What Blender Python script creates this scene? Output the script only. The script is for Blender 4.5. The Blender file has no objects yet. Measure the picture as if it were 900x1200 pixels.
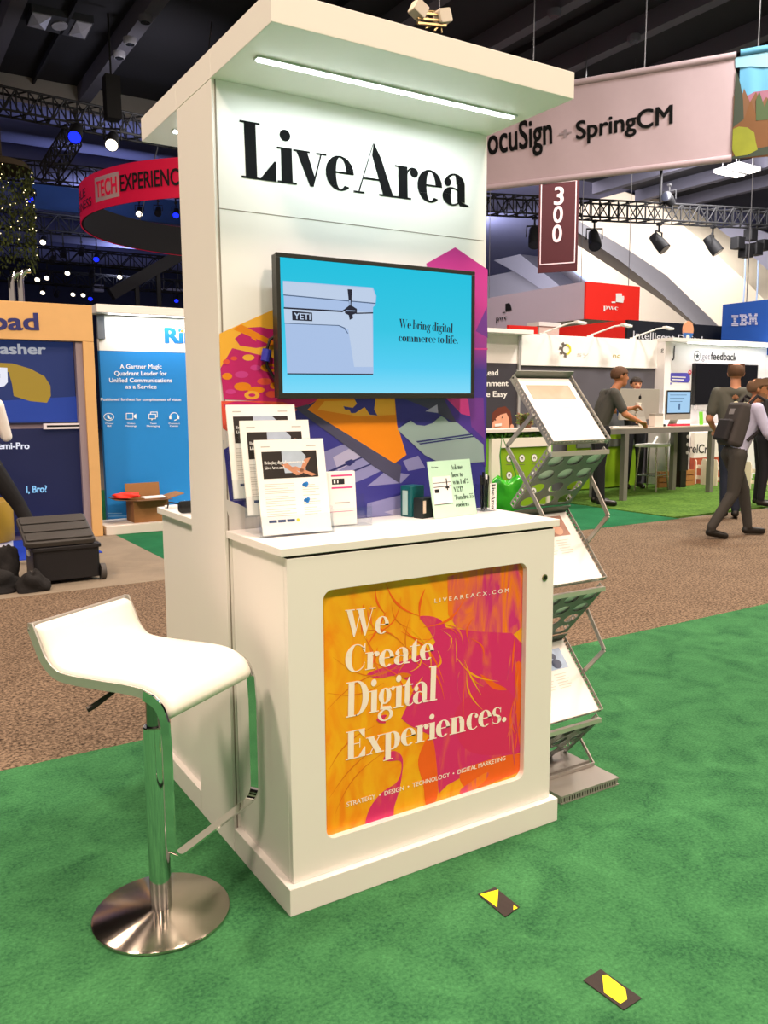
import bpy, bmesh, math, random
from mathutils import Vector, Matrix
random.seed(7)
SC = bpy.context.scene
COL = SC.collection
PI = math.pi

# ------------------------------------------------------------------ camera
CAM = Vector((-0.92916, -2.40143, 1.43747))
YAW, PITCH, ROLL, FPX = 0.559685, -0.130547, -0.00589, 977.05
cy_, sy_, cp_, sp_ = math.cos(YAW), math.sin(YAW), math.cos(PITCH), math.sin(PITCH)
FWD = Vector((sy_*cp_, cy_*cp_, sp_))
_r = Vector((cy_, -sy_, 0)); _u = _r.cross(FWD)
RGT = _r*math.cos(ROLL) + _u*math.sin(ROLL)
UPV = -_r*math.sin(ROLL) + _u*math.cos(ROLL)
cd = bpy.data.cameras.new('camera'); cam = bpy.data.objects.new('camera', cd); COL.objects.link(cam)
cam.matrix_world = Matrix((( RGT.x, UPV.x, -FWD.x, CAM.x), (RGT.y, UPV.y, -FWD.y, CAM.y),
                           (RGT.z, UPV.z, -FWD.z, CAM.z), (0, 0, 0, 1)))
cd.sensor_fit = 'VERTICAL'; cd.sensor_height = 24.0; cd.lens = 24.0*FPX/1200.0
cd.clip_start = 0.05; cd.clip_end = 200
SC.camera = cam

# ------------------------------------------------------------------ world, lights, exposure
SC.view_settings.view_transform = 'Standard'
SC.view_settings.look = 'None'
SC.view_settings.exposure = 0.0
SC.view_settings.gamma = 1.0
SC.view_settings.use_curve_mapping = False
SC.cycles.use_denoising = True
SC.cycles.max_bounces = 8
SC.cycles.transparent_max_bounces = 16
SC.cycles.caustics_reflective = False
SC.cycles.caustics_refractive = False
W = bpy.data.worlds.new('hall_ambient'); SC.world = W; W.use_nodes = True
W.node_tree.nodes['Background'].inputs[0].default_value = (1.0, 0.80, 0.68, 1)
W.node_tree.nodes['Background'].inputs[1].default_value = 0.46

def area(name, loc, size, watts, col, aim=None, sizey=None):
    l = bpy.data.lights.new(name, 'AREA'); l.energy = watts; l.color = col
    l.size = size
    if sizey: l.shape = 'RECTANGLE'; l.size_y = sizey
    o = bpy.data.objects.new(name, l); COL.objects.link(o); o.location = loc
    if aim is not None:
        o.rotation_euler = (Vector(aim)-Vector(loc)).to_track_quat('-Z', 'Y').to_euler()
    return o
WARM = (1.0, 0.765, 0.615)
for (x, y, w) in ((-4, -6, 760), (2, -6, 700), (8, -5, 420), (-4.5, 0, 700), (1.2, -1.6, 330), (7.2, 1.0, 420),
                  (-3, 6, 300), (3, 6, 300), (10.4, 3.2, 700), (13.6, 4.5, 560), (13.6, 10.5, 460)):
    area('hall_lamp', (x, y, 8.45), 1.1, w, WARM if x < 8.3 else (1.0, .93, .84))
area('far_fill', (21, 14, 8.4), 3.0, 900, (1.0, 0.95, 0.95), aim=(26, 18, 3))  # added fill lights for the far arches and signs, no real fixtures
area('far_fill', (16, 20, 8.4), 2.0, 1100, (1.0, 0.92, 0.95), aim=(24, 26, 3))
area('far_fill', (21, 27, 8.6), 2.0, 1500, (.95, .93, 1.0), aim=(29.5, 30, 5))  # added fill aimed at the dim left arch
area('far_fill', (9.6, 12.5, 8.4), 1.2, 260, (1.0, 0.9, 0.85))  # added fill over the hanging box sign
for (x, y) in ((-3, 22), (6, 24), (0, 31), (9, 33)):
    area('ceiling_fill', (x, y, 6.6), 1.0, 150, (0.62, 0.66, 1.0), aim=(x, y+.5, 9))  # added fill thrown upwards to lift the dark far ceiling
area('ceiling_fill', (5, 15, 6.9), .8, 45, (.9, .85, .85), aim=(4, 19, 9))  # added fill towards the ceiling edge

# ------------------------------------------------------------------ pixel -> point on a real plane
def ray(px, py): return FWD + RGT*((px-450)/FPX) - UPV*((py-600)/FPX)
def on(px, py, plane):
    d = ray(px, py)
    if isinstance(plane, tuple) and isinstance(plane[0], str):
        k = 'XYZ'.index(plane[0]); return CAM + d*((plane[1]-CAM[k])/d[k])
    P, n = plane
    return CAM + d*((P-CAM).dot(n)/d.dot(n))
def oX(px, py, v): return on(px, py, ('X', v))
def oY(px, py, v): return on(px, py, ('Y', v))
def oZ(px, py, v=0.0): return on(px, py, ('Z', v))
def pnormal(plane):
    if isinstance(plane[0], str):
        k = 'XYZ'.index(plane[0]); n = Vector([1.0 if i == k else 0.0 for i in range(3)])
        if (CAM[k]-plane[1]) < 0: n = -n
        return n
    P, n = plane
    n = n.normalized()
    return n if (CAM-P).dot(n) > 0 else -n

# ------------------------------------------------------------------ materials
def lin(h):
    h = h.lstrip('#'); r = []
    for i in (0, 2, 4):
        c = int(h[i:i+2], 16)/255
        r.append(c/12.92 if c <= .04045 else ((c+.055)/1.055)**2.4)
    return (r[0], r[1], r[2], 1)
MC = {}
def mat(name, col, rough=.5, metal=0.0, emit=None, es=0.0, var=0.0, vscale=8.0, bump=0.0, bscale=200.0, spec=.5, trans=0.0, ior=1.45, alpha=1.0, aniso=0.0, coat=0.0):
    if name in MC: return MC[name]
    m = bpy.data.materials.new(name); m.use_nodes = True; nt = m.node_tree
    b = nt.nodes['Principled BSDF']; c = lin(col) if isinstance(col, str) else col
    b.inputs['Base Color'].default_value = c; b.inputs['Roughness'].default_value = rough
    b.inputs['Metallic'].default_value = metal; b.inputs['Specular IOR Level'].default_value = spec
    b.inputs['Transmission Weight'].default_value = trans; b.inputs['IOR'].default_value = ior
    b.inputs['Alpha'].default_value = alpha; b.inputs['Anisotropic'].default_value = aniso; b.inputs['Coat Weight'].default_value = coat
    if emit:
        b.inputs['Emission Color'].default_value = lin(emit); b.inputs['Emission Strength'].default_value = es
    tc = nt.nodes.new('ShaderNodeTexCoord')
    n = nt.nodes.new('ShaderNodeTexNoise'); n.inputs['Scale'].default_value = vscale; n.inputs['Detail'].default_value = 4
    nt.links.new(tc.outputs['Object'], n.inputs['Vector'])
    mx = nt.nodes.new('ShaderNodeMixRGB'); mx.blend_type = 'MIX'
    v = max(var, .02)
    mx.inputs[1].default_value = tuple(x*(1-v) for x in c[:3])+(1,); mx.inputs[2].default_value = tuple(min(1, x*(1+v)) for x in c[:3])+(1,)
    nt.links.new(n.outputs['Fac'], mx.inputs[0]); nt.links.new(mx.outputs[0], b.inputs['Base Color'])
    if bump:
        n2 = nt.nodes.new('ShaderNodeTexNoise'); n2.inputs['Scale'].default_value = bscale; n2.inputs['Detail'].default_value = 3
        nt.links.new(tc.outputs['Object'], n2.inputs['Vector'])
        bp = nt.nodes.new('ShaderNodeBump'); bp.inputs['Strength'].default_value = bump; bp.inputs['Distance'].default_value = .01
        nt.links.new(n2.outputs['Fac'], bp.inputs['Height']); nt.links.new(bp.outputs[0], b.inputs['Normal'])
    MC[name] = m
    return m

def carpet(name, dark, light, fine, coarse, cmix=.35, bump=.6, contrast=(.35, .65)):
    m = bpy.data.materials.new(name); m.use_nodes = True; nt = m.node_tree; L = nt.links.new
    b = nt.nodes['Principled BSDF']; b.inputs['Roughness'].default_value = .95; b.inputs['Specular IOR Level'].default_value = .1
    tc = nt.nodes.new('ShaderNodeTexCoord')
    n1 = nt.nodes.new('ShaderNodeTexNoise'); n1.inputs['Scale'].default_value = fine; n1.inputs['Detail'].default_value = 5; n1.inputs['Roughness'].default_value = .7
    n2 = nt.nodes.new('ShaderNodeTexNoise'); n2.inputs['Scale'].default_value = coarse; n2.inputs['Detail'].default_value = 6; n2.inputs['Roughness'].default_value = .6; n2.inputs['Distortion'].default_value = .6
    L(tc.outputs['Object'], n1.inputs['Vector']); L(tc.outputs['Object'], n2.inputs['Vector'])
    mx = nt.nodes.new('ShaderNodeMixRGB'); mx.inputs[0].default_value = cmix
    L(n1.outputs['Fac'], mx.inputs[1]); L(n2.outputs['Fac'], mx.inputs[2])
    cr = nt.nodes.new('ShaderNodeValToRGB'); cr.color_ramp.elements[0].position = contrast[0]; cr.color_ramp.elements[1].position = contrast[1]
    cr.color_ramp.elements[0].color = lin(dark); cr.color_ramp.elements[1].color = lin(light)
    L(mx.outputs[0], cr.inputs[0]); L(cr.outputs[0], b.inputs['Base Color'])
    bp = nt.nodes.new('ShaderNodeBump'); bp.inputs['Strength'].default_value = bump; bp.inputs['Distance'].default_value = .006
    L(n1.outputs['Fac'], bp.inputs['Height']); L(bp.outputs[0], b.inputs['Normal'])
    MC[name] = m
    return m

def gradmat(name, axis, stops, emit=0.0, rough=.5):
    """printed / displayed colour gradient along an object axis: stops [(pos, hex)]"""
    m = bpy.data.materials.new(name); m.use_nodes = True; nt = m.node_tree; L = nt.links.new
    b = nt.nodes['Principled BSDF']; b.inputs['Roughness'].default_value = rough
    tc = nt.nodes.new('ShaderNodeTexCoord'); sx = nt.nodes.new('ShaderNodeSeparateXYZ'); L(tc.outputs['Object'], sx.inputs[0])
    mr = nt.nodes.new('ShaderNodeMapRange'); lo, hi = stops[0][0], stops[-1][0]
    mr.inputs[1].default_value = lo; mr.inputs[2].default_value = hi; L(sx.outputs['XYZ'.index(axis)], mr.inputs[0])
    cr = nt.nodes.new('ShaderNodeValToRGB'); els = cr.color_ramp.elements
    for i, (p, h) in enumerate(stops):
        t = (p-lo)/(hi-lo)
        e = els[i] if i < 2 else els.new(t)
        e.position = t; e.color = lin(h)
    L(mr.outputs[0], cr.inputs[0]); L(cr.outputs[0], b.inputs['Base Color'])
    if emit:
        L(cr.outputs[0], b.inputs['Emission Color']); b.inputs['Emission Strength'].default_value = emit
        b.inputs['Base Color'].default_value = (0, 0, 0, 1)
        for l in list(nt.links):
            if l.to_socket == b.inputs['Base Color']: nt.links.remove(l)
    MC[name] = m
    return m

# ------------------------------------------------------------------ mesh accumulator
def wmat(o):
    M = Matrix.Identity(4)
    while o is not None:
        M = o.matrix_basis @ M if o.parent is None else (o.matrix_basis @ M)
        o = o.parent
    return M
LAY = {}     # tiny layer order of overlapping letter strokes
class MB:
    def __init__(s): s.bm = bmesh.new(); s.mi = 0
    def face(s, vs):
        try:
            f = s.bm.faces.new(vs); f.material_index = s.mi; return f
        except ValueError: return None
    def poly(s, pts):
        return s.face([s.bm.verts.new(Vector(p)) for p in pts])
    def hull(s, A, B):      # two matching loops joined into a solid
        a = [s.bm.verts.new(Vector(p)) for p in A]; b = [s.bm.verts.new(Vector(p)) for p in B]
        s.face(a[::-1]); s.face(b)
        for i in range(len(a)): s.face([a[i], a[(i+1) % len(a)], b[(i+1) % len(a)], b[i]])
        return s
    def box(s, x0, y0, z0, x1, y1, z1):
        return s.hull([(x0, y0, z0), (x1, y0, z0), (x1, y1, z0), (x0, y1, z0)], [(x0, y0, z1), (x1, y0, z1), (x1, y1, z1), (x0, y1, z1)])
    def rbox(s, x0, y0, z0, x1, y1, z1, r=.01, axis='Z', n=4):   # rounded corners in the plane across axis
        def rr(a0, b0, a1, b1):
            P = []
            for (cx, cy, t0) in ((a1-r, b1-r, 0), (a0+r, b1-r, 90), (a0+r, b0+r, 180), (a1-r, b0+r, 270)):
                for k in range(n+1):
                    t = math.radians(t0+90*k/n); P.append((cx+r*math.cos(t), cy+r*math.sin(t)))
            return P
        if axis == 'Z': P = rr(x0, y0, x1, y1); return s.hull([(a, b, z0) for a, b in P], [(a, b, z1) for a, b in P])
        if axis == 'Y': P = rr(x0, z0, x1, z1); return s.hull([(a, y1, b) for a, b in P], [(a, y0, b) for a, b in P])
        P = rr(y0, z0, y1, z1); return s.hull([(x0, a, b) for a, b in P], [(x1, a, b) for a, b in P])
    def prism(s, pts, vec):
        v = Vector(vec); return s.hull(pts, [Vector(p)+v for p in pts])
    def ringpts(s, c, n, r, seg, ry=None):
        n = Vector(n).normalized(); a = n.orthogonal().normalized() if abs(n.z) < .999 else Vector((1, 0, 0)); b = n.cross(a)
        return [Vector(c)+a*(r*math.cos(2*PI*k/seg))+b*((ry or r)*math.sin(2*PI*k/seg)) for k in range(seg)]
    def cyl(s, p0, p1, r, r1=None, seg=20):
        p0, p1 = Vector(p0), Vector(p1); n = p1-p0
        return s.hull(s.ringpts(p0, n, r, seg), s.ringpts(p1, n, r if r1 is None else r1, seg))
    def tube(s, path, r, seg=8, closed=False):
        P = [Vector(p) for p in path]; N = len(P); rings = []
        ref = None
        for i in range(N):
            if closed: t = P[(i+1) % N]-P[i-1]
            else: t = P[min(i+1, N-1)]-P[max(i-1, 0)]
            t.normalize()
            if ref is None: a = t.orthogonal().normalized()
            else: a = (ref-t*ref.dot(t)).normalized()
            ref = a; b = t.cross(a)
            rr = r[i] if isinstance(r, (list, tuple)) else r
            rings.append([s.bm.verts.new(P[i]+a*(rr*math.cos(2*PI*k/seg))+b*(rr*math.sin(2*PI*k/seg))) for k in range(seg)])
        for i in range(N if closed else N-1):
            A, B = rings[i], rings[(i+1) % N]
            for k in range(seg): s.face([A[k], A[(k+1) % seg], B[(k+1) % seg], B[k]])
        if not closed: s.face(rings[0][::-1]); s.face(rings[-1])
        return s
    def bar(s, p0, p1, w, h, up=(0, 0, 1)):       # rectangular bar w across, h along 'up'
        p0, p1 = Vector(p0), Vector(p1); t = (p1-p0).normalized(); u = Vector(up)
        u = (u-t*u.dot(t)).normalized() if abs(t.dot(u)) < .999 else t.orthogonal().normalized(); a = t.cross(u)
        q = [a*(sx*w/2)+u*(sz*h/2) for sx, sz in ((-1, -1), (1, -1), (1, 1), (-1, 1))]
        return s.hull([p0+v for v in q], [p1+v for v in q])
    def lathe(s, prof, c=(0, 0, 0), seg=32):      # prof [(r, z)]
        c = Vector(c); rings = []
        for r, z in prof:
            if r < 1e-6: rings.append([s.bm.verts.new(c+Vector((0, 0, z)))])
            else: rings.append([s.bm.verts.new(c+Vector((r*math.cos(2*PI*k/seg), r*math.sin(2*PI*k/seg), z))) for k in range(seg)])
        for A, B in zip(rings, rings[1:]):
            for k in range(seg):
                a0, a1 = A[k % len(A)], A[(k+1) % len(A)]; b0, b1 = B[k % len(B)], B[(k+1) % len(B)]
                if len(A) == 1 and len(B) == 1: continue
                if len(A) == 1: s.face([a0, b1, b0])
                elif len(B) == 1: s.face([a0, a1, b0])
                else: s.face([a0, a1, b1, b0])
        return s
    def ball(s, c, r, sx=1, sy=1, sz=1, seg=16, rings=10, rot=None):
        c = Vector(c); V = []
        for i in range(rings+1):
            t = PI*i/rings; row = []
            for k in range(1 if i in (0, rings) else seg):
                p = 2*PI*k/seg; q = Vector((r*sx*math.sin(t)*math.cos(p), r*sy*math.sin(t)*math.sin(p), r*sz*math.cos(t)))
                if rot is not None: q = rot @ q
                row.append(s.bm.verts.new(c+q))
            V.append(row)
        for A, B in zip(V, V[1:]):
            for k in range(seg):
                a0, a1 = A[k % len(A)], A[(k+1) % len(A)]; b0, b1 = B[k % len(B)], B[(k+1) % len(B)]
                if len(A) == 1: s.face([a0, b0, b1])
                elif len(B) == 1: s.face([a0, b0, a1])
                else: s.face([a0, b0, b1, a1])
        return s
    def capsule(s, p0, r0, p1, r1, seg=14):
        s.ball(p0, r0, seg=seg, rings=8); s.ball(p1, r1, seg=seg, rings=8); s.cyl(p0, p1, r0, r1, seg=seg); return s
    def holed(s, O, U, V, w, h, hw, hh, n=16, square=False):   # one cell w x h with a hole, in plane U,V from corner O
        O, U, V = Vector(O), Vector(U), Vector(V); out = []; inn = []
        for k in range(n):
            t = 2*PI*(k+.5)/n; c, d = math.cos(t), math.sin(t); m = max(abs(c), abs(d))
            out.append(s.bm.verts.new(O+U*(w/2+w/2*c/m)+V*(h/2+h/2*d/m)))
            if square: inn.append(s.bm.verts.new(O+U*(w/2+hw/2*c/m)+V*(h/2+hh/2*d/m)))
            else: inn.append(s.bm.verts.new(O+U*(w/2+hw/2*c)+V*(h/2+hh/2*d)))
        for k in range(n): s.face([out[k], out[(k+1) % n], inn[(k+1) % n], inn[k]])
        return s
    def flat2d(s, data, O, U, V, sx=1, sy=1):
        vs, fs = data; lay = LAY.get(id(fs)); n = U.cross(V).normalized()*(2.5e-5*max(1.0, (O-CAM).length))
        W = [s.bm.verts.new(O+U*(x*sx)+V*(y*sy)+(n*lay[i] if lay else n*0)) for i, (x, y) in enumerate(vs)]
        for f in fs: s.face([W[i] for i in f])
        return s
    def xform(s, M): bmesh.ops.transform(s.bm, matrix=M, verts=s.bm.verts); return s
    def build(s, name, mats, parent=None, world=False, smooth=False, bevel=0.0, bseg=2, solid=0.0, fix=True, keep=False):
        bm = s.bm
        if fix: bmesh.ops.recalc_face_normals(bm, faces=bm.faces)
        loc = Vector((0, 0, 0))
        if world and parent is not None:
            bmesh.ops.transform(bm, matrix=wmat(parent).inverted(), verts=bm.verts)
        elif parent is None and bm.verts:
            lo = [min(v.co[i] for v in bm.verts) for i in range(3)]; hi = [max(v.co[i] for v in bm.verts) for i in range(3)]
            loc = Vector(((lo[0]+hi[0])/2, (lo[1]+hi[1])/2, lo[2]))
            if keep: loc = Vector((0, 0, 0))
            bmesh.ops.translate(bm, vec=-loc, verts=bm.verts)
        me = bpy.data.meshes.new(name); bm.to_mesh(me); bm.free()
        if smooth:
            for p in me.polygons: p.use_smooth = True
            if smooth != 'full':
                try: me.set_sharp_from_angle(angle=math.radians(38))
                except Exception: pass
        for m in (mats if isinstance(mats, (list, tuple)) else [mats]): me.materials.append(m)
        o = bpy.data.objects.new(name, me); COL.objects.link(o); o.location = loc
        if parent is not None: o.parent = parent
        if bevel:
            b = o.modifiers.new('bevel', 'BEVEL'); b.width = bevel; b.segments = bseg; b.limit_method = 'ANGLE'; b.angle_limit = math.radians(40)
        if solid:
            d = o.modifiers.new('solid', 'SOLIDIFY'); d.thickness = solid; d.offset = 0
        return o

def thing(name, label, cat, loc=(0, 0, 0), rotz=0.0, group=None):
    o = bpy.data.objects.new(name, None); COL.objects.link(o); o.location = loc; o.rotation_euler = (0, 0, rotz)
    o.empty_display_size = .1
    o['label'] = label; o['category'] = cat
    if group: o['group'] = group
    return o
def tag(o, label, cat, group=None, kind=None):
    if label: o['label'] = label
    if cat: o['category'] = cat
    if group: o['group'] = group
    if kind: o['kind'] = kind
    return o
def struct(o): o['kind'] = 'structure'; return o
def copy_tree(o, parent=None):
    c = o.copy(); COL.objects.link(c)
    if parent is not None: c.parent = parent
    for ch in list(o.children): copy_tree(ch, c)
    return c

# ------------------------------------------------------------------ lettering
_font_cache = {}
def sans(txt, bold=0.0):
    key = (txt, bold)
    if key in _font_cache: return _font_cache[key]
    cu = bpy.data.curves.new('t', 'FONT'); cu.body = txt; cu.size = 1.0; cu.resolution_u = 4
    o = bpy.data.objects.new('t', cu); COL.objects.link(o)
    dg = bpy.context.evaluated_depsgraph_get(); me = bpy.data.meshes.new_from_object(o.evaluated_get(dg))
    vs = [(v.co.x, v.co.y) for v in me.vertices]; fs = [list(p.vertices) for p in me.polygons]
    bpy.data.meshes.remove(me); bpy.data.objects.remove(o); bpy.data.curves.remove(cu)
    if bold > 0:
        nv = len(vs); V0, F0 = vs, fs; vs, fs = [], []
        for q, (dx, dy) in enumerate(((-1, -.6), (1, -.6), (1, .6), (-1, .6))):
            vs += [(x+dx*bold, y+dy*bold) for x, y in V0]; fs += [[i+q*nv for i in f] for f in F0]
    cap = .7
    if bold > 0: LAY[id(fs)] = [i//nv for i in range(len(vs))]
    _font_cache[key] = (vs, fs, cap)
    return _font_cache[key]

S_, H_, XH, AS = .215, .034, .64, 1.06
def _arc(cx, cy, rx, ry, a0, a1, tl, tr, n=18):
    o, i = [], []
    for k in range(n+1):
        t = math.radians(a0+(a1-a0)*k/n); c, d = math.cos(t), math.sin(t)
        w = tl if c < 0 else tr
        o.append((cx+rx*c, cy+ry*d)); i.append((cx+max(rx-w, .01)*c, cy+(ry-H_)*d))
    return [[o[k], o[k+1], i[k+1], i[k]] for k in range(n)]
def _r(x0, y0, x1, y1): return [[(x0, y0), (x1, y0), (x1, y1), (x0, y1)]]
def _p(*pts): return [list(pts)]
def _d(cx, cy, r): return [[(cx+r*math.cos(2*PI*k/16), cy+r*math.sin(2*PI*k/16)) for k in range(16)]]
def _stem(x, y0, y1, l=.08, r=.08, top=True, bot=True, tl=None, tr=None):
    g = _r(x, y0, x+S_, y1)
    if bot: g += _r(x-l, y0, x+S_+r, y0+H_)
    if top: g += _r(x-(l if tl is None else tl), y1-H_, x+S_+(r if tr is None else tr), y1)
    return g
def _narch(x): return _arc(x+.13, XH-.27, .24, .27, 0, 150, H_, S_) + _r(x+.18, 0, x+.37, XH-.27) + _r(x+.11, 0, x+.44, H_)
DID = {
 'L': (.72, _stem(.08, 0, 1)+_r(.0, 0, .66, H_)+_p((.66, 0), (.66, .36), (.63, .36), (.36, H_))),
 'i': (.36, _stem(.08, 0, XH, tr=0)+_d(.17, .86, .105)),
 'v': (.66, _p((.05, XH), (.27, XH), (.43, .15), (.36, 0), (.32, 0))+_p((.36, 0), (.39, 0), (.58, XH), (.55, XH))+_r(0, XH-H_, .33, XH)+_r(.46, XH-H_, .67, XH)),
 'e': (.64, _arc(.32, XH/2, .3, XH/2+.01, 0, 312, S_, S_*.75)+_r(.12, .32, .61, .32+H_)),
 'A': (.96, _p((.46, 1), (.62, .72), (.89, 0), (.66, 0), (.42, .75))+_p((.43, .95), (.46, 1), (.12, 0), (.09, 0))+_r(.2, .28, .72, .28+H_)+_r(0, 0, .24, H_)+_r(.56, 0, .99, H_)),
 'r': (.54, _stem(.08, 0, XH, tr=0)+_arc(.42, XH-.22, .17, .22, 60, 170, H_, H_)+_d(.45, XH-.1, .095)),
 'a': (.68, _arc(.33, .43, .25, .22, 0, 165, S_*.4, S_)+_d(.15, .46, .085)+_r(.39, .08, .58, .44)+_p((.39, .1), (.45, 0), (.68, 0), (.68, H_), (.58, .06))+_arc(.26, .18, .24, .19, 40, 320, S_*.95, H_)),
 'W': (1.3, _p((.06, 1), (.29, 1), (.5, .22), (.43, 0), (.39, 0))+_p((.41, 0), (.44, 0), (.7, 1), (.66, 1))+_p((.52, 1), (.74, 1), (.95, .22), (.88, 0), (.84, 0))+_p((.86, 0), (.89, 0), (1.18, 1), (1.15, 1))+_r(0, 1-H_, .4, 1)+_r(.46, 1-H_, .84, 1)+_r(1.03, 1-H_, 1.29, 1)),
 'B': (.82, _stem(.08, 0, 1, r=0)+_arc(.36, .76, .34, .245, -90, 90, H_, S_)+_arc(.36, .265, .42, .27, -90, 90, H_, S_*1.1)+_r(.2, 0, .4, H_)+_r(.2, 1-H_, .4, 1)+_r(.2, .51, .4, .51+H_)),
 'C': (.82, _arc(.43, .5, .41, .51, 35, 325, S_*1.1, H_)+_p((.78, .66), (.78, 1), (.75, 1), (.68, .78))+_p((.78, .3), (.75, .3), (.7, .2))),
 't': (.44, _r(.1, .12, .29, XH)+_p((.1, XH), (.29, XH), (.29, .86), (.26, .86))+_r(0, XH-H_, .42, XH)+_arc(.29, .15, .19, .16, 180, 330, S_, H_)),
 'D': (.88, _stem(.08, 0, 1, r=0)+_arc(.36, .5, .48, .5, -90, 90, H_, S_*1.1)+_r(.2, 0, .4, H_)+_r(.2, 1-H_, .4, 1)),
 'g': (.66, _arc(.28, .42, .24, .235, 0, 360, S_*.85, S_*.85, 28)+_d(.58, .6, .065)+_p((.4, .6), (.44, .63), (.6, .62), (.6, .59))+_p((.14, .24), (.2, .22), (.2, .12), (.1, .04))+_p((.1, .04), (.16, .13), (.5, .1), (.56, 0), (.4, .02))+_arc(.31, -.14, .29, .18, 0, 360, S_*.6, S_*.6, 28)),
 'l': (.36, _stem(.08, 0, AS, tr=0)),
 'E': (.78, _stem(.08, 0, 1)+_r(0, 0, .72, H_)+_r(0, 1-H_, .7, 1)+_r(.2, .5, .52, .5+H_)+_r(.5, .36, .53, .67)+_p((.72, 0), (.72, .34), (.69, .34), (.46, H_))+_p((.7, 1), (.7, .68), (.67, .68), (.46, 1-H_))),
 'x': (.7, _p((.05, XH), (.28, XH), (.63, 0), (.4, 0))+_p((.12, 0), (.16, 0), (.56, XH), (.52, XH))+_r(0, XH-H_, .33, XH)+_r(.44, XH-H_, .66, XH)+_r(.02, 0, .25, H_)+_r(.34, 0, .69, H_)),
 'p': (.7, _stem(.08, -.36, XH, top=True, tr=0)+_arc(.36, XH/2, .3, XH/2+.01, -130, 130, H_, S_)),
 'n': (.74, _stem(.08, 0, XH, tr=0)+_narch(.26)),
 'm': (1.1, _stem(.08, 0, XH, tr=0)+_narch(.26)+_narch(.62)),
 'h': (.74, _stem(.08, 0, AS, tr=0)+_narch(.26)),
 'c': (.56, _arc(.31, XH/2, .29, XH/2+.01, 55, 312, S_, H_)+_d(.46, .5, .075)),
 's': (.52, _arc(.25, .47, .2, .18, 30, 200, S_*.7, H_)+_p((.05, .47), (.12, .33), (.38, .27), (.46, .17), (.4, .3), (.2, .4))+_p((.05, .42), (.05, .5), (.46, .24), (.46, .14))+_arc(.26, .17, .21, .18, -150, 20, H_, S_*.7)+_r(.42, .42, .45, .64)+_r(.04, 0, .07, .24)),
 '.': (.3, _d(.13, .09, .1)),
 'b': (.7, _r(.08, 0, .27, AS)+_r(.0, AS-H_, .1, AS)+_arc(.36, XH/2, .3, XH/2+.01, -140, 140, H_, S_)),
 'd': (.72, _arc(.33, XH/2, .3, XH/2+.01, 40, 320, S_, H_)+_stem(.42, 0, AS, l=0, tl=.08, r=.08, tr=0)),
 'o': (.66, _arc(.33, XH/2, .31, XH/2+.01, 0, 360, S_, S_, 28)),
 'f': (.44, _r(.1, 0, .29, .82)+_r(0, 0, .4, H_)+_r(0, XH-H_, .42, XH)+_arc(.34, .82, .24, .23, 40, 180, S_, H_)+_d(.48, .95, .085)),
 'k': (.74, _stem(.08, 0, AS, tr=0)+_p((.24, .22), (.24, .27), (.56, XH), (.6, XH))+_p((.34, .36), (.44, .44), (.7, 0), (.48, 0))+_r(.44, XH-H_, .68, XH)+_r(.42, 0, .75, H_)),
 'w': (.98, _p((.05, XH), (.25, XH), (.4, .14), (.34, 0), (.3, 0))+_p((.33, 0), (.36, 0), (.54, XH), (.5, XH))+_p((.4, XH), (.6, XH), (.73, .14), (.67, 0), (.63, 0))+_p((.66, 0), (.69, 0), (.89, XH), (.86, XH))+_r(0, XH-H_, .3, XH)+_r(.76, XH-H_, .98, XH)),
 'u': (.74, _r(.08, .2, .27, XH)+_r(0, XH-H_, .27, XH)+_arc(.3, .2, .22, .21, 180, 330, S_, H_)+_r(.44, 0, .63, XH)+_r(.36, XH-H_, .63, XH)+_r(.6, 0, .71, H_)),
 'I': (.4, _stem(.1, 0, 1)),
 'T': (.84, _stem(.32, 0, 1)+_r(.02, 1-H_, .81, 1)+_p((.02, 1), (.02, .68), (.05, .68), (.22, 1-H_))+_p((.81, 1), (.81, .68), (.78, .68), (.61, 1-H_))),
 'Y': (.84, _p((.05, 1), (.29, 1), (.54, .42), (.34, .42))+_p((.46, .42), (.5, .42), (.77, 1), (.73, 1))+_r(.34, 0, .53, .44)+_r(.24, 0, .64, H_)+_r(0, 1-H_, .37, 1)+_r(.62, 1-H_, .86, 1)),
 '1': (.44, _stem(.12, 0, 1, top=False)+_p((.12, .9), (.12, .96), (.31, 1), (.31, .9))),
 '2': (.62, _arc(.3, .74, .26, .27, -20, 180, H_, S_)+_d(.14, .76, .09)+_p((.5, .64), (.56, .7), (.2, .14), (.06, .0))+_p((.04, 0), (.56, 0), (.58, .26), (.54, .2), (.2, .16), (.1, .1))),
 '5': (.6, _arc(.28, .32, .28, .33, -150, 150, H_, S_)+_r(.08, .42, .11, 1)+_p((.08, .85), (.08, 1), (.52, 1), (.48, .85))+_d(.13, .2, .09)),
 ' ': (.28, []),
 ',': (.3, _d(.13, .09, .1)+_p((.2, .09), (.23, .09), (.12, -.16), (.1, -.14))),
}
def serif(txt, track=-.035):
    key = ('S', txt, track)
    if key in _font_cache: return _font_cache[key]
    vs, fs, x = [], [], 0.0; lay = []
    for ch in txt:
        adv, polys = DID[ch]
        for p in polys:
            b = len(vs); vs += [(x+a, c) for a, c in p]; fs.append(list(range(b, b+len(p)))); lay += [len(fs) % 9]*len(p)
        x += adv+track
    LAY[id(fs)] = lay
    _font_cache[key] = (vs, fs, 1.0)
    return _font_cache[key]
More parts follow.
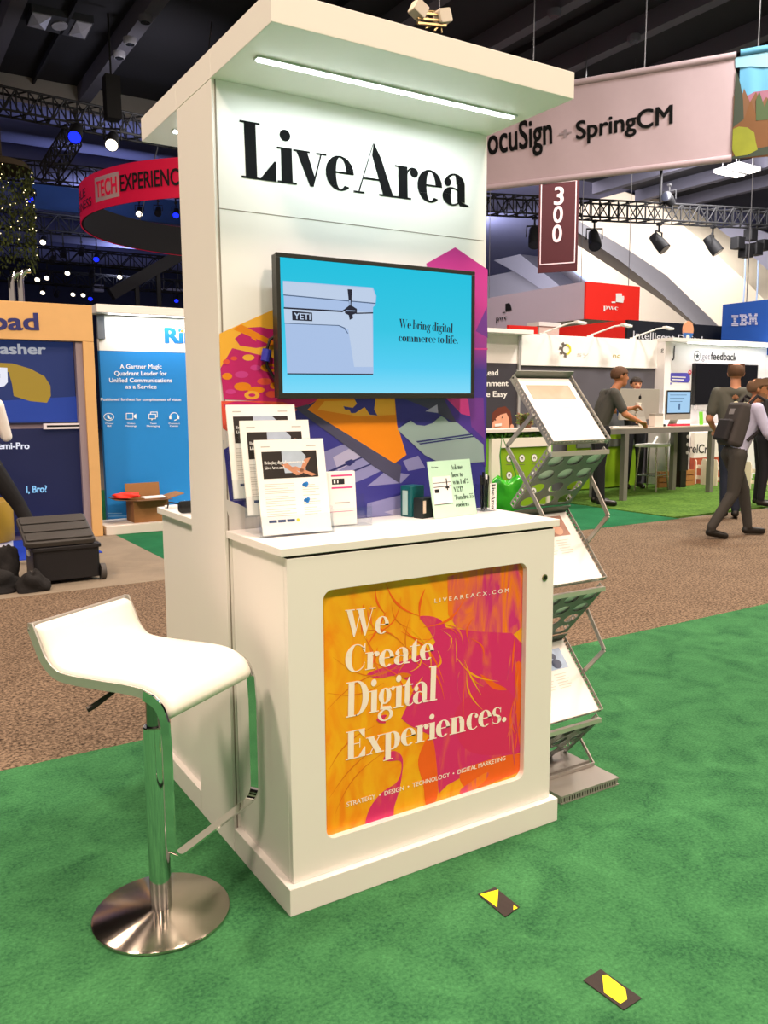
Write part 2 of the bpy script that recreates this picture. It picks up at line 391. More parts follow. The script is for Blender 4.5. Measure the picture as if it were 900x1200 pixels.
def put_text(mb, data, plane, bl, br, h=None, top=None, off=.003, hw=None):
    """text whose left/right baseline ends sit at photo points bl, br of a real plane; cap height h metres or photo row top"""
    n = pnormal(plane); A, B = on(bl[0], bl[1], plane), on(br[0], br[1], plane)
    U = (B-A).normalized(); V = n.cross(U)
    if V.z < 0 and abs(V.z) > .1: V = -V
    vs, fs, cap = data; x0 = min(v[0] for v in vs); x1 = max(v[0] for v in vs)
    sx = (B-A).length/(x1-x0)
    if h is None:
        T = on(top[0], top[1], plane); h = (T-A).dot(V)
    sy = h/cap
    mb.flat2d(([((v[0]-x0), v[1]) for v in vs], fs), A+n*off, U, V, sx, sy)
def text(name, data, mt, plane, bl, br, parent, h=None, top=None, off=.003, label=None):
    mb = MB(); put_text(mb, data, plane, bl, br, h, top, off)
    o = mb.build(name, mt, parent, world=parent is not None, fix=False)
    if label: o['label'] = label
    return o
def flat(name, layers, plane, parent, off=.002, step=.0006):
    """printed shapes on a plane: layers [(material, [photo points])], later ones lie on top"""
    mb = MB(); n = pnormal(plane); mats = []
    for k, (m, pts) in enumerate(layers):
        if m not in mats: mats.append(m)
        mb.mi = mats.index(m)
        mb.poly([on(px, py, plane)+n*(off+step*k) for px, py in pts])
    return mb.build(name, mats, parent, world=parent is not None, fix=False)
def disc_px(cx, cy, rx, ry=None, n=16, a0=0, a1=360):
    return [(cx+rx*math.cos(math.radians(a0+(a1-a0)*k/n)), cy+(ry or rx)*math.sin(math.radians(a0+(a1-a0)*k/n))) for k in range(n if a1-a0 == 360 else n+1)]

# ================================================================== materials in use
LAM = mat('white_laminate', '#EDEAE4', .38, var=.02, vscale=3)
LAM_EDGE = mat('laminate_seam', '#8d8478', .6)
WHITE = mat('white_paint', '#F2F1EE', .5)
BLACK = mat('black_ink', '#1b1c1f', .55)
DARK = mat('black_plastic', '#161616', .4)
CHROME = mat('polished_chrome', '#d8d8d6', .07, 1.0)
STEEL = mat('brushed_steel', '#cfc8bd', .22, 1.0, aniso=.6)
GREY_METAL = mat('grey_metal', '#a3a19c', .35, .85)
PAPER = mat('white_paper', '#F6F3EE', .6)
INKGREY = mat('grey_ink', '#b9b3ad', .7)
CREAM_INK = mat('cream_lettering', '#FFF1E4', .5)
def acrylic(name, tint, refl=.09):
    m = bpy.data.materials.new(name); m.use_nodes = True; nt = m.node_tree; nt.nodes.remove(nt.nodes['Principled BSDF'])
    t = nt.nodes.new('ShaderNodeBsdfTransparent'); t.inputs[0].default_value = lin(tint); g = nt.nodes.new('ShaderNodeBsdfGlossy'); g.inputs['Roughness'].default_value = .04
    w = nt.nodes.new('ShaderNodeLayerWeight'); w.inputs[0].default_value = .25
    p = nt.nodes.new('ShaderNodeMath'); p.operation = 'POWER'; p.inputs[1].default_value = 3; nt.links.new(w.outputs['Facing'], p.inputs[0])
    f = nt.nodes.new('ShaderNodeMath'); f.operation = 'MULTIPLY_ADD'; f.inputs[1].default_value = .35; f.inputs[2].default_value = .03; nt.links.new(p.outputs[0], f.inputs[0]); x = nt.nodes.new('ShaderNodeMixShader')
    nt.links.new(f.outputs[0], x.inputs[0]); nt.links.new(t.outputs[0], x.inputs[1]); nt.links.new(g.outputs[0], x.inputs[2]); nt.links.new(x.outputs[0], nt.nodes['Material Output'].inputs[0]); return m
ACRYL = acrylic('clear_acrylic', '#fafcfd')
NAVY = mat('navy_panel', '#1d2f63', .5)
RED = mat('sign_red', '#F0271C', .5)
TRUSS = mat('truss_black', '#0b0b0e', .7)
SKIN = mat('skin', '#c98e6e', .55); SKIN2 = mat('skin_tan', '#b97c58', .55)
EYE = mat('eye_dark', '#20160f', .4); LIP = mat('lip', '#9a5547', .5)
HAIRB = mat('hair_brown', '#5b3f2b', .8, bump=.5, bscale=300); HAIRD = mat('hair_dark', '#2a2019', .8, bump=.5, bscale=300)
SHOE = mat('black_leather', '#17140f', .4)
G_CARPET = carpet('green_carpet', '#1c4a2e', '#4a8a55', 95, 6, .42, contrast=(.33, .68))
B_CARPET = carpet('brown_carpet', '#2c231b', '#97826c', 62, 3, .08, .8, contrast=(.37, .65))
GY_CARPET = carpet('grey_carpet', '#7a7062', '#968b79', 120, 2, .5)
G2_CARPET = carpet('green_felt', '#1a5636', '#276f47', 90, 3, .5)
TURF = carpet('artificial_turf', '#2c4d17', '#66893a', 30, 3, .3, .9)
BL_CARPET = carpet('cobalt_carpet', '#1f3aa3', '#2a49bd', 80, 3, .5)

# ================================================================== setting
def slab(name, m, x0, y0, x1, y1, z=0.0, t=.05):
    return struct(MB().box(x0, y0, z-t, x1, y1, z).build(name, m, keep=True))
slab('floor', mat('concrete', '#6d6a66', .8, var=.1), -30, -20, 46, 48, -.012, .2)
slab('booth_carpet_green', G_CARPET, -8, -9, 16, 1.07)
slab('aisle_carpet_brown', B_CARPET, -12, 1.07, 24, 4.28, -.002)
slab('carpet_grey', GY_CARPET, -8, 4.28, 1.4, 12, -.001)
slab('booth_carpet_felt', G2_CARPET, 1.4, 4.28, 7.55, 12, 0)
slab('turf_floor', TURF, 7.55, 4.35, 24, 12, .012, .06)
slab('carpet_cobalt', BL_CARPET, -4, 5.86, 1.0, 7.6, .006, .05)

CEIL = mat('dark_ceiling', '#23232c', .85, var=.25, vscale=.6)
BEAM = mat('ceiling_beam', '#5b5a68', .8)
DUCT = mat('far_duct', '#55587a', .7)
struct(MB().box(-30, -20, 9.0, 40, 19.4, 9.3).build('ceiling', CEIL, keep=True))
for k in range(-4, 12):
    x = 1.95+2.16*k
    struct(MB().box(x, -18, 8.62, x+.26, 19.4, 9.02).build('ceiling_beam', BEAM, keep=True))
    if k % 2 == 0:
        struct(MB().box(x+1.15, -18, 8.86, x+1.2, 19.4, 9.02).build('ceiling_conduit', CEIL, keep=True))
struct(MB().box(-30, 19.4, 8.5, 14, 19.7, 9.3).build('trim_fascia', mat('beige_fascia', '#a39d98', .8), keep=True))
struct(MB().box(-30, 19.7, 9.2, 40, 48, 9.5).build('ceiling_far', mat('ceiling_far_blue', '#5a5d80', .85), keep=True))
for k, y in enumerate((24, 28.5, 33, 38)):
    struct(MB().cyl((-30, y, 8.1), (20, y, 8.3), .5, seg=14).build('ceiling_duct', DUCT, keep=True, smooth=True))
struct(MB().box(-30, 47, 0, 46, 47.3, 9.5).build('wall_back', mat('far_wall_navy', '#2a3052', .9, var=.3, vscale=.4), keep=True))
struct(MB().box(44, -20, 0, 44.3, 48, 12).build('wall_right', mat('far_wall_lilac', '#b9b4c6', .8), keep=True))

# concrete arches far right (each a deep curved band)
ARCH = mat('arch_concrete', '#e9dcc4', .7, var=.05, vscale=.5); ARCH_SHADE = mat('arch_soffit_shade', '#8b8a8c', .8); ARCHL = mat('arch_lilac', '#c8c3d2', .8)
def arch(name, m, top, bot, X, depth):
    mb = MB(); a = [oX(px, py, X) for px, py in top]; b = [oX(px, py, X) for px, py in bot]
    for i in range(len(a)-1):
        mb.hull([a[i], a[i+1], b[i+1], b[i]], [p+Vector((depth, 0, 0)) for p in (a[i], a[i+1], b[i+1], b[i])])
    return struct(mb.build(name, m, keep=True))
arch('concrete_arch', ARCH, [(555, 196), (620, 202), (700, 214), (765, 236), (820, 280), (880, 335), (960, 420)],
     [(555, 212), (620, 224), (684, 262), (735, 292), (780, 322), (832, 372), (900, 440)], 24, 2.2)
arch('arch_soffit_shaded', ARCH_SHADE, [(555, 208), (620, 222), (684, 258), (735, 288), (780, 318), (832, 368), (900, 436)],
     [(555, 222), (610, 232), (677, 272), (730, 308), (775, 344), (815, 380), (870, 440)], 24.6, 2.0)  # separate band with the shade under the arch put into its grey
arch('inner_arch', mat('arch_cream_inner', '#d9cbb0', .7), [(640, 262), (681, 290), (730, 322), (775, 352), (815, 384), (860, 430)],
     [(620, 276), (660, 306), (700, 338), (745, 372), (780, 400), (810, 430)], 27, 1.5)
arch('inner_arch_blue_lit', mat('arch_blue_lit', '#9fb0e0', .7), [(560, 232), (610, 246), (660, 282), (705, 315), (745, 345), (790, 385)],
     [(540, 242), (590, 256), (640, 292), (680, 325), (720, 355), (760, 395)], 28.5, 1.5)  # blue light along the arch edge, painted into this band's colour
arch('left_arch', mat('arch_grey_lilac', '#8f8d9b', .8), [(540, 262), (575, 270), (612, 300), (650, 330), (690, 365)],
     [(540, 296), (575, 303), (606, 320), (636, 340), (660, 365)], 29.5, 1.5)
mb = MB(); mb.prism([oX(p[0], p[1], 33) for p in ((540, 225), (620, 215), (800, 240), (980, 300), (980, 470), (540, 470))], (.4, 0, 0))
struct(mb.build('wall_far_lilac', mat('bright_lilac_wall', '#d4d0de', .8), keep=True))

# ================================================================== the display kiosk
def bxp(name, parent, m, dims, bevel=.0, **k):
    return MB().box(*dims).build(name, m, parent, bevel=bevel, **k)
WK, DK, FK, BK, ZC, HK = 1.014, .308, .416, .38, 2.362, 2.44
tower = thing('display_tower', 'tall white kiosk tower with overhanging lit canopy and big black serif wordmark', 'display stand', (0, 0, 0))
body = MB(); body.box(0, .004, 0, .012, DK, ZC)
body.box(.012, .012, 0, WK-.012, DK-.008, ZC); body.box(WK-.012, .004, 0, WK, DK, ZC)
body = body.build('tower_body', LAM, tower, bevel=.0015)
bxp('front_panel', tower, LAM, (.0135, .001, 0, WK-.0135, .013, ZC), .001)
bxp('panel_seam', tower, LAM_EDGE, (.0135, .0004, 2.003, WK-.0135, .0012, 2.0055))
bxp('side_seam', tower, LAM_EDGE, (.010, .0008, 0, .0135, .006, ZC))
bxp('front_canopy', tower, LAM, (-.001, -FK, ZC, WK+.001, .002, HK), .0015)
bxp('middle_cap', tower, LAM, (-.001, .0022, ZC, WK+.001, DK, HK), .0015)
bxp('rear_canopy', tower, LAM, (-.001, DK+.0005, ZC, WK+.001, DK+BK, HK), .0015)
LEDM = mat('led_strip_lit', '#ffffff', .4, emit='#F4FBFF', es=11)
for nm, y, x0, x1 in (('front_light_strip', -.203, .055, .955), ('rear_light_strip', .50, .055, .955)):
    h = MB().box(x0-.006, y-.014, ZC-.006, x1+.006, y+.014, ZC+.001).build(nm, mat('aluminium_channel', '#d9dadb', .4, .6), tower)
    mb = MB()
    nl = 60
    for i in range(nl):
        a = x0+(x1-x0)*i/nl; mb.box(a, y-.009, ZC-.0095, a+(x1-x0)/nl*.86, y+.009, ZC-.0055)
    mb.build('light_diodes', LEDM, h)
    l = area('canopy_strip_light', (0.5*(x0+x1), y, ZC-.02), x1-x0, 5.0, (.86, .95, 1.0), sizey=.03); l.parent = tower
    l['label'] = 'white light of the strip under the canopy'; del l['label']
PY0 = ('Y', 0.001)
text('wordmark', serif('LiveArea'), mat('wordmark_black', '#08090a', .85, spec=.2), ('Y', 0.001), (283, 208), (549, 243), tower, top=(283, 141), off=.0012)

# --- printed mosaic on the front panel
def pm(n, c): return mat('print_'+n, c, .45)
C_YEL, C_MAG, C_PINK, C_ORA, C_IND = pm('amber', '#F0B23A'), pm('magenta', '#C2226C'), pm('coral', '#E2553F'), pm('orange', '#E98A12'), pm('indigo', '#38378F')
C_IND2, C_LAV, C_LAV2, C_TANK, C_NAVY = pm('deep_indigo', '#262a6b'), pm('lavender', '#8a8cc0'), pm('pale_lavender', '#b4b3d6'), pm('dusty_teal', '#93ABAB'), pm('navy', '#232c6e')
C_GREY, C_VIO, C_ROSE = pm('shadow_grey', '#4a4a66'), pm('violet', '#6f3a94'), pm('rose', '#cf4192')
GRAD = gradmat('print_magenta_to_indigo', 'Z', [(1.35, '#4a3396'), (1.55, '#3f3592'), (1.62, '#8b3a97'), (1.78, '#c23a92'), (1.95, '#c9348f')])
lay = [
 (C_IND, [(261, 516), (300, 500), (352, 478), (380, 462), (569, 462), (568, 604), (272, 612)]),
 (LAM, [(262, 584), (278, 590), (310, 606), (310, 616), (271, 616)]),
 (LAM, [(260, 498), (279, 512), (278, 517), (262, 527)]),
 (C_LAV, [(378, 530), (420, 514), (462, 544), (430, 560), (400, 572), (380, 570)]),
 (C_LAV2, [(390, 536), (416, 522), (430, 532), (396, 552)]),
 (C_IND2, [(384, 552), (440, 528), (441, 529), (384, 555)]), (C_IND2, [(386, 562), (452, 536), (453, 537), (386, 565)]),
 (C_LAV, [(430, 590), (470, 580), (506, 588), (500, 604), (430, 606)]), (C_LAV2, [(450, 600), (490, 590), (500, 596), (470, 606)]),
 (C_LAV, [(472, 540), (490, 534), (498, 548), (478, 552)]), (C_LAV, [(430, 570), (452, 552), (480, 556), (470, 566)]),
 (C_IND2, [(404, 541), (412, 538), (416, 541), (410, 546), (405, 545)]), 
 (C_YEL, [(257, 391), (322, 362), (340, 366), (345, 430), (258, 430)]),
 (C_MAG, [(275, 397), (290, 384), (305, 383), (318, 386), (340, 384), (345, 404), (322, 404), (300, 408), (281, 405)]),
 (C_ORA, [(294, 396), (299, 391), (300, 400)]), (C_ORA, [(273, 386), (282, 380), (340, 410), (340, 414)]),
 (C_PINK, [(259, 470), (352, 470), (374, 468), (280, 514), (261, 502)]),
 (C_MAG, [(272, 408), (345, 426), (376, 466), (352, 478), (331, 471), (262, 468), (258, 432)]),
 (C_MAG, [(262, 474), (276, 470), (330, 474), (350, 478), (300, 498), (272, 500)]),
]
rb = random.Random(4)
for (cx, cy, rx, ry) in ((274, 420, 4, 2.4), (291, 419, 7, 3.6), (316, 431, 11, 5), (283, 439, 8, 4), (299, 431, 6, 3.4), (310, 447, 9, 4), (284, 453, 10, 5), (266, 441, 6, 4), (300, 457, 10, 4), (270, 459, 6, 3), (295, 463, 9, 5), (322, 452, 6, 4), (318, 462, 7, 4), (276, 482, 8, 4), (304, 484, 8, 3), (265, 424, 4, 3)):
    lay.append((rb.choice((C_ORA, C_PINK, C_YEL, C_ROSE)), disc_px(cx, cy, rx, ry)))
lay += [(C_MAG, disc_px(316, 431, 5, 2)), (C_MAG, disc_px(295, 463, 4, 2)),
 (C_GREY, [(345, 478), (360, 474), (470, 546), (468, 566), (440, 548)]),
 (C_ORA, [(360, 480), (374, 466), (462, 464), (465, 498), (476, 533), (462, 543)]),
 (C_YEL, [(372, 480), (380, 470), (462, 468), (463, 486), (420, 488)]),
 (C_IND, [(414, 466), (440, 466), (438, 480), (442, 487), (433, 486), (427, 477), (416, 484), (411, 484), (409, 480), (404, 480), (402, 476), (413, 478), (418, 473)]),
 (C_GREY, [(470, 466), (520, 466), (560, 500), (566, 522), (540, 500), (505, 480)]),
 (GRAD, [(499, 309), (533, 290), (571, 316), (569, 548), (548, 520), (520, 468), (545, 462)]),
 (C_ROSE, [(522, 466), (546, 466), (560, 480), (556, 489), (540, 485)]),
 (C_VIO, [(548, 466), (566, 466), (568, 515), (552, 500)]),
 (C_ROSE, [(556, 408), (571, 408), (571, 410), (556, 410)]), (C_VIO, [(557, 388), (570, 360), (571, 396)]),
 (C_NAVY, [(480, 492), (470, 498), (480, 504)]),
 (C_TANK, [(465, 503), (481, 493), (488, 498), (497, 499), (506, 496), (512, 491), (516.5, 487.5), (521, 490), (525, 494), (535, 495), (566, 521), (567, 541), (520, 545), (497, 533)]),
 (C_NAVY, [(487, 517), (552, 508), (554, 509.5), (489, 518.7)]), (C_NAVY, [(490, 519.5), (554, 510.6), (556, 512), (492, 521)]),
 (C_LAV2, [(498, 482), (512, 474), (513, 484)]),
]
flat('printed_mosaic', lay, ('Y', 0.001), tower, off=.0006, step=.00004)

# --- front counter
counter = thing('counter_cabinet', 'white laminate demo counter fronting the kiosk tower with glowing orange and pink poster', 'counter', (0.51, -.2, 0))
xl, xr, bo, ph, hc, cf = 0.0, 1.019, .021, .082, 1.051, .41
yb = -.389
def cw(name, mb, m, parent=None, **k): return mb.build(name, m, parent or counter, world=True, **k)
mb = MB(); mb.box(xl, -cf, 0, xr, -.001, ph); cw('plinth', mb, LAM, bevel=.002)
mb = MB(); mb.box(xl+bo, yb+.022, ph, xr-bo, -.002, hc-.03); cw('carcass', mb, LAM, bevel=.001)
mb = MB(); mb.box(xl+.002, yb-.004, hc-.023, xr-.002, -.002, hc); cw('countertop', mb, LAM, bevel=.0015)
mb = MB(); mb.box(xl+bo+.004, yb+.004, hc-.032, xr-bo-.004, -.004, hc-.022); cw('shadow_gap', mb, mat('gap_dark', '#2d2620', .9))
# front door panel with a round-cornered opening
mb = MB(); X0, X1, Z0, Z1 = xl+bo, xr-bo, ph+.001, hc-.031; ox0, ox1, oz0, oz1, rr = .130, .880, .183, .919, .03
outer, inner = [], []
for (cx, cz, t0, qx, qz) in ((ox1-rr, oz1-rr, 0, X1, Z1), (ox0+rr, oz1-rr, 90, X0, Z1), (ox0+rr, oz0+rr, 180, X0, Z0), (ox1-rr, oz0+rr, 270, X1, Z0)):
    for k in range(9):
        t = math.radians(t0+90*k/8); inner.append((cx+rr*math.cos(t), cz+rr*math.sin(t)))
        e = k/8
        ex = {0: (qx, cz+(qz-cz)*min(1, e*2)) if e <= .5 else (cx+(qx-cx)*(2-2*e), qz),
              90: (cx+(qx-cx)*min(1, e*2), qz) if e <= .5 else (qx, cz+(qz-cz)*(2-2*e)),
              180: (qx, cz+(qz-cz)*min(1, e*2)) if e <= .5 else (cx+(qx-cx)*(2-2*e), qz),
              270: (cx+(qx-cx)*min(1, e*2), qz) if e <= .5 else (qx, cz+(qz-cz)*(2-2*e))}[t0]
        outer.append(ex)
n = len(inner)
def V3(p, y): return mb.bm.verts.new((p[0], y, p[1]))
of, inf = [V3(p, yb) for p in outer], [V3(p, yb) for p in inner]
ob, inb = [V3(p, yb+.021) for p in outer], [V3(p, yb+.021) for p in inner]
for k in range(n):
    j = (k+1) % n
    mb.face([of[k], of[j], inf[j], inf[k]]); mb.face([inf[k], inf[j], inb[j], inb[k]]); mb.face([of[k], ob[k], ob[j], of[j]]); mb.face([ob[k], inb[k], inb[j], ob[j]])
door = cw('door_panel', mb, LAM, bevel=.0012)
mb = MB(); mb.cyl((.957, yb-.003, .86), (.957, yb+.002, .86), .011, seg=20); lock = cw('lock', mb, mat('brass_lock', '#b8a27a', .3, 1.0), door)
mb = MB(); mb.cyl((.957, yb-.0045, .86), (.957, yb-.0028, .86), .0065, seg=16); cw('keyhole', mb, DARK, lock)

# poster: orange and magenta duotone of blowing hair
def poster_mat():
    m = bpy.data.materials.new('poster_duotone'); m.use_nodes = True; nt = m.node_tree; L = nt.links.new
    b = nt.nodes['Principled BSDF']; b.inputs['Roughness'].default_value = .35
    tc = nt.nodes.new('ShaderNodeTexCoord'); n = nt.nodes.new('ShaderNodeTexNoise'); n.inputs['Scale'].default_value = 5; n.inputs['Detail'].default_value = 6; n.inputs['Distortion'].default_value = 2.5
    mp = nt.nodes.new('ShaderNodeMapping'); mp.inputs['Scale'].default_value = (1.6, 1, .8); mp.inputs['Rotation'].default_value = (0, .6, 0)
    L(tc.outputs['Object'], mp.inputs[0]); L(mp.outputs[0], n.inputs['Vector'])
    cr = nt.nodes.new('ShaderNodeValToRGB'); e = cr.color_ramp.elements
    e[0].position = .3; e[0].color = lin('#F28A0C'); e[1].position = .62; e[1].color = lin('#F7B418')
    L(n.outputs['Fac'], cr.inputs[0]); L(cr.outputs[0], b.inputs['Base Color']); return m
POST = poster_mat()
def streaked(name, a, b, lo, hi, scale, rot):
    m = bpy.data.materials.new(name); m.use_nodes = True; nt = m.node_tree; L = nt.links.new
    p = nt.nodes['Principled BSDF']; p.inputs['Roughness'].default_value = .35
    tc = nt.nodes.new('ShaderNodeTexCoord'); mp = nt.nodes.new('ShaderNodeMapping'); mp.inputs['Rotation'].default_value = (0, rot, 0); mp.inputs['Scale'].default_value = (3.2, 1, .8)
    n = nt.nodes.new('ShaderNodeTexNoise'); n.inputs['Scale'].default_value = scale; n.inputs['Detail'].default_value = 5; n.inputs['Distortion'].default_value = 1.6
    cr = nt.nodes.new('ShaderNodeValToRGB'); e = cr.color_ramp.elements; e[0].position = lo; e[0].color = lin(a); e[1].position = hi; e[1].color = lin(b)
    L(tc.outputs['Object'], mp.inputs[0]); L(mp.outputs[0], n.inputs['Vector']); L(n.outputs['Fac'], cr.inputs[0]); L(cr.outputs[0], p.inputs['Base Color']); MC[name] = m; return m
P_MAG = streaked('poster_magenta', '#D8286F', '#F07A1E', .56, .82, 4, .5); P_MAG2 = streaked('poster_magenta_deep', '#D02C7A', '#F5801A', .38, .60, 4.5, -.7)
P_ORA = mat('poster_orange_red', '#F0641E', .35, var=.12, vscale=14); P_HAIR = mat('poster_hair', '#E0791A', .35); P_RED = mat('poster_rose_red', '#D92C62', .35)
py_ = yb+.0205
mb = MB(); mb.box(.118, py_, .17, .892, py_+.004, .932)
poster = cw('poster', mb, POST)
PP = ('Y', py_)
lay = [
 (P_MAG2, [(524, 676), (600, 655), (616, 664), (617, 730), (600, 745), (560, 742), (535, 735), (525, 720)]),
 (P_MAG, [(494, 722), (520, 735), (560, 740), (600, 742), (617, 760), (615, 880), (598, 886), (560, 900), (524, 920), (514, 930), (512, 905), (508, 880), (505, 862), (480, 850), (470, 842), (478, 825), (484, 810), (480, 795), (462, 790), (480, 782), (500, 770), (510, 752)]),
 (P_RED, [(535, 830), (580, 800), (608, 830), (606, 875), (570, 885), (540, 872)]),
 (P_MAG, [(430, 790), (455, 780), (490, 768), (510, 752), (500, 735), (492, 722), (520, 730), (530, 780), (500, 806), (484, 800), (462, 792), (445, 795)]),
 (P_MAG, [(449, 889), (460, 880), (470, 885), (472, 898), (468, 925), (462, 945), (458, 960), (430, 970), (432, 950), (446, 930), (466, 915), (470, 893), (455, 892)]),
 (P_ORA, [(505, 862), (512, 900), (512, 935), (500, 945), (496, 920), (490, 890)]),
 (P_ORA, [(540, 905), (580, 888), (616, 884), (614, 900), (590, 912), (550, 925)]),
 (P_MAG2, [(540, 925), (570, 905), (568, 915), (545, 931)]),
 (P_ORA, [(563, 790), (580, 800), (594, 808), (580, 808), (570, 800)]), (P_ORA, [(604, 780), (614, 790), (612, 880), (606, 850)]),
]
rs = random.Random(11)
def strand(x0, y0, x1, y1, bend, w, m):
    P, Q = [], []
    L = math.hypot(x1-x0, y1-y0); nx, ny = -(y1-y0)/L, (x1-x0)/L
    for k in range(11):
        t = k/10; b = bend*math.sin(PI*t); x = x0+(x1-x0)*t+nx*b; y = y0+(y1-y0)*t+ny*b; ww = w*(1-.85*abs(2*t-1))
        P.append((x+nx*ww, y+ny*ww)); Q.append((x-nx*ww, y-ny*ww))
    return (m, P+Q[::-1])
for (a, b, c, d, e, w, m) in ((383, 832, 470, 782, -10, .8, P_HAIR), (384, 812, 450, 800, 8, .7, P_HAIR), (390, 770, 480, 770, 22, .8, P_HAIR), (384, 905, 440, 850, -8, .8, P_HAIR), (386, 935, 450, 870, -6, .7, P_HAIR), (392, 955, 452, 880, -9, .7, P_HAIR),
                              (430, 745, 470, 700, 12, .8, P_ORA), (440, 690, 452, 720, 4, 1.4, P_ORA), (452, 684, 492, 722, 8, 1.6, P_ORA), (498, 690, 492, 726, 3, 1.5, P_ORA), (420, 740, 480, 765, -12, 1.0, P_HAIR), (470, 740, 520, 800, -10, 1.4, P_ORA), (496, 735, 545, 700, 10, 1.6, P_ORA)):
    lay.append(strand(a, b, c, d, e, w, m))
for i in range(34):
    x = rs.uniform(425, 560); y = rs.uniform(700, 800)
    a = rs.uniform(.5, 2.2); L = rs.uniform(25, 60)
    lay.append(strand(x, y, min(613, x+L*math.cos(a)), y+L*math.sin(a)*.9, rs.uniform(-9, 9), rs.uniform(.5, 1.5), rs.choice((P_ORA, P_HAIR, P_ORA, P_MAG2, POST))))
for i in range(16):
    x = rs.uniform(596, 610); y = rs.uniform(740, 860)
    lay.append(strand(x, y, x+rs.uniform(-6, 4), y+rs.uniform(25, 50), rs.uniform(-4, 4), rs.uniform(.5, 1.3), rs.choice((P_ORA, P_MAG2))))
def smooth_outline(P, n=5):
    N_ = len(P); out = []
    for i in range(N_):
        a, b, c, d = P[i-1], P[i], P[(i+1) % N_], P[(i+2) % N_]
        for k in range(n):
            t = k/n; out.append(tuple(.5*(2*b[j]+(c[j]-a[j])*t+(2*a[j]-5*b[j]+4*c[j]-d[j])*t*t+(3*b[j]-a[j]-3*c[j]+d[j])*t**3) for j in (0, 1)))
    return out
for q in range(len(lay)):
    if q == 0 or len(lay[q][1]) == 22: continue
    lay[q] = (lay[q][0], [(min(616, max(379, x)), y) for x, y in smooth_outline(lay[q][1])])
lay += [(P_RED, smooth_outline([(441, 843), (448, 838), (453, 838), (450, 843), (452, 847), (445, 847)])), (P_HAIR, smooth_outline([(462, 792), (472, 788), (482, 791), (474, 794)]))]
flat('portrait_print', lay, PP, poster, off=.0005, step=.000008)
TX = CREAM_INK
for s, bl, br, tp in (('We', (403, 747.5), (455, 741.5), (403, 715)), ('Create', (404, 789), (508, 772), (404, 757)), ('Digital', (405, 841), (512, 820), (405, 800)), ('Experiences.', (405, 891), (593, 845), (405, 858))):
    text('headline', serif(s), TX, PP, bl, br, poster, top=tp, off=.0012)
text('web_address', sans('L I V E A R E A C X . C O M', .012), TX, PP, (509, 706.5), (596, 693.5), poster, h=.013, off=.0012)
text('tagline', sans('STRATEGY  •  DESIGN  •  TECHNOLOGY  •  DIGITAL MARKETING', .015), TX, PP, (406, 945.5), (592, 890.5), poster, h=.0145, off=.0012)

# --- rear counter
rear = thing('rear_counter', 'narrow white counter on the far side of the kiosk tower with glasses on top', 'counter', (.5, .5, 0))
mb = MB(); mb.box(.0, DK+.001, 0, xr, .72, ph); mb.build('plinth', LAM, rear, world=True, bevel=.002)
mb = MB(); mb.box(.021, DK+.001, ph, xr-.021, .70, hc-.024); mb.build('carcass', LAM, rear, world=True, bevel=.001)
mb = MB(); mb.box(.004, DK+.001, hc-.023, xr, .705, hc); mb.build('countertop', LAM, rear, world=True, bevel=.0015)
gl = thing('sunglasses', 'black sunglasses lying on the rear counter at the tower edge', 'glasses', (.07, .46, hc))
for sx in (-.034, .034):
    mb = MB(); mb.rbox(sx-.03, -.006, .002, sx+.03, .004, .045, .014, 'Y'); mb.build('lens', mat('dark_lens', '#0c0d10', .15), gl)
mb = MB(); mb.tube([(-.008, 0, .03), (0, 0, .034), (.008, 0, .03)], .003); mb.build('bridge', DARK, gl)
for sx in (-.066, .066):
    mb = MB(); mb.tube([(sx, 0, .036), (sx, .06, .035), (sx*.95, .11, .03), (sx*.93, .13, .008)], .0028); mb.build('temple', DARK, gl)
mb = MB(); mb.tube([(.012, .635, hc+.007), (.05, .62, hc+.008), (.1, .63, hc+.007), (.2, .66, hc+.007)], .006); tag(mb.build('white_cable', WHITE, None, smooth=True), 'white cable curling over the rear counter beside the sunglasses', 'cable')

# --- television on the tower
tv = thing('television', 'flat black-framed television mounted on the kiosk tower showing a white cooler', 'television', (.53, -.0, 1.45))
tx0, tx1, tz0, tz1, ty = .158, .906, 1.451, 1.882, -.072
mb = MB(); bz = .013
mb.box(tx0, ty, tz0, tx1, ty+.012, tz0+bz+.004); mb.box(tx0, ty, tz1-bz, tx1, ty+.012, tz1); mb.box(tx0, ty, tz0+bz+.004, tx0+bz, ty+.012, tz1-bz); mb.box(tx1-bz, ty, tz0+bz+.004, tx1, ty+.012, tz1-bz)
BZM = mat('tv_bezel', '#2b2a24', .3)
mb.build('bezel', BZM, tv, world=True, bevel=.0012)
mb = MB(); mb.box(tx0+.002, ty+.0125, tz0+.002, tx1-.002, ty+.04, tz1-.002); mb.build('housing', BZM, tv, world=True, bevel=.003)
mb = MB(); mb.box(.38, ty+.04, 1.56, .68, -.0002, 1.76); mb.build('wall_bracket', DARK, tv, world=True)
SCR = gradmat('screen_cyan', 'Z', [(tz0-1.45, '#86dcfa'), (tz0-1.45+.10, '#4fcdf2'), (tz0-1.45+.22, '#2cc4e2'), (tz1-1.45, '#02bedd')], emit=1.0, rough=.12)
sm = lambda n, c, e=.85: mat('screen_'+n, '#101010', .12, emit=c, es=e)
mb = MB(); mb.box(tx0+bz-.001, ty+.004, tz0+bz, tx1-bz+.001, ty+.0122, tz1-bz+.001); scr = mb.build('screen', SCR, tv, world=True)
SP = ('Y', ty+.004)
S_W, S_W2, S_D, S_L = sm('white', '#c9dcf7'), sm('lilac', '#b3cdf5'), sm('ink', '#16223a', .6), sm('line', '#5b7599', .7)
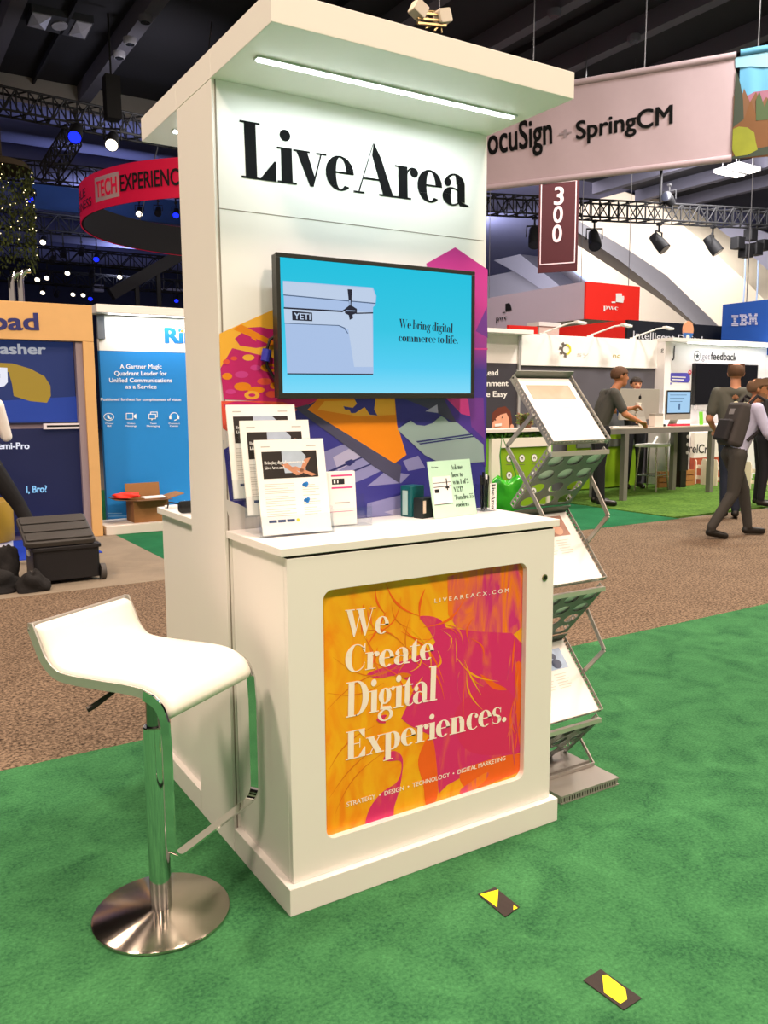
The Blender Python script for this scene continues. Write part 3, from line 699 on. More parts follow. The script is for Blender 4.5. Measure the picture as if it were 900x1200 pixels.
lay = [
 (S_W2, [(331.5, 329), (437, 337), (441, 347), (440, 357), (437, 360), (437.5, 438), (336.5, 438)]),
 (S_W, [(331.5, 330), (436, 338), (440, 347), (439.5, 355), (331.8, 345)]),
 (S_W, [(332.5, 361), (436, 366), (437, 430), (415, 430), (408, 386), (400, 382), (333.5, 378)]),
 (S_L, [(331.9, 345), (440, 355), (440, 356.3), (331.9, 346.3)]),
 (S_D, [(332.3, 360), (401, 364), (406, 361), (412, 362), (418, 366.5), (437, 366), (437, 367.5), (417, 368), (411, 365), (406, 363.5), (401, 366), (332.3, 361.8)]),
 (S_L, [(333.3, 378.5), (397, 381), (404, 384), (408, 391), (407, 391), (403, 385), (396.5, 382), (333.3, 379.3)]),
 (S_D, [(336.4, 437.4), (437, 438), (437, 439.4), (336.4, 438.8)]),
 (S_D, [(407, 339), (412.5, 339.4), (411.5, 358), (418, 362), (418, 367), (413, 369), (413.5, 373), (409.5, 375), (408.5, 369.5), (404, 367), (404, 362), (409, 358)]),
 (S_W2, [(408.8, 352), (410.4, 352), (410.2, 358), (409.2, 358)]), (S_W2, [(405.5, 363.5), (416, 364), (416, 365), (405.5, 364.7)]),
 (S_D, [(341.8, 364.3), (365.5, 366.5), (365.8, 376.5), (342.3, 375.3)]),
]
flat('screen_cooler_picture', lay, SP, scr, off=.0006, step=.0001)
text('screen_logo', sans('YETI', .02), S_W, SP, (344.2, 373.8), (363.5, 374.8), scr, top=(344.2, 366.6), off=.0025)
text('screen_caption', serif('We bring digital'), S_D, SP, (467, 384), (530, 390), scr, top=(467, 373.5), off=.0025)
text('screen_caption', serif('commerce to life.'), S_D, SP, (466.5, 400), (536, 403), scr, h=.0265, off=.0025)
mb = MB(); mb.tube([(.20, -.03, 1.66), (.155, -.02, 1.63), (.142, -.018, 1.59), (.145, -.018, 1.55), (.17, -.03, 1.50)], .005, 8)
cb = mb.build('power_cable', DARK, tv, world=True, smooth=True)
mb = MB(); mb.cyl((.138, -.018, 1.565), (.146, -.018, 1.60), .014, seg=10); mb.build('cable_tag', mat('blue_tag', '#2b2f9e', .5), cb, world=True)

# ================================================================== bar stool
stool = thing('bar_stool', 'white padded bar stool with chrome foot loop and round steel base', 'stool', (-.30, -.193, 0), math.radians(-57))
# local +X = forward (over the foot rest), +Y = to the left-rear side of the picture
mb = MB(); mb.lathe([(0, 0), (.186, 0), (.19, .003), (.19, .009), (.185, .013), (.06, .02), (.045, .024), (0, .024)], seg=64)
STEELB = mat('spun_steel', '#d2c8ba', .2, 1.0, aniso=.92)
STEELB.node_tree.nodes['Principled BSDF'].inputs['Anisotropic Rotation'].default_value = .25
_t = STEELB.node_tree.nodes.new('ShaderNodeTangent'); _t.direction_type = 'RADIAL'; _t.axis = 'Z'
STEELB.node_tree.links.new(_t.outputs[0], STEELB.node_tree.nodes['Principled BSDF'].inputs['Tangent'])
mb.build('base', STEELB, stool, smooth=True)
mb = MB(); mb.lathe([(0, .022), (.03, .022), (.03, .555), (.0275, .558), (0, .558)], seg=32); col = mb.build('column', CHROME, stool, smooth=True)
mb = MB(); mb.lathe([(0, .55), (.0195, .55), (.0195, .70), (0, .70)], seg=24); mb.build('gas_lift', mat('dark_chrome', '#8e8e8c', .2, 1.0), col, smooth=True)
mb = MB(); mb.box(-.09, -.07, .692, .09, .07, .706); mb.build('seat_plate', mat('black_steel', '#35332f', .4, .8), stool, bevel=.003)
mb = MB(); mb.tube([(-.02, -.05, .690), (-.04, -.10, .683), (-.065, -.15, .655), (-.075, -.165, .648)], [.006, .006, .008, .008]); mb.build('height_lever', mat('black_steel', '#35332f', .4, .8), stool, smooth=True)
# seat side profile (x, z): back lip, dip, flat, waterfall front
def bez(P, n=10):
    out = []
    for i in range(len(P)-1):
        p0 = P[max(i-1, 0)]; p1 = P[i]; p2 = P[i+1]; p3 = P[min(i+2, len(P)-1)]
        for k in range(n):
            t = k/n
            out.append(tuple(.5*((2*p1[j])+(-p0[j]+p2[j])*t+(2*p0[j]-5*p1[j]+4*p2[j]-p3[j])*t*t+(-p0[j]+3*p1[j]-3*p2[j]+p3[j])*t**3) for j in range(2)))
    out.append(P[-1]); return out
PROF = bez([(-.268, .852), (-.250, .812), (-.228, .768), (-.195, .738), (-.15, .728), (-.05, .727), (.05, .728), (.11, .722), (.15, .700), (.168, .662)], 6)
PROF = [(x+.030, z+.006) for x, z in PROF]
HW = .176
mb = MB(); T = .024
N = len(PROF); nor = []
for i in range(N):
    a, b = PROF[max(i-1, 0)], PROF[min(i+1, N-1)]; dx, dz = b[0]-a[0], b[1]-a[1]; L = math.hypot(dx, dz); nor.append((-dz/L, dx/L))
ws = [(-1, 0), (-.985, .55), (-.94, .9), (-.8, 1.0), (-.4, 1.04), (0, 1.05), (.4, 1.04), (.8, 1.0), (.94, .9), (.985, .55), (1, 0)]
top, bot = [], []
for i, (x, z) in enumerate(PROF):
    nx, nz = nor[i]
    if nz < 0 and False: nx, nz = -nx, -nz
    e = min(i, N-1-i); f = min(1, .25+.3*e)
    hw = HW*(1 if e > 2 else (.93, .975, .992)[e])
    top.append([mb.bm.verts.new((x+nx*T*h*f, w*hw, z+nz*T*h*f)) for w, h in ws])
    bot.append([mb.bm.verts.new((x-nx*.004, w*hw, z-nz*.004)) for w, h in ws])
for i in range(N-1):
    for k in range(len(ws)-1):
        mb.face([top[i][k], top[i+1][k], top[i+1][k+1], top[i][k+1]]); mb.face([bot[i][k], bot[i][k+1], bot[i+1][k+1], bot[i+1][k]])
    for k in (0, len(ws)-1): mb.face([top[i][k], bot[i][k], bot[i+1][k], top[i+1][k]])
for i in (0, N-1):
    for k in range(len(ws)-1): mb.face([top[i][k], top[i][k+1], bot[i][k+1], bot[i][k]])
mb.build('seat', mat('white_leather', '#F3EFE4', .42, var=.03), stool, smooth='full')
# flat chrome band: round the seat edge, down both front sides and across as the foot rest
def band(path, wid, thick, closed=False):
    """flat band, path of (point, face normal)"""
    mb = MB(); P = [Vector(p) for p, _ in path]; NN = [Vector(q).normalized() for _, q in path]; n = len(P); R_ = []
    for i in range(n):
        t = (P[(i+1) % n]-P[i-1]) if closed else (P[min(i+1, n-1)]-P[max(i-1, 0)]); t.normalize()
        b = t.cross(NN[i]).normalized(); a = NN[i]
        R_.append([mb.bm.verts.new(P[i]+b*(sb*wid/2)+a*(sa*thick/2)) for sb, sa in ((-1, -1), (1, -1), (1, 1), (-1, 1))])
    for i in range(n if closed else n-1):
        A, B = R_[i], R_[(i+1) % n]
        for k in range(4): mb.face([A[k], A[(k+1) % 4], B[(k+1) % 4], B[k]])
    if not closed: mb.face(R_[0][::-1]); mb.face(R_[-1])
    return mb
yb2 = HW+.006
path = []
prof_in = [(x-nor[i][0]*.004, z-nor[i][1]*.004) for i, (x, z) in enumerate(PROF)]
for (x, z) in prof_in[::-1]: path.append(((x, -yb2, z), (0, -1, 0)))
x0, z0 = prof_in[0]
for k in range(1, 8):
    t = PI/2*k/8; path.append(((x0-.009*math.sin(t), -yb2+.03*(1-math.cos(t)), z0-.006*math.sin(t)), (-math.sin(t), -math.cos(t), 0)))
path.append(((x0-.009, -yb2+.05, z0-.006), (-1, 0, 0))); path.append(((x0-.009, yb2-.05, z0-.006), (-1, 0, 0)))
for k in range(1, 8):
    t = PI/2*(8-k)/8; path.append(((x0-.009*math.sin(t), yb2-.03*(1-math.cos(t)), z0-.006*math.sin(t)), (-math.sin(t), math.cos(t), 0)))
for (x, z) in prof_in: path.append(((x, yb2, z), (0, 1, 0)))
band(path, .024, .005).build('seat_rim', mat('satin_chrome', '#cfccc6', .42, .75), stool, smooth=True)
fx, fz = prof_in[-1]
def leg_band(sgn):
    p = [((prof_in[k][0]+.004, sgn*(yb2+.004), prof_in[k][1]-.002), (0, sgn, 0)) for k in range(N-14, N)]
    p += [((fx+.008, sgn*(yb2+.004), .60), (0, sgn, 0)), ((fx+.008, sgn*(yb2+.004), .40), (0, sgn, 0)), ((fx+.008, sgn*(yb2+.004), .345), (0, sgn, 0))]
    for k in range(1, 7):
        t = PI/2*k/6; p.append(((fx+.008, sgn*(yb2+.004-.035*(1-math.cos(t))), .345-.035*math.sin(t)), (0, sgn*math.cos(t), -math.sin(t))))
    return p
A_ = leg_band(-1); B_ = leg_band(1)
band(A_+B_[::-1], .026, .006).build('foot_rest', CHROME, stool, smooth=True)

# ================================================================== literature rack (zig-zag)
rack = thing('literature_rack', 'grey metal zigzag literature rack with perforated trays standing behind the counter', 'magazine rack', (1.255, -.17, 0))
RM = mat('rack_aluminium', '#aaa69f', .4, .55); RMD = mat('rack_dark_panel', '#7d807a', .5, .3)
rx0, rx1 = 1.115, 1.40
mb = MB(); mb.box(rx0-.005, -.335, .022, rx1+.005, -.02, .03); 
for i in range(22):
    a = rx0+(rx1-rx0)*i/22; mb.box(a, -.335, .003, a+.007, -.331, .022)
mb.box(rx0-.005, -.336, 0, rx1+.005, -.330, .004); mb.box(rx0-.005, -.33, .0, rx0, -.02, .022); mb.box(rx1, -.33, 0, rx1+.005, -.02, .022)
mb.build('base', RM, rack, world=True)
mb = MB(); mb.box(rx0, -.215, .031, rx1, -.207, .043); mb.box(rx0, -.19, .031, rx1, -.182, .043); mb.build('slot_rail', RM, rack, world=True)
LEAF = []
for k in range(3):
    dz = .514*k
    Fp = Vector((0, -.240, .262+dz)); Bp = Vector((0, -.028, .500+dz)); d = (Bp-Fp).normalized(); nn = Vector((0, -d.z, d.y))
    L = (Bp-Fp).length
    at = lambda x, s, h: Vector((x, 0, 0))+Fp+d*s+nn*h
    mb = MB()
    mb.hull([at(rx0, 0, -.006), at(rx1, 0, -.006), at(rx1, 0, -.002), at(rx0, 0, -.002)], [at(rx0, L, -.006), at(rx1, L, -.006), at(rx1, L, -.002), at(rx0, L, -.002)])
    tray = mb.build('tray', RM, rack, world=True)
    for x in (rx0, rx1):                                   # perforated side rails
        mb = MB(); nc = 20
        for i in range(nc): mb.holed(at(x, L*i/nc, -.014), d, nn, L/nc, .03, L/nc*.55, .012, 4, True)
        mb.build('side_rail', RM, rack, world=True, solid=.002)
    mb = MB(); nc = 16
    for i in range(nc): mb.holed(at(rx0+(rx1-rx0)*i/nc, .002, -.002), Vector((1, 0, 0)), nn, (rx1-rx0)/nc, .016, .007, .006, 4, True)
    mb.build('front_lip', RM, rack, world=True, solid=.002)
    mb = MB(); mb.hull([at(rx0, L-.003, -.004), at(rx1, L-.003, -.004), at(rx1, L-.003, .035), at(rx0, L-.003, .035)], [at(rx0, L, -.004), at(rx1, L, -.004), at(rx1, L, .035), at(rx0, L, .035)])
    mb.build('back_stop', RMD, rack, world=True)
    # under panel with round holes folding back down
    F2 = Vector((0, -.238, .226+dz)); B2 = Vector((0, -.048, .014+dz)); d2 = (B2-F2).normalized(); n2 = Vector((0, d2.z, -d2.y)); L2 = (B2-F2).length
    if n2.y > 0: n2 = -n2
    mb = MB(); cw_, ch_ = (rx1-rx0)/3, L2/4
    for i in range(3):
        for j in range(4):
            mb.holed(Vector((rx0+cw_*i, 0, 0))+F2+d2*(ch_*j), Vector((1, 0, 0)), d2, cw_, ch_, cw_*.74, ch_*.74, 20)
    mb.build('under_panel', RMD, rack, world=True, solid=.003)
    mb = MB(); bk_ = lambda x, f, o: Vector((x, 0, 0))+F2+d2*(L2*f)-n2*o
    mb.hull([bk_(rx0+.004, .02, .008), bk_(rx1-.004, .02, .008), bk_(rx1-.004, .52, .008), bk_(rx0+.004, .52, .008)], [bk_(rx0+.004, .02, .0095), bk_(rx1-.004, .02, .0095), bk_(rx1-.004, .52, .0095), bk_(rx0+.004, .52, .0095)])
    mb.build('backing_sheet', mat('frosted_sheet', '#e4ece6', .5), rack, world=True)
    mb = MB(); mb.bar(Vector((rx0, 0, 0))+F2, Vector((rx1, 0, 0))+F2, .016, .016); mb.build('fold_bar', mat('rack_bright_edge', '#d9d4ca', .3, .7), rack, world=True)
    for x in (rx0, rx1):
        mb = MB(); nc = 14
        for i in range(nc): mb.holed(Vector((x, 0, 0))+F2+d2*(L2*i/nc)-n2*.004, d2, n2*-1, L2/nc, .024, L2/nc*.6, .012, 4, True)
        mb.build('under_rail', RM, rack, world=True, solid=.002)
    # folded-back spare panel and scissor arms
    for sx, xx in ((-1, rx0-.006), (1, rx1+.006)):
        mb = MB()
        if k < 2:
            q = .514*(k+1)
            if sx < 0: pts = [(-.150, .365+q), (-.012, .245+q), (-.170, .060+q), (-.225, -.010+q)]
            else: pts = [(-.150, .125+q), (-.243, -.012+q), (-.135, -.130+q)]
        else: continue
        for a, b in zip(pts, pts[1:]): mb.bar((xx, a[0], a[1]), (xx, b[0], b[1]), .005, .016)
        mb.build('scissor_arm', RM, rack, world=True)
    if k == 0:
        for xx in (rx0-.006, rx1+.006):
            mb = MB(); mb.bar((xx, -.13, .112), (xx, -.205, .034), .005, .012); mb.build('scissor_arm', RM, rack, world=True)
    # the leaflet lying in the tray
    ys = [(at(1.20, .0, .0)).y]
    lf = thing('leaflet', ('white leaflet with a pale blue photo in the lowest rack tray', 'white leaflet with a portrait photo in the middle rack tray', 'white leaflet with a wide faded photo band in the top rack tray')[k], 'leaflet', at(1.2575, .004, 0), 0, 'leaflets in the zigzag rack')
    mb = MB(); mb.hull([at(rx0+.012, .004, .0), at(rx1-.012, .004, .0), at(rx1-.012, .004, .005), at(rx0+.012, .004, .005)], [at(rx0+.012, L-.012, .0), at(rx1-.012, L-.012, .0), at(rx1-.012, L-.012, .005), at(rx0+.012, L-.012, .005)])
    mb.build('sheet', PAPER, lf, world=True)
    mb = MB()
    if k == 2: q0, q1, a0, a1 = .035, .25, L-.115, L-.045
    elif k == 1: q0, q1, a0, a1 = .05, .235, L-.115, L-.025
    else: q0, q1, a0, a1 = .05, .235, L-.125, L-.04
    mb.poly([at(rx0+q0, a0, .0056), at(rx0+q1, a0, .0056), at(rx0+q1, a1, .0056), at(rx0+q0, a1, .0056)])
    PH = (mat('photo_pale_blue', '#a9bfdc', .4, var=.3, vscale=30), mat('photo_portrait', '#a77a68', .4, var=.5, vscale=22), mat('photo_faded', '#c79f88', .4, var=.25, vscale=10))[k]
    ph_ = mb.build('photo', PH, lf, world=True, fix=False)
    if k < 2:
        mb = MB(); cx, cs = rx0+q1-.05, (a0+a1)/2
        for (ox, os_, r1_, r2_) in ((0, .012, .013, .013), (0, -.02, .024, .02)):
            mb.poly([at(cx+ox+r1_*math.cos(2*PI*t/16), cs+os_+r2_*math.sin(2*PI*t/16), .0058) for t in range(16)])
        mb.build('printed_figure', mat('photo_skin', '#d9a58a', .4) if k == 1 else mat('photo_dark_figure', '#44506b', .4), ph_, world=True, fix=False)
    mb = MB()
    for r_ in range(6):
        s0 = a0-.02-.011*r_
        if s0 < .02: break
        for (c0, c1) in ((.06, .13), (.145, .21)):
            mb.poly([at(rx0+c0, s0, .0056), at(rx0+c1-.01*(r_ % 2), s0, .0056), at(rx0+c1-.01*(r_ % 2), s0+.0025, .0056), at(rx0+c0, s0+.0025, .0056)])
    mb.build('print_lines', mat('faint_print', '#dccfc4', .6), lf, world=True, fix=False)

# ================================================================== things on the counter
def sheet_pts(c, rz, lean, w, h):
    """corner function of a leaning sheet: u across 0..w, v up 0..h, out = towards its front"""
    ux = Vector((math.cos(rz), math.sin(rz), 0)); back = Vector((-math.sin(rz), math.cos(rz), 0))
    vv = back*math.sin(lean)+Vector((0, 0, math.cos(lean))); nf = ux.cross(vv).normalized()
    return lambda u, v, out=0.0: Vector(c)+ux*u+vv*v+nf*out
BRZ, LEAN = math.radians(-5), math.radians(12)
hold = thing('brochure_holder', 'clear acrylic three tier brochure holder on the counter beside the tower edge', 'brochure holder', (.14, -.15, hc), 0)
tiers = [((.036, -.198, hc+.006), 0), ((.012, -.150, hc+.062), 1), ((-.010, -.102, hc+.108), 2)]
for (c, i) in tiers:
    p = sheet_pts(c, BRZ, LEAN, .216, .279)
    mb = MB()
    mb.hull([p(-.003, -.004, -.010), p(.221, -.004, -.010), p(.221, .285-.02*i, -.010), p(-.003, .285-.02*i, -.010)], [p(-.003, -.004, -.012), p(.221, -.004, -.012), p(.221, .285-.02*i, -.012), p(-.003, .285-.02*i, -.012)])
    mb.hull([p(-.003, -.004, .010), p(.221, -.004, .010), p(.221, .055, .010), p(-.003, .055, .010)], [p(-.003, -.004, .012), p(.221, -.004, .012), p(.221, .055, .012), p(-.003, .055, .012)])
    for u in (-.003, .2195):
        mb.hull([p(u, -.004, -.012), p(u+.0015, -.004, -.012), p(u+.0015, -.004, .012), p(u, -.004, .012)], [p(u, .055, -.012), p(u+.0015, .055, -.012), p(u+.0015, .055, .012), p(u, .055, .012)])
    mb.hull([p(-.003, -.0055, -.012), p(.221, -.0055, -.012), p(.221, -.004, -.012), p(-.003, -.004, -.012)], [p(-.003, -.0055, .012), p(.221, -.0055, .012), p(.221, -.004, .012), p(-.003, -.004, .012)])
    mb.build('pocket', ACRYL, hold, world=True)
for u in (-.0035, .2215):
    mb = MB(); q = sheet_pts(tiers[0][0], BRZ, 0, 1, 1); a = [q(u, -.006, .012), q(u, -.006, -.15), q(u, .13, -.15), q(u, .02, .012)]
    mb.prism(a, Vector((.0015, 0, 0))); mb.build('side_panel', ACRYL, hold, world=True)
PD1, PD2 = mat('photo_dark', '#2b2522', .4, var=.5, vscale=25), mat('photo_hands', '#c58a6b', .4); PSH = mat('photo_shirt', '#aebccd', .4, var=.15, vscale=30)
CLOUD, YDOT, LOGO = mat('cloud_blue', '#2b87d8', .5), mat('dot_yellow', '#e5d23c', .5), mat('badge_dark', '#34466f', .5, var=.3, vscale=200)
labs = ('white brochure with hands photo in the front pocket of the acrylic holder', 'white brochure with dark photo in the middle pocket of the acrylic holder', 'white brochure with dark photo in the rear and highest pocket of the holder')
for (c, i) in tiers:
    p = sheet_pts(c, BRZ, LEAN, .216, .279); w, h = .216, .279
    b = thing('brochure', labs[i], 'brochure', c, 0, 'brochures in the acrylic holder')
    for j in range(3):
        mb = MB(); f = .006-.005*j; dv = -.004*j
        mb.hull([p(.001*j, 0, f), p(w+.001*j, 0, f), p(w+.001*j, h+dv, f), p(.001*j, h+dv, f)], [p(.001*j, 0, f-.0035), p(w+.001*j, 0, f-.0035), p(w+.001*j, h+dv, f-.0035), p(.001*j, h+dv, f-.0035)])
        mb.build('page', PAPER, b, world=True)
    F = lambda u, v, k=0: p(u, v, .0063+.0001*k)
    mb = MB(); mb.poly([F(.018, h-.115), F(.19, h-.115), F(.19, h-.035), F(.018, h-.035)])
    mb.mi = 1; mb.poly([F(.085, h-.10, 1), F(.15, h-.10, 1), F(.155, h-.05, 1), F(.14, h-.035, 1), F(.08, h-.035, 1), F(.08, h-.06, 1)])
    mb.mi = 2
    for (u0, v0, u1, v1) in ((.075, -.075, .12, -.108), (.15, -.06, .125, -.108), (.10, -.085, .17, -.112)): 
        mb.poly([F(u0, h+v0, 2), F(u0+.02, h+v0+.004, 2), F(u1+.014, h+v1+.004, 2), F(u1, h+v1, 2)])
    mb.build('cover_photo', (PD1, PSH, PD2), b, world=True, fix=False)
    mb = MB()
    def cap_(s, u0, u1, v, hh):
        vs, fs, cap = s; a0 = min(x for x, y in vs); a1 = max(x for x, y in vs); k = (u1-u0)/(a1-a0)
        O = F(u0, v, 4); mb.flat2d(([(x-a0, y) for x, y in vs], fs), O, (F(1, 0)-F(0, 0)), (F(0, 1)-F(0, 0)), k, hh/cap)
    cap_(serif('Bringing digital commerce to'), .024, .15, h-.072, .009); cap_(serif('Live Area and'), .024, .085, h-.087, .009)
    mb.build('cover_title', WHITE, b, world=True, fix=False)
    for (u0, u1) in ((.018, .045), (.16, .19)):
        mb = MB(); mb.poly([F(u0, h-.022), F(u1, h-.022), F(u1, h-.019), F(u0, h-.019)]); mb.build('header_text', INKGREY, b, world=True, fix=False)
    mL, mR = MB(), MB()
    for r_ in range(14):
        v = h-.132-.0066*r_ - (.004 if r_ > 4 else 0) - (.004 if r_ > 9 else 0)
        e = .110-.02*(r_ % 3 == 2); mL.poly([F(.018, v), F(e, v), F(e, v+.0014), F(.018, v+.0014)])
        e = .188-.012*(r_ % 3 == 1)
        if r_ not in (0, 6): mR.poly([F(.135, v), F(e, v), F(e, v+.0014), F(.135, v+.0014)])
    mL.build('text_column', INKGREY, b, world=True, fix=False); mR.build('text_column', INKGREY, b, world=True, fix=False)
    for v in (h-.136, h-.183):
        mb = MB()
        for (du, dv, r_) in ((0, 0, .006), (.007, .002, .006), (.004, -.003, .006), (-.004, -.001, .004)):
            mb.poly([F(.143+du+r_*math.cos(2*PI*t/12), v+dv+r_*math.sin(2*PI*t/12), 2) for t in range(12)])
        mb.build('cloud_badge', CLOUD, b, world=True, fix=False)
    for u in (.022, .05, .078):
        mb = MB(); mb.poly([F(u, .035), F(u+.024, .035), F(u+.024, .043), F(u, .043)]); mb.build('award_badge', LOGO, b, world=True, fix=False)
    mb = MB(); mb.poly([F(.112+.005*math.cos(2*PI*t/14), .039+.005*math.sin(2*PI*t/14)) for t in range(14)]); mb.build('round_badge', YDOT, b, world=True, fix=False)

# small card holder and its cards
CH = thing('card_holder', 'small clear acrylic card holder right of the tall brochures', 'card holder', (.36, -.12, hc), math.radians(-6))
mb = MB()
for d in ((-.06, .028, .0, .075, .030, .095), (-.06, -.032, 0, .075, -.030, .06), (-.06, -.032, 0, .075, .030, .002), (-.06, -.03, 0, -.0585, .03, .07), (.0735, -.03, 0, .075, .03, .07)): mb.box(*d)
mb.build('tray', ACRYL, CH)
cds = thing('info_card', 'stack of white cards with pink stripes in the small acrylic holder', 'card', (.345, -.125, hc+.0035), math.radians(-6))
for j in range(4):
    mb = MB(); mb.hull([(-.052, .004+.005*j, 0), (.05, .004+.005*j, 0), (.05, .020+.005*j, .168), (-.052, .020+.005*j, .168)], [(-.052, .008+.005*j, 0), (.05, .008+.005*j, 0), (.05, .024+.005*j, .168), (-.052, .024+.005*j, .168)])
    mb.build('card', PAPER, cds)
cfun = lambda u, v, k=0: (-.052+u, .0036+.016*v/.168-.0002*k, v)
PKP = mat('print_pink', '#d8367f', .5)
for (u0, v0, u1, v1) in ((.02, .153, .092, .158), (.02, .115, .092, .120), (.0, .042, .09, .0435)):
    mb = MB(); mb.poly([cfun(u0, v0), cfun(u1, v0), cfun(u1, v1), cfun(u0, v1)]); mb.build('pink_stripe', PKP, cds, fix=False)
mb = MB(); mb.poly([cfun(.022, .128), cfun(.065, .128), cfun(.065, .146), cfun(.022, .146)]); kb = mb.build('black_block', BLACK, cds, fix=False)
mb = MB(); mb.poly([cfun(.028, .132, 1), cfun(.034, .132, 1), cfun(.034, .142, 1), cfun(.028, .142, 1)]); mb.poly([cfun(.04, .132, 1), cfun(.044, .132, 1), cfun(.044, .142, 1), cfun(.04, .142, 1)]); mb.build('block_mark', WHITE, kb, fix=False)
mb = MB(); mb.poly([cfun(.03, .068), cfun(.08, .068), cfun(.08, .072), cfun(.03, .072)]); mb.build('caption_line', INKGREY, cds, fix=False)

# mint sign
MINT = mat('mint_card', '#BFE6CB', .5)
sp = sheet_pts((.672, -.165, hc+.001), math.radians(9), math.radians(11), .2, .2)
sg = thing('counter_sign', 'mint green tent card about winning coolers standing on the counter', 'sign', (.77, -.14, hc))
mb = MB(); mb.hull([sp(0, 0, 0), sp(.205, 0, 0), sp(.205, .193, 0), sp(0, .193, 0)], [sp(0, 0, -.004), sp(.205, 0, -.004), sp(.205, .193, -.004), sp(0, .193, -.004)]); mb.build('card_panel', MINT, sg, world=True)
mb = MB(); mb.hull([sp(.07, .0, -.07), sp(.13, .0, -.07), sp(.13, .12, -.005), sp(.07, .12, -.005)], [sp(.07, .0, -.073), sp(.13, .0, -.073), sp(.13, .12, -.008), sp(.07, .12, -.008)]); mb.build('easel_back', MINT, sg, world=True)
mb = MB(); mb.poly([sp(.006, .045, .0004), sp(.095, .045, .0004), sp(.096, .140, .0004), sp(.012, .140, .0004)]); pr = mb.build('cooler_print', mat('print_white', '#EFEFEA', .5), sg, world=True, fix=False)
mb = MB()
for (a, b, c, d) in ((.006, .045, .095, .0475), (.012, .118, .096, .120), (.012, .104, .07, .1065), (.085, .105, .097, .1075), (.074, .092, .079, .132), (.068, .098, .086, .105), (.016, .086, .036, .098)):
    mb.poly([sp(a, b, .0007), sp(c, b, .0007), sp(c, d, .0007), sp(a, d, .0007)])
mb.build('printed_outline', BLACK, pr, world=True, fix=False)
def sp_text(nm, data, u0, u1, v, hh, m):
    mb = MB(); vs, fs, cap = data; a0 = min(x for x, y in vs); a1 = max(x for x, y in vs)
    mb.flat2d(([(x-a0, y) for x, y in vs], fs), sp(u0, v, .0007), sp(1, 0)-sp(0, 0), sp(0, 1)-sp(0, 0), (u1-u0)/(a1-a0), hh/cap); mb.build(nm, m, sg, world=True, fix=False)
for s, u1, v in (('Ask me', .162, .160), ('how to', .160, .134), ('win 1 of 2', .183, .109), ('YETI', .152, .083), ('Tundra 55', .197, .056), ('coolers', .172, .031)):
    sp_text('message', serif(s), .105, u1, v, .0165, mat('message_green_black', '#1d3a2c', .5))
sp_text('small_wordmark', serif('LiveArea'), .014, .045, .170, .006, BLACK)

# teal boxes behind the sign
tb = thing('teal_box', 'small dark teal box standing behind the mint sign', 'box', (.655, -.045, hc), math.radians(14))
mb = MB(); mb.rbox(-.028, -.03, 0, .04, .025, .105, .008, 'Z'); mb.build('carton', mat('teal_card', '#0f5f62', .4), tb, bevel=.002)
mb = MB(); mb.box(-.0285, -.012, .006, -.028, .012, .09); mb.build('carton_label', mat('label_pale', '#b7d8cf', .5), tb)
tb2 = thing('black_box', 'small black box with a pale label in front of the teal box', 'box', (.668, -.105, hc), math.radians(14))
mb = MB(); mb.box(-.03, -.02, 0, .04, .02, .068); mb.build('carton', mat('black_card', '#17211f', .4), tb2, bevel=.002)
mb = MB(); mb.box(-.026, -.0206, .018, -.012, -.02, .06); mb.build('carton_label', mat('label_cream', '#d9c9b4', .5, var=.3, vscale=300), tb2)

# acrylic pen cup with the wordmark running down, black pens inside
pc = thing('pen_cup', 'clear square pen cup with black wordmark at the right end of the counter', 'cup', (.955, -.075, hc))
mb = MB()
for d in ((-.03, -.03, 0, .03, .03, .002), (-.03, -.03, .002, -.0285, .03, .095), (.0285, -.03, .002, .03, .03, .095), (-.03, .0285, .002, .03, .03, .095), (-.03, -.03, .002, .03, -.0285, .095)): mb.box(*d)
mb.build('cup_wall', ACRYL, pc)
mb = MB(); mb.box(-.001, -.0312, .004, .028, -.0302, .1); lb = mb.build('label_strip', PAPER, pc)
mb = MB(); vs, fs, cap = serif('LiveArea'); x1_ = max(x for x, y in vs)
mb.flat2d((vs, fs), Vector((.005, -.0316, .097)), Vector((0, 0, -1)), Vector((1, 0, 0)), .09/x1_, .018); mb.build('vertical_wordmark', BLACK, lb, fix=False)
rp = random.Random(3)
pls = ['black pen standing at the left of the clear pen cup', 'black pen standing tallest in the middle of the clear pen cup', 'black pen leaning right in the clear pen cup', 'white topped black pen at the back of the clear pen cup', 'black pen leaning left at the front of the clear pen cup']
for k, (px_, py2, lx, ly, h_) in enumerate(((-.018, .0, -.01, .0, .125), (.0, .012, .002, .004, .135), (.014, .006, .014, .0, .122), (.006, -.006, .006, .01, .128), (-.012, -.012, -.004, .0, .118))):
    pn = thing('pen', pls[k], 'pen', (.955+px_*.7, -.075+py2*.7, hc+.0025), 0, 'pens in the clear cup')
    a, b = Vector((0, 0, 0)), Vector((lx*.6, ly*.6, h_)); 
    mb = MB(); mb.cyl(a+(b-a)*.06, b*.86, .0042, seg=10); mb.cyl(a, a+(b-a)*.06, .001, .0042, seg=10); mb.build('barrel', DARK, pn, smooth=True)
    mb = MB(); mb.cyl(b*.861, b, .0045, .004, seg=10); mb.build('cap', WHITE if k == 3 else DARK, pn, smooth=True)
    mb = MB(); mb.bar(b*.74+Vector((.0052, 0, 0)), b*.95+Vector((.0052, 0, 0)), .002, .0016, (1, 0, 0)); mb.build('clip', GREY_METAL, pn)

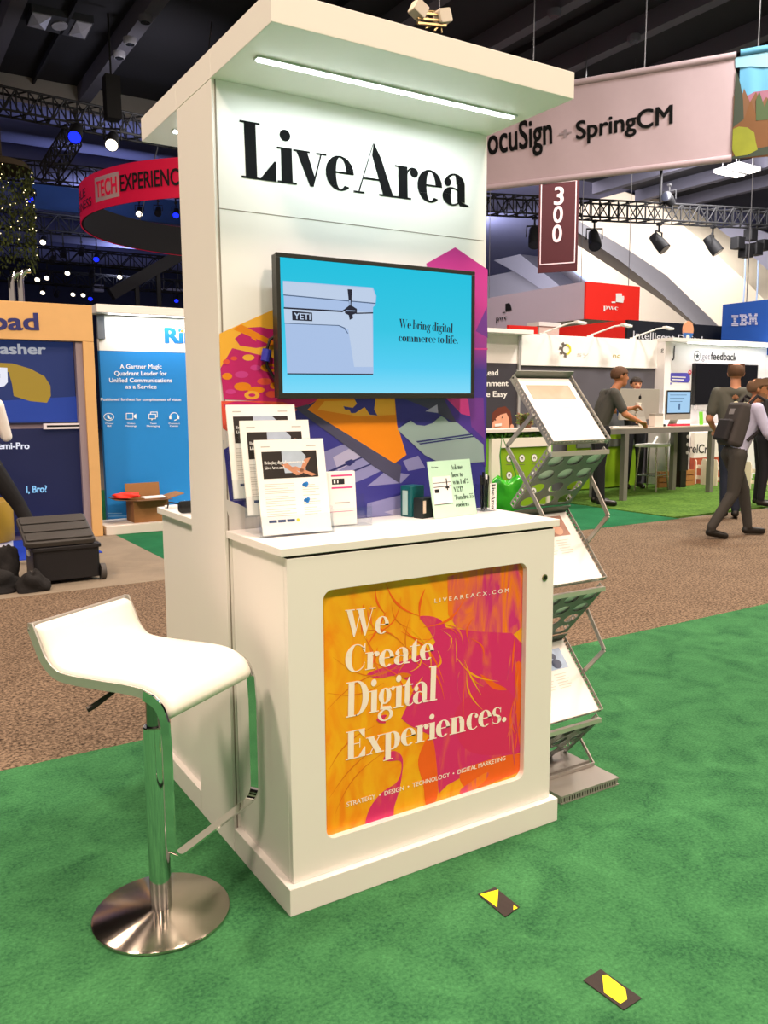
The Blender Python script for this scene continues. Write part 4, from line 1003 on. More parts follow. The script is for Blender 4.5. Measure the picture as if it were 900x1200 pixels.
# ================================================================== arrow tapes on the carpet
def tape(lab, corners, arrows):
    P = [oZ(x, y, .002) for x, y in corners]; c = sum(P, Vector())/4
    t = thing('floor_tape', lab, 'tape', (c.x, c.y, 0))
    mb = MB(); mb.prism(P, (0, 0, .0012)); mb.build('black_strip', mat('gaffer_tape', '#2a211c', .7, var=.3, vscale=60), t, world=True)
    for pts in arrows:
        mb = MB(); mb.poly([oZ(x, y, .0036) for x, y in pts]); mb.build('yellow_mark', mat('tape_yellow', '#FFF000', .5, emit=None), t, world=True, fix=False)
tape('black floor tape with a yellow triangle nearer the counter', [(560, 1048), (580, 1040), (609, 1063), (592, 1075)], [[(562.5, 1048), (584, 1042.5), (582.5, 1063)], [(602, 1060), (606.5, 1064), (601.5, 1066)]])
tape('black floor tape with a large yellow hexagon farther from the counter', [(683, 1149), (704, 1136), (752, 1170), (731, 1184)], [[(706, 1143), (711, 1142), (733, 1159), (735, 1171), (727, 1176), (708, 1163)]])

# ================================================================== left side of the hall
WOOD = mat('pale_wood', '#DDB072', .6, var=.08, vscale=5); WOOD2 = mat('wood_edge', '#b58a55', .6, var=.1)
YP = 6.93
portal = thing('booth_portal', 'pale wooden booth portal with navy lettering on its header far left', 'booth', (0.0, 7.2, 0))
def oYx(px, py, Y): return oY(px, py, Y).x
mb = MB(); mb.box(-3.0, YP, 2.10, 1.268, YP+.16, 2.48); hdr = mb.build('header', WOOD, portal, world=True, bevel=.004)
mb = MB(); mb.box(1.155, YP, 0, 1.268, YP+.16, 2.098); mb.build('post', WOOD, portal, world=True, bevel=.004)
mb = MB(); mb.box(-3.0, YP+.165, 0, 1.16, YP+.185, 2.098); mb.build('backboard', mat('board_dusk', '#8b7d86', .7), portal, world=True)
mb = MB(); mb.box(1.085, YP+.03, .0, 1.154, YP+.128, 2.095); mb.build('inner_post', mat('post_lilac', '#9b8d93', .6), portal, world=True)
text('header_lettering', sans('load', .028), mat('lettering_navy', '#262a6e', .5), ('Y', YP), (-21, 386), (46, 386.5), hdr, top=(-21, 365.5), off=.006)
scr_u = thing('video_wall', 'dark blue video wall inside the wooden portal with a mustard shape', 'screen', (0, 7.05, 1.3))
YS = 7.06
mb = MB(); a = oY(-40, 402, YS); b = oY(97, 494.5, YS); mb.box(a.x-1.5, YS, b.z, 1.08, YS+.03, 2.095)
SN = mat('display_navy', '#17265a', .4, emit='#203a78', es=.35); us = mb.build('display', SN, scr_u, world=True)
SY, SWH, SG = mat('display_mustard', '#5a4a18', .4, emit='#a3852c', es=.75), mat('display_white', '#333333', .4, emit='#eef0ff', es=.9), mat('display_grey', '#333333', .4, emit='#a9adb8', es=.85)
flat('display_graphic', [(mat('display_blue', '#16307a', .4, emit='#2447a8', es=.4), [(-40, 472), (98, 464), (98, 494), (-40, 494)]),
     (SY, [(-20, 424), (15, 426), (35, 432), (52, 441), (59, 452), (59.5, 464), (55, 472), (35, 470), (16, 464), (14, 450), (10, 436), (-20, 434)]),
     (SWH, [(-14, 430), (8.5, 431), (9, 448), (5, 452.5), (-4, 454), (-4, 444), (0, 443), (0, 438), (-14, 438)])], ('Y', YS), us, off=.003)
text('display_title', sans('asher', .03), SG, ('Y', YS), (0, 414.5), (54, 415), us, top=(0, 402.5), off=.004)
scr_l = thing('lower_display', 'dark navy lower panel with pale lettering under the video wall', 'screen', (0, 7.02, .6))
a = oY(0, 503, 7.02); b = oY(104, 612, 7.02)
mb = MB(); mb.box(-2.5, 7.02, .10, oYx(105, 520, 7.02), 7.05, a.z); lp = mb.build('panel', mat('panel_deep_navy', '#141c42', .4, emit='#16214f', es=.25), scr_l, world=True)
text('caption', sans('emi-Pro', .03), SWH, ('Y', 7.02), (-2, 526), (34.5, 526), lp, top=(-2, 518.5), off=.004)
text('caption', sans('Yo', .03), mat('display_cyan', '#222', .4, emit='#8fd0ff', es=.9) if False else mat('display_cyan', '#222222', .4, emit='#8fd0ff', es=.9), ('Y', 7.02), (-4, 578.5), (6.5, 578.5), lp, top=(-4, 571), off=.004)
text('caption', sans('l, Bro?', .03), MC['display_cyan'], ('Y', 7.02), (31, 577.5), (55, 576.5), lp, top=(31, 569.5), off=.004)
sh = thing('white_ledge', 'white slotted ledge between the upper and lower navy panels', 'ledge', (.8, 7.0, 1.1))
a = oY(51, 503, 6.99); b = oY(106, 495.5, 6.99)
mb = MB(); zc, zt = a.z, b.z; mb.box(a.x, 6.965, zc, b.x, 7.015, zc+.02); mb.box(a.x, 6.965, zt-.018, b.x, 7.015, zt); mb.box(a.x, 6.965, zc+.02, a.x+.03, 7.015, zt-.018); mb.box(b.x-.1, 6.965, zc+.02, b.x, 7.015, zt-.018)
mb.build('ledge_frame', mat('ledge_white', '#e6e2e8', .5), sh, world=True)
mb = MB(); mb.box(a.x+.03, 6.99, zc+.02, b.x-.1, 7.0, zt-.018); mb.build('slot', DARK, sh, world=True)
for k, (px, lab) in enumerate(((14.5, 'left chrome pipe bending at the top above the wooden portal'), (25, 'right chrome pipe bending at the top above the wooden portal'))):
    p = oY(px, 351, 7.0); q = oY(px+.5, 326-3*k, 7.0)
    mb = MB(); mb.tube([(p.x, 7.0, 2.482), (p.x, 7.0, q.z-.05), (p.x+.01, 7.0, q.z), (p.x+.05, 7.0, q.z+.05), (p.x+.10, 7.0, q.z+.06)], .035, 12)
    tag(mb.build('chrome_pipe', CHROME, None, smooth=True), lab, 'pipe', 'chrome pipes above the portal')

# blue partner booth
BW = thing('blue_booth_wall', 'bright blue booth wall under a white lit header with white lettering', 'booth wall', (2.4, 7.5, 0))
YB = 7.5
BLUE = mat('booth_blue', '#1B86D6', .5, var=.03)
mb = MB(); mb.box(1.46, YB, 0, 5.2, YB+.08, 2.045); bw = mb.build('blue_panel', BLUE, BW, world=True)
mb = MB(); mb.box(1.46, YB-.002, 2.046, 5.2, YB+.08, 2.44); wp = mb.build('white_panel', WHITE, BW, world=True)
mb = MB(); mb.box(1.40, YB-.22, 2.45, 5.2, YB+.1, 2.54); mb.build('canopy', WHITE, BW, world=True, bevel=.004)
mb = MB(); mb.box(1.55, YB-.15, 2.445, 5.1, YB-.10, 2.451); mb.build('light_tube', mat('tube_lit', '#ffffff', .4, emit='#ffffff', es=8), BW, world=True)
l = area('booth_tube_light', (3.3, YB-.125, 2.43), 3.4, 22, (.9, .96, 1), sizey=.04); l.parent = BW; l.matrix_parent_inverse = wmat(BW).inverted()
mb = MB(); p = oY(114.5, 369, YB-.05); q = oY(119, 397, YB-.05); mb.box(1.44, YB-.05, q.z, 1.52, YB-.004, p.z); mb.build('side_box', mat('grey_box', '#68707a', .5), BW, world=True)
LB = mat('logo_blue', '#1277c4', .5)
text('logo_lettering', sans('Ring', .045), LB, ('Y', YB), (193, 401.5), (242, 402), wp, top=(193, 384), off=.006)
flat('logo_signal', [(mat('logo_orange', '#f08a1d', .5), disc_px(213.5, 387.8, 2.0, 1.6)), (mat('logo_orange', '#f08a1d'), [(211, 384.4), (213.5, 383), (216, 384.4), (215.4, 385.2), (213.5, 384.2), (211.6, 385.2)])], ('Y', YB), wp, off=.008)
WL = mat('white_lettering', '#F4F8FF', .5)
for s, x0_, x1_, y_ in (('A Gartner Magic', 140.5, 189.5, 432), ('Quadrant Leader for', 134, 195.5, 440), ('Unified Communications', 128, 201.5, 448), ('as a Service', 147, 183.5, 455.5)):
    text('slogan', sans(s, .015), WL, ('Y', YB), (x0_, y_), (x1_, y_), bw, h=.05, off=.004)
text('slogan', sans('Positioned furthest for completeness of vision', .012), WL, ('Y', YB), (118, 469.5), (212, 469.8), bw, h=.033, off=.004)
def ringp(cx, cy, rx, ry, w): 
    return [(WL, disc_px(cx, cy, rx, ry)), (BLUE, disc_px(cx, cy, rx-w, ry-w))]
flat('feature_icon', ringp(127.5, 488.5, 6.3, 4.6, .8)+[(WL, [(125, 487), (127, 486), (129, 490), (131, 489), (130, 491.5), (126, 490)])], ('Y', YB), bw, off=.004, step=.001)
flat('feature_icon', [(WL, [(147.5, 484), (156, 484), (156, 491.5), (147.5, 491.5)]), (BLUE, [(148.3, 484.8), (155.2, 484.8), (155.2, 490.7), (148.3, 490.7)]), (WL, [(156.6, 487), (159.5, 484.8), (159.5, 491), (156.6, 488.8)])], ('Y', YB), bw, off=.004, step=.001)
flat('feature_icon', [(WL, [(176, 482.5), (184.5, 482.5), (184.5, 489), (176, 489)]), (BLUE, [(176.8, 483.3), (183.7, 483.3), (183.7, 488.2), (176.8, 488.2)]), (WL, [(174, 485), (182.5, 485), (182.5, 491), (179, 491), (177.5, 493), (177.2, 491), (174, 491)]), (BLUE, [(174.8, 485.8), (181.7, 485.8), (181.7, 490.2), (174.8, 490.2)])], ('Y', YB), bw, off=.004, step=.001)
flat('feature_icon', ringp(204, 488, 5, 4.8, .8)+[(BLUE, [(200, 490), (208, 490), (208, 494), (200, 494)]), (WL, [(198.2, 487), (200.5, 487), (200.5, 491), (198.2, 491)]), (WL, [(207.5, 487), (209.8, 487), (209.8, 491), (207.5, 491)]), (WL, [(204, 492), (207.5, 491), (207.5, 492), (204, 493)])], ('Y', YB), bw, off=.004, step=.001)
for s1, s2, xc in (('Cloud', 'PBX', 128), ('Video', 'Meetings', 153.5), ('Team', 'Messaging', 179.5), ('Contact', 'Center', 204)):
    for s, y_, w_ in ((s1, 497, len(s1)*.95), (s2, 500, len(s2)*.85)):
        text('icon_caption', sans(s, .01), WL, ('Y', YB), (xc-w_, y_), (xc+w_, y_), bw, h=.018, off=.004)
flat('small_print', [(mat('pale_blue_print', '#7db9e8', .5), [(126, 601), (143, 601), (143, 602), (126, 602)]), (MC['pale_blue_print'], [(126, 604.5), (150, 604), (150, 605), (126, 605.5)])], ('Y', YB), bw, off=.004)
plat = struct(MB().box(1.30, 6.92, 0, 5.2, YB-.005, .10).build('booth_platform', mat('platform_white', '#ddd6cc', .6), keep=True, bevel=.004))

CARD = mat('cardboard', '#93683c', .8, var=.08, vscale=20); CARDD = mat('cardboard_dark', '#6d4b2a', .8, var=.08, vscale=20)
cbx = thing('cardboard_box', 'open brown cardboard box with flaps out on the white platform', 'box', (1.84, 7.18, .10))
mb = MB(); w_, d_, h_ = .20, .16, .25
for d in ((-w_, -d_, 0, w_, -d_+.006, h_), (-w_, d_-.006, 0, w_, d_, h_), (-w_, -d_+.006, 0, -w_+.006, d_-.006, h_), (w_-.006, -d_+.006, 0, w_, d_-.006, h_), (-w_+.006, -d_+.006, 0, w_-.006, d_-.006, .006)): mb.box(*d)
mb.build('carton', CARD, cbx)
mb = MB(); mb.hull([(-w_, d_, h_), (w_, d_, h_), (w_, d_+.006, h_), (-w_, d_+.006, h_)], [(-w_, d_+.03, h_+.17), (w_, d_+.03, h_+.17), (w_, d_+.036, h_+.17), (-w_, d_+.036, h_+.17)]); mb.build('flap', CARD, cbx)
mb = MB(); mb.hull([(-w_, -d_, h_), (-w_, d_, h_), (-w_, d_, h_+.006), (-w_, -d_, h_+.006)], [(-w_-.2, -d_, h_+.02), (-w_-.2, d_, h_+.02), (-w_-.2, d_, h_+.026), (-w_-.2, -d_, h_+.026)]); mb.build('flap', CARDD, cbx)
mb = MB(); mb.hull([(w_, -d_, h_), (w_, d_, h_), (w_, d_, h_+.006), (w_, -d_, h_+.006)], [(w_+.19, -d_, h_+.05), (w_+.19, d_, h_+.05), (w_+.19, d_, h_+.056), (w_+.19, -d_, h_+.056)]); mb.build('flap', CARD, cbx)
mb = MB(); mb.hull([(-w_, -d_, h_), (w_, -d_, h_), (w_, -d_-.003, h_+.006), (-w_, -d_-.003, h_+.006)], [(-w_, -d_-.16, h_+.01), (w_, -d_-.16, h_+.01), (w_, -d_-.16, h_+.016), (-w_, -d_-.16, h_+.016)]); mb.build('flap', CARDD, cbx)
def lumpy(c, sx, sy, sz, seed, m, name, amp=.25, seg=28, rings=16, flat_bottom=True, parent=None):
    r = random.Random(seed); ph = [(r.uniform(0, 6), r.uniform(1.5, 4.5), r.uniform(0, 6), r.uniform(1, 4)) for _ in range(5)]
    mb = MB(); mb.ball((0, 0, 0), 1, seg=seg, rings=rings)
    for v in mb.bm.verts:
        a = math.atan2(v.co.y, v.co.x); b = v.co.z
        f = 1+amp*sum(math.sin(p[1]*a+p[0])*math.cos(p[3]*b*2+p[2]) for p in ph)/2.2
        v.co = Vector((v.co.x*sx*f, v.co.y*sy*f, (v.co.z*f+1)*sz if not flat_bottom else max(0, (v.co.z*f*.9+.25))*sz))+Vector(c)
    return mb.build(name, m, parent, smooth='full', world=parent is not None)
o = lumpy((1.60, 7.16, .382), .15, .12, .05, 5, mat('red_cloth', '#e8331f', .7, var=.1), 'red_cloth'); tag(o, 'crumpled red cloth over the left flap of the cardboard box', 'cloth')
mb = MB(); mb.hull([(1.78, 7.06, .362), (2.02, 7.06, .364), (2.02, 7.22, .366), (1.78, 7.22, .364)], [(1.78, 7.06, .372), (2.02, 7.06, .375), (2.03, 7.22, .38), (1.79, 7.22, .375)])
tag(mb.build('white_papers', PAPER, None), 'white papers lying across the open cardboard box', 'papers')

# black wheeled case with tilted lid
case = thing('rolling_case', 'black wheeled hard case with a ribbed lid standing on the grey carpet', 'case', (.42, 4.78, 0), math.radians(0))
CB = mat('case_black', '#17171a', .45, bump=.15, bscale=150); CL = mat('case_lid_grey', '#3b3a38', .45, bump=.1)
mb = MB(); mb.rbox(-.25, -.20, .03, .26, .20, .31, .03, 'Z'); mb.build('body', CB, case, bevel=.006)
mb = MB(); mb.rbox(-.265, -.215, .275, .275, .215, .305, .03, 'Z'); mb.build('rim', CB, case, bevel=.004)
M_ = Matrix.Translation((0, -.21, .31)) @ Matrix.Rotation(math.radians(22), 4, 'X')
mb = MB(); mb.rbox(-.27, 0, 0, .27, .44, .045, .03, 'Z'); mb.xform(Matrix.Translation((-.04, 0, 0)) @ M_); lid = mb.build('lid', CL, case, bevel=.008)
for k in range(3):
    mb = MB(); mb.rbox(-.255, .03+.135*k, .045, .255, .145+.135*k, .06, .02, 'Z'); mb.xform(Matrix.Translation((-.04, 0, 0)) @ M_); mb.build('lid_rib', CL, lid, bevel=.006)
for sx in (-.25, .262):
    mb = MB(); mb.cyl((sx, -.17, .065), (sx+.04*(1 if sx > 0 else -1), -.17, .065), .065, seg=24); wh = mb.build('wheel', mat('wheel_grey', '#4c4a47', .5), case, smooth=True)
    e_ = sx+.041*(1 if sx > 0 else -1); mb = MB(); mb.cyl((e_-.002, -.17, .065), (e_+.002, -.17, .065), .03, seg=16); mb.build('hub', mat('hub_dark', '#232323', .5), wh)
mb = MB(); mb.box(-.262, -.03, .22, -.25, .06, .26); mb.build('latch', mat('latch_pale', '#bdbdb5', .4), case)
for k, (c, sx, sy, sz, lab, nm) in enumerate((((-.16, 4.58, 0), .20, .14, .17, 'black jacket heaped on the carpet left of the wheeled case', 'jacket'), ((.13, 4.44, 0), .12, .08, .13, 'small black pouch lying against the front of the wheeled case', 'pouch'), ((.00, 4.80, 0), .10, .09, .26, 'black rolled garment leaning on the wheeled case left side', 'rolled_garment'))):
    o = lumpy(c, sx, sy, sz, 20+k, mat('black_cloth', '#151414', .9, bump=.4, bscale=60), nm, .22); tag(o, lab, 'clothing' if k != 1 else 'bag')
st = thing('drum_stool', 'mustard drum stool on a white plinth at the left picture edge', 'stool', (.02, 6.3, .006))
mb = MB(); mb.lathe([(0, 0), (.24, 0), (.24, .14), (0, .14)], seg=36); mb.build('plinth', WHITE, st, smooth=True)
mb = MB(); mb.lathe([(0, .141), (.255, .141), (.26, .15), (.26, .52), (.255, .53), (0, .53)], seg=36); mb.build('drum', mat('mustard_vinyl', '#a98a2c', .45), st, smooth=True)

# ------------------------------------------------------------------ high left: trusses, lamps, ring sign, hanging foliage
def truss(lab, a, b, size, n, wires=True, m=None):
    a, b = Vector(a), Vector(b); t = (b-a).normalized(); s = Vector((-t.y, t.x, 0)).normalized()*size/2; u = Vector((0, 0, size/2))
    mb = MB(); r = size*.055
    cs = [s+u, -s+u, s-u, -s-u]
    for c in cs: mb.cyl(a+c, b+c, r, seg=6)
    L = (b-a).length
    for k in range(n):
        p, q = a+t*(L*k/n), a+t*(L*(k+1)/n)
        for (c, d) in ((cs[0], cs[2]), (cs[1], cs[3]), (cs[0], cs[1]), (cs[2], cs[3])):
            mb.cyl(p+(c if k % 2 else d), q+(d if k % 2 else c), r*.7, seg=5)
        mb.cyl(p+cs[0], p+cs[2], r*.7, seg=5); mb.cyl(p+cs[1], p+cs[3], r*.7, seg=5)
    o = mb.build('lighting_truss', m or TRUSS, None); tag(o, lab, 'truss'); return o
LENS = {'white': mat('lens_warm_white', '#ffffff', .3, emit='#fff3dc', es=3), 'blue': mat('lens_blue', '#1a30ff', .3, emit='#1526ff', es=2.2), 'off': mat('lens_off', '#20222a', .15)}
_lamp_proto = {}
def stage_lamp(lab, p, aim, kind, s=.30, group=None, m=None, rod=0.0):
    """spot lamp hanging from point p, turned towards direction aim"""
    t = thing('stage_lamp', lab, 'spotlight', p, 0, group); d = Vector(aim).normalized(); c = Vector((0, 0, -s*1.0))
    key = (kind, tuple(round(v, 3) for v in aim), s)
    body = m or TRUSS
    mb = MB(); mb.cyl(c-d*s*.55, c+d*s*.1, s*.28, s*.36, seg=14); mb.cyl(c+d*s*.1, c+d*s*.62, s*.36, s*.38, seg=14); mb.build('lamp_body', body, t, smooth=True)
    mb = MB(); mb.cyl(c+d*s*.60, c+d*s*.64, s*.33, seg=14); mb.build('lens', LENS[kind], t)
    a = d.cross(Vector((0, 0, 1))); a = (a if a.length > .01 else Vector((1, 0, 0))).normalized()*s*.46
    mb = MB(); mb.tube([c+a, c+a+Vector((0, 0, s*.6)), c-a+Vector((0, 0, s*.6)), c-a], s*.05, 6); mb.cyl((0, 0, -s*.42), (0, 0, .02), s*.06, seg=6); mb.box(-s*.12, -s*.12, -.02, s*.12, s*.12, s*.1)
    if rod > 0: mb.cyl((0, 0, .0), (0, 0, rod), .02, seg=6)
    mb.build('yoke', body, t)
    return t
DOWNQ = (.25, -.45, -.85)
# near left truss
TA, TB = Vector((0.2, 17.2, 8.15)), Vector((9.5, 18.4, 8.15))
a0 = oZ(-30, 112, 7.3); b0 = oZ(300, 178, 7.3)
truss('long black truss nearest below the beige ceiling edge at left', a0, b0, .42, 26)
for px, py, kd, lab in ((88, 132, 'blue', 'spotlight glowing blue under the nearest left truss'), (131, 142, 'white', 'spotlight with white glint under the nearest left truss')):
    p = oZ(px, py, 7.05); stage_lamp(lab, p, (-.3, -.7, -.65), kd, .36, 'lamps on the nearest left truss')
mb = MB(); p = oZ(131, 112, 7.4); mb.box(p.x-.14, p.y-.14, 6.95, p.x+.14, p.y+.14, 7.75); mb.cyl((p.x, p.y, 7.7), (p.x, p.y, 8.9), .02, seg=6); tag(mb.build('chain_hoist', TRUSS, None), 'black chain hoist holding the nearest left truss', 'hoist')
# sloping truss arm and second level
p0 = oZ(86, 158, 7.0); p1 = oZ(56, 205, 6.4)
truss('short black truss arm slanting down towards the hanging foliage', p0, p1, .34, 9)
a1, b1 = oY(20, 200, 22), oY(216, 220, 22)
truss('middle black truss running behind the red ring sign', (a1.x-1, 22, a1.z), (b1.x+1.5, 22, b1.z), .45, 20)
TRZ = {22: a1.z}
lv = [(26, 262, 285, 6.1, 'far black truss row just under the red ring sign'), (30, 300, 312, 5.6, 'fourth black truss row behind the red ring sign'), (34, 328, 336, 5.3, 'farthest black truss row just above the booth tops')]
for (Y_, y0_, y1_, z_, lab) in lv:
    a = oY(-20, y0_-8, Y_); b = oY(218, y0_+6, Y_); TRZ[Y_] = a.z; truss(lab, (a.x, Y_, a.z), (b.x+3, Y_, a.z), .5, 22)
ordw = ['first', 'second', 'third', 'fourth', 'fifth', 'sixth', 'seventh', 'eighth']
rows = [(26, 'far truss under the ring sign', ((50, 268, 'white'), (61, 300, 'off'), (74, 292, 'off'), (95, 290, 'off'), (113, 297, 'blue'))),
        (22, 'truss behind the ring sign', ((36, 224, 'blue'), (163, 242, 'white'), (185, 242, 'off'), (206, 244, 'blue'))),
        (30, 'fourth truss row', ((44, 322, 'white'), (55, 320, 'white'), (79, 312, 'white'), (107, 318, 'off'), (140, 314, 'white'))),
        (34, 'farthest truss row', ((50, 336, 'white'), (85, 330, 'white'), (97, 331, 'white'), (106, 346, 'blue'), (66, 342, 'off'), (134, 342, 'blue'), (185, 296, 'off'), (205, 306, 'blue')))]
for Y_, nm, L_ in rows:
    cnt = {}
    for px, py, kd in sorted(L_):
        cnt[kd] = cnt.get(kd, 0)+1
        p = oY(px, py-6, Y_-(.225 if Y_ == 22 else .25)); zb_ = TRZ[Y_]-(.225 if Y_ == 22 else .25)
        if p.z > zb_-.04: p.z = zb_-.04
        stage_lamp('%s %s stage lamp from the left on the %s' % (ordw[cnt[kd]-1], {'white': 'white lit', 'blue': 'blue lit', 'off': 'unlit'}[kd], nm), p, (-.3, -.7, -.65), kd, .26, 'stage lamps at left', rod=zb_-p.z)
# pale far strips of rigging light and gantry
for k, (x0_, y0_, x1_, y1_, lab) in enumerate(((40, 288, 180, 296, 'long pale lit strip across the dark rigging at left'), (110, 333, 122, 342, 'short pale banner among the far rigging'), (187, 337, 216, 342, 'pale strip beside the tower edge above the blue booth')  )):
    a, b = oY(x0_, y0_, 40.2), oY(x1_, y1_, 40.2); mb = MB(); mb.box(a.x, 40.2, b.z, b.x, 40.5, a.z); t = thing('rigging_panel', lab, 'panel', ((a.x+b.x)/2, 40.35, b.z)); mb.build('panel_board', mat('rigging_pale', '#8f90ac', .7), t, world=True)
    for f in (.2, .8):
        mb = MB(); mb.cyl((a.x+(b.x-a.x)*f, 40.35, a.z), (a.x+(b.x-a.x)*f, 40.35, 9.2), .02, seg=6); mb.build('hanging_wire', mat('wire_grey', '#6b6b70', .5, .6), t, world=True)
a, b = oY(38, 206, 27), oY(95, 250, 27)
mb = MB(); mb.hull([(a.x, 27, b.z), (b.x+5, 27, b.z), (b.x+5, 27.1, b.z), (a.x, 27.1, b.z)], [(a.x, 27.6, a.z), (b.x+5, 27.6, a.z), (b.x+5, 27.7, a.z), (a.x, 27.7, a.z)]); dr = thing('blue_drape', 'slate blue drape hanging behind the red ring sign', 'drape', (a.x, 27, b.z)); mb.build('drape_cloth', mat('drape_blue', '#3c5a86', .8, var=.15, vscale=1), dr, world=True)
for f in (.5, 2.5, 4.5):
    mb = MB(); mb.cyl((a.x+f, 27.65, a.z-.02), (a.x+f, 27.65, 9.2), .02, seg=6); mb.build('hanging_wire', MC['wire_grey'], dr, world=True)
p0, p1 = oY(130, 345, 24), oY(216, 296, 24)
mb = MB(); mb.bar(p0, p1, .35, .35); gt = thing('gantry', 'dark slanting gantry boom above the blue booth header', 'gantry', (p0.x, 24, 0)); mb.build('boom', mat('gantry_dark', '#22242c', .6), gt, world=True)
for px, py in ((160, 330), (185, 318)):
    q = oY(px, py, 24); mb = MB(); mb.box(q.x-.06, 23.95, 0, q.x+.06, 24.05, q.z); mb.build('post', MC['gantry_dark'], gt, world=True)

# red ring sign
RG = thing('ring_sign', 'big red hanging ring sign with black and white lettering', 'hanging sign', (0, 0, 0))
dist = 20.5; dc = ray(288, 455); dc = Vector((dc.x, dc.y, 0)).normalized(); RC = Vector((CAM.x, CAM.y, 0))+dc*dist*.97
zb, zt, Rr = 5.26, 5.98, 3.45
def ring_wall(r0, r1, za, zb_, m, nm, n=96):
    mb = MB()
    P = [[mb.bm.verts.new((RC.x+r*math.cos(2*PI*k/n), RC.y+r*math.sin(2*PI*k/n), z)) for k in range(n)] for r, z in ((r1, za), (r1, zb_), (r0, zb_), (r0, za))]
    for k in range(n):
        for i in range(4): mb.face([P[i][k], P[i][(k+1) % n], P[(i+1) % 4][(k+1) % n], P[(i+1) % 4][k]])
    return mb.build(nm, m, RG, world=True, smooth=True)
RG.location = (RC.x, RC.y, zb)
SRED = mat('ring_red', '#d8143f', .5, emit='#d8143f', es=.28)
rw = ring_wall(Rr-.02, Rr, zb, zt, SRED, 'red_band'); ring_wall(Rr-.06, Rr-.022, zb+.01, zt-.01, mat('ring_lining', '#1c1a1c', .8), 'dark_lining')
mb = MB()
for k in range(3):
    t = 2*PI*k/3-2.2; mb.cyl((RC.x+(Rr-.03)*math.cos(t), RC.y+(Rr-.03)*math.sin(t), zt), (RC.x+(Rr-.03)*math.cos(t)*.6, RC.y+(Rr-.03)*math.sin(t)*.6, 8.9), .012, seg=6)
mb.build('hanging_wire', mat('wire_grey', '#6b6b70', .5, .6), RG, world=True)
def ring_hit(px):   # angle on the near side of the ring seen in a photo column
    d = ray(px, 300); d = Vector((d.x, d.y)).normalized(); o_ = Vector((CAM.x-RC.x, CAM.y-RC.y)); b_ = o_.dot(d); c_ = o_.dot(o_)-Rr*Rr
    t = -b_-math.sqrt(max(0, b_*b_-c_)); h = o_+d*t; return math.atan2(h.y, h.x)
def ring_text(data, pxa, pxb, z0, h, m, nm, out=.02, box=None):
    vs, fs, cap = data; x0_, x1_ = min(v[0] for v in vs), max(v[0] for v in vs); ta, tb = ring_hit(pxa), ring_hit(pxb)
    if tb < ta-PI: tb += 2*PI
    mb = MB()
    W_ = [mb.bm.verts.new((RC.x+(Rr+out)*math.cos(ta+(tb-ta)*(x-x0_)/(x1_-x0_)), RC.y+(Rr+out)*math.sin(ta+(tb-ta)*(x-x0_)/(x1_-x0_)), z0+y*h/cap)) for x, y in vs]
    if LAY.get(id(fs)):
        for v_, q_ in zip(W_, LAY[id(fs)]): v_.co += Vector((v_.co.x-RC.x, v_.co.y-RC.y, 0)).normalized()*q_*5e-4
    for f in fs: mb.face([W_[i] for i in f])
    return mb.build(nm, m, rw, world=True, fix=False)
boxd = ([(i/12, j) for j in (0, 1) for i in range(13)], [[i, i+1, 14+i, 13+i] for i in range(12)], 1.0)
ring_text(boxd, 116, 144, zb+.14, .46, mat('sign_white', '#f3d6da', .5), 'white_box', .015)
ring_text(sans('TECH', .02), 118, 142, zb+.22, .30, SRED, 'box_lettering', .03)
ring_text(sans('EXPERIENCE', .02), 146, 222, zb+.22, .30, BLACK, 'lettering', .03)
ring_text(sans('BLE', .01), 97.5, 105.5, zb+.35, .17, BLACK, 'lettering', .03); ring_text(sans('BUSINESS', .01), 95.5, 112, zb+.12, .17, BLACK, 'lettering', .03)

# hanging foliage drum with fairy lights
FOC = oY(6, 260, 15.0)
fo = thing('hanging_foliage', 'hanging drum of green foliage with fairy lights high at the left edge', 'hanging decoration', (FOC.x, FOC.y, 0))
ftop, fbot = oY(6, 186, 15).z, oY(6, 322, 15).z
FR = .52
rf = random.Random(9); mb = MB()
for k in range(2600):
    t = rf.uniform(0, 2*PI); z = rf.uniform(fbot, ftop-.12); r_ = FR*rf.uniform(.86, 1.02)
    if z < fbot+.5 and rf.random() > (z-fbot)/.5: continue
    c = Vector((FOC.x+r_*math.cos(t), FOC.y+r_*math.sin(t), z)); a = Vector((rf.uniform(-1, 1), rf.uniform(-1, 1), rf.uniform(-2.4, -.6))).normalized()*.075; b = a.cross(Vector((rf.uniform(-1, 1), rf.uniform(-1, 1), .2))).normalized()*.018
    mb.mi = k % 2; mb.poly([c, c+a*.5+b, c+a, c+a*.5-b])
lv_ = mb.build('leaves', (mat('foliage_olive', '#4e5a22', .8), mat('foliage_dark', '#2f3a1c', .8)), fo, world=True, fix=False); lv_['kind'] = 'stuff'
mb = MB(); mb.lathe([(0, ftop), (FR*.5, ftop-.02), (FR*.85, ftop-.08), (FR, ftop-.2), (FR-.03, ftop-.2), (0, ftop-.1)], (FOC.x, FOC.y, 0), 28); mb.cyl((FOC.x, FOC.y, ftop-.05), (FOC.x, FOC.y, 8.9), .015, seg=6); mb.build('drum_top', mat('foliage_hoop', '#3d3322', .8), fo, world=True, smooth=True)
mb = MB()
for k in range(48):
    t = rf.uniform(-2.9, -.2); z = rf.uniform(fbot+.3, ftop-.15); mb.ball((FOC.x+FR*1.04*math.cos(t), FOC.y+FR*1.04*math.sin(t), z), .009, seg=6, rings=4)
fl_ = mb.build('fairy_lights', mat('fairy_bulb', '#fff2c8', .4, emit='#ffe9b0', es=3), fo, world=True); fl_['kind'] = 'stuff'

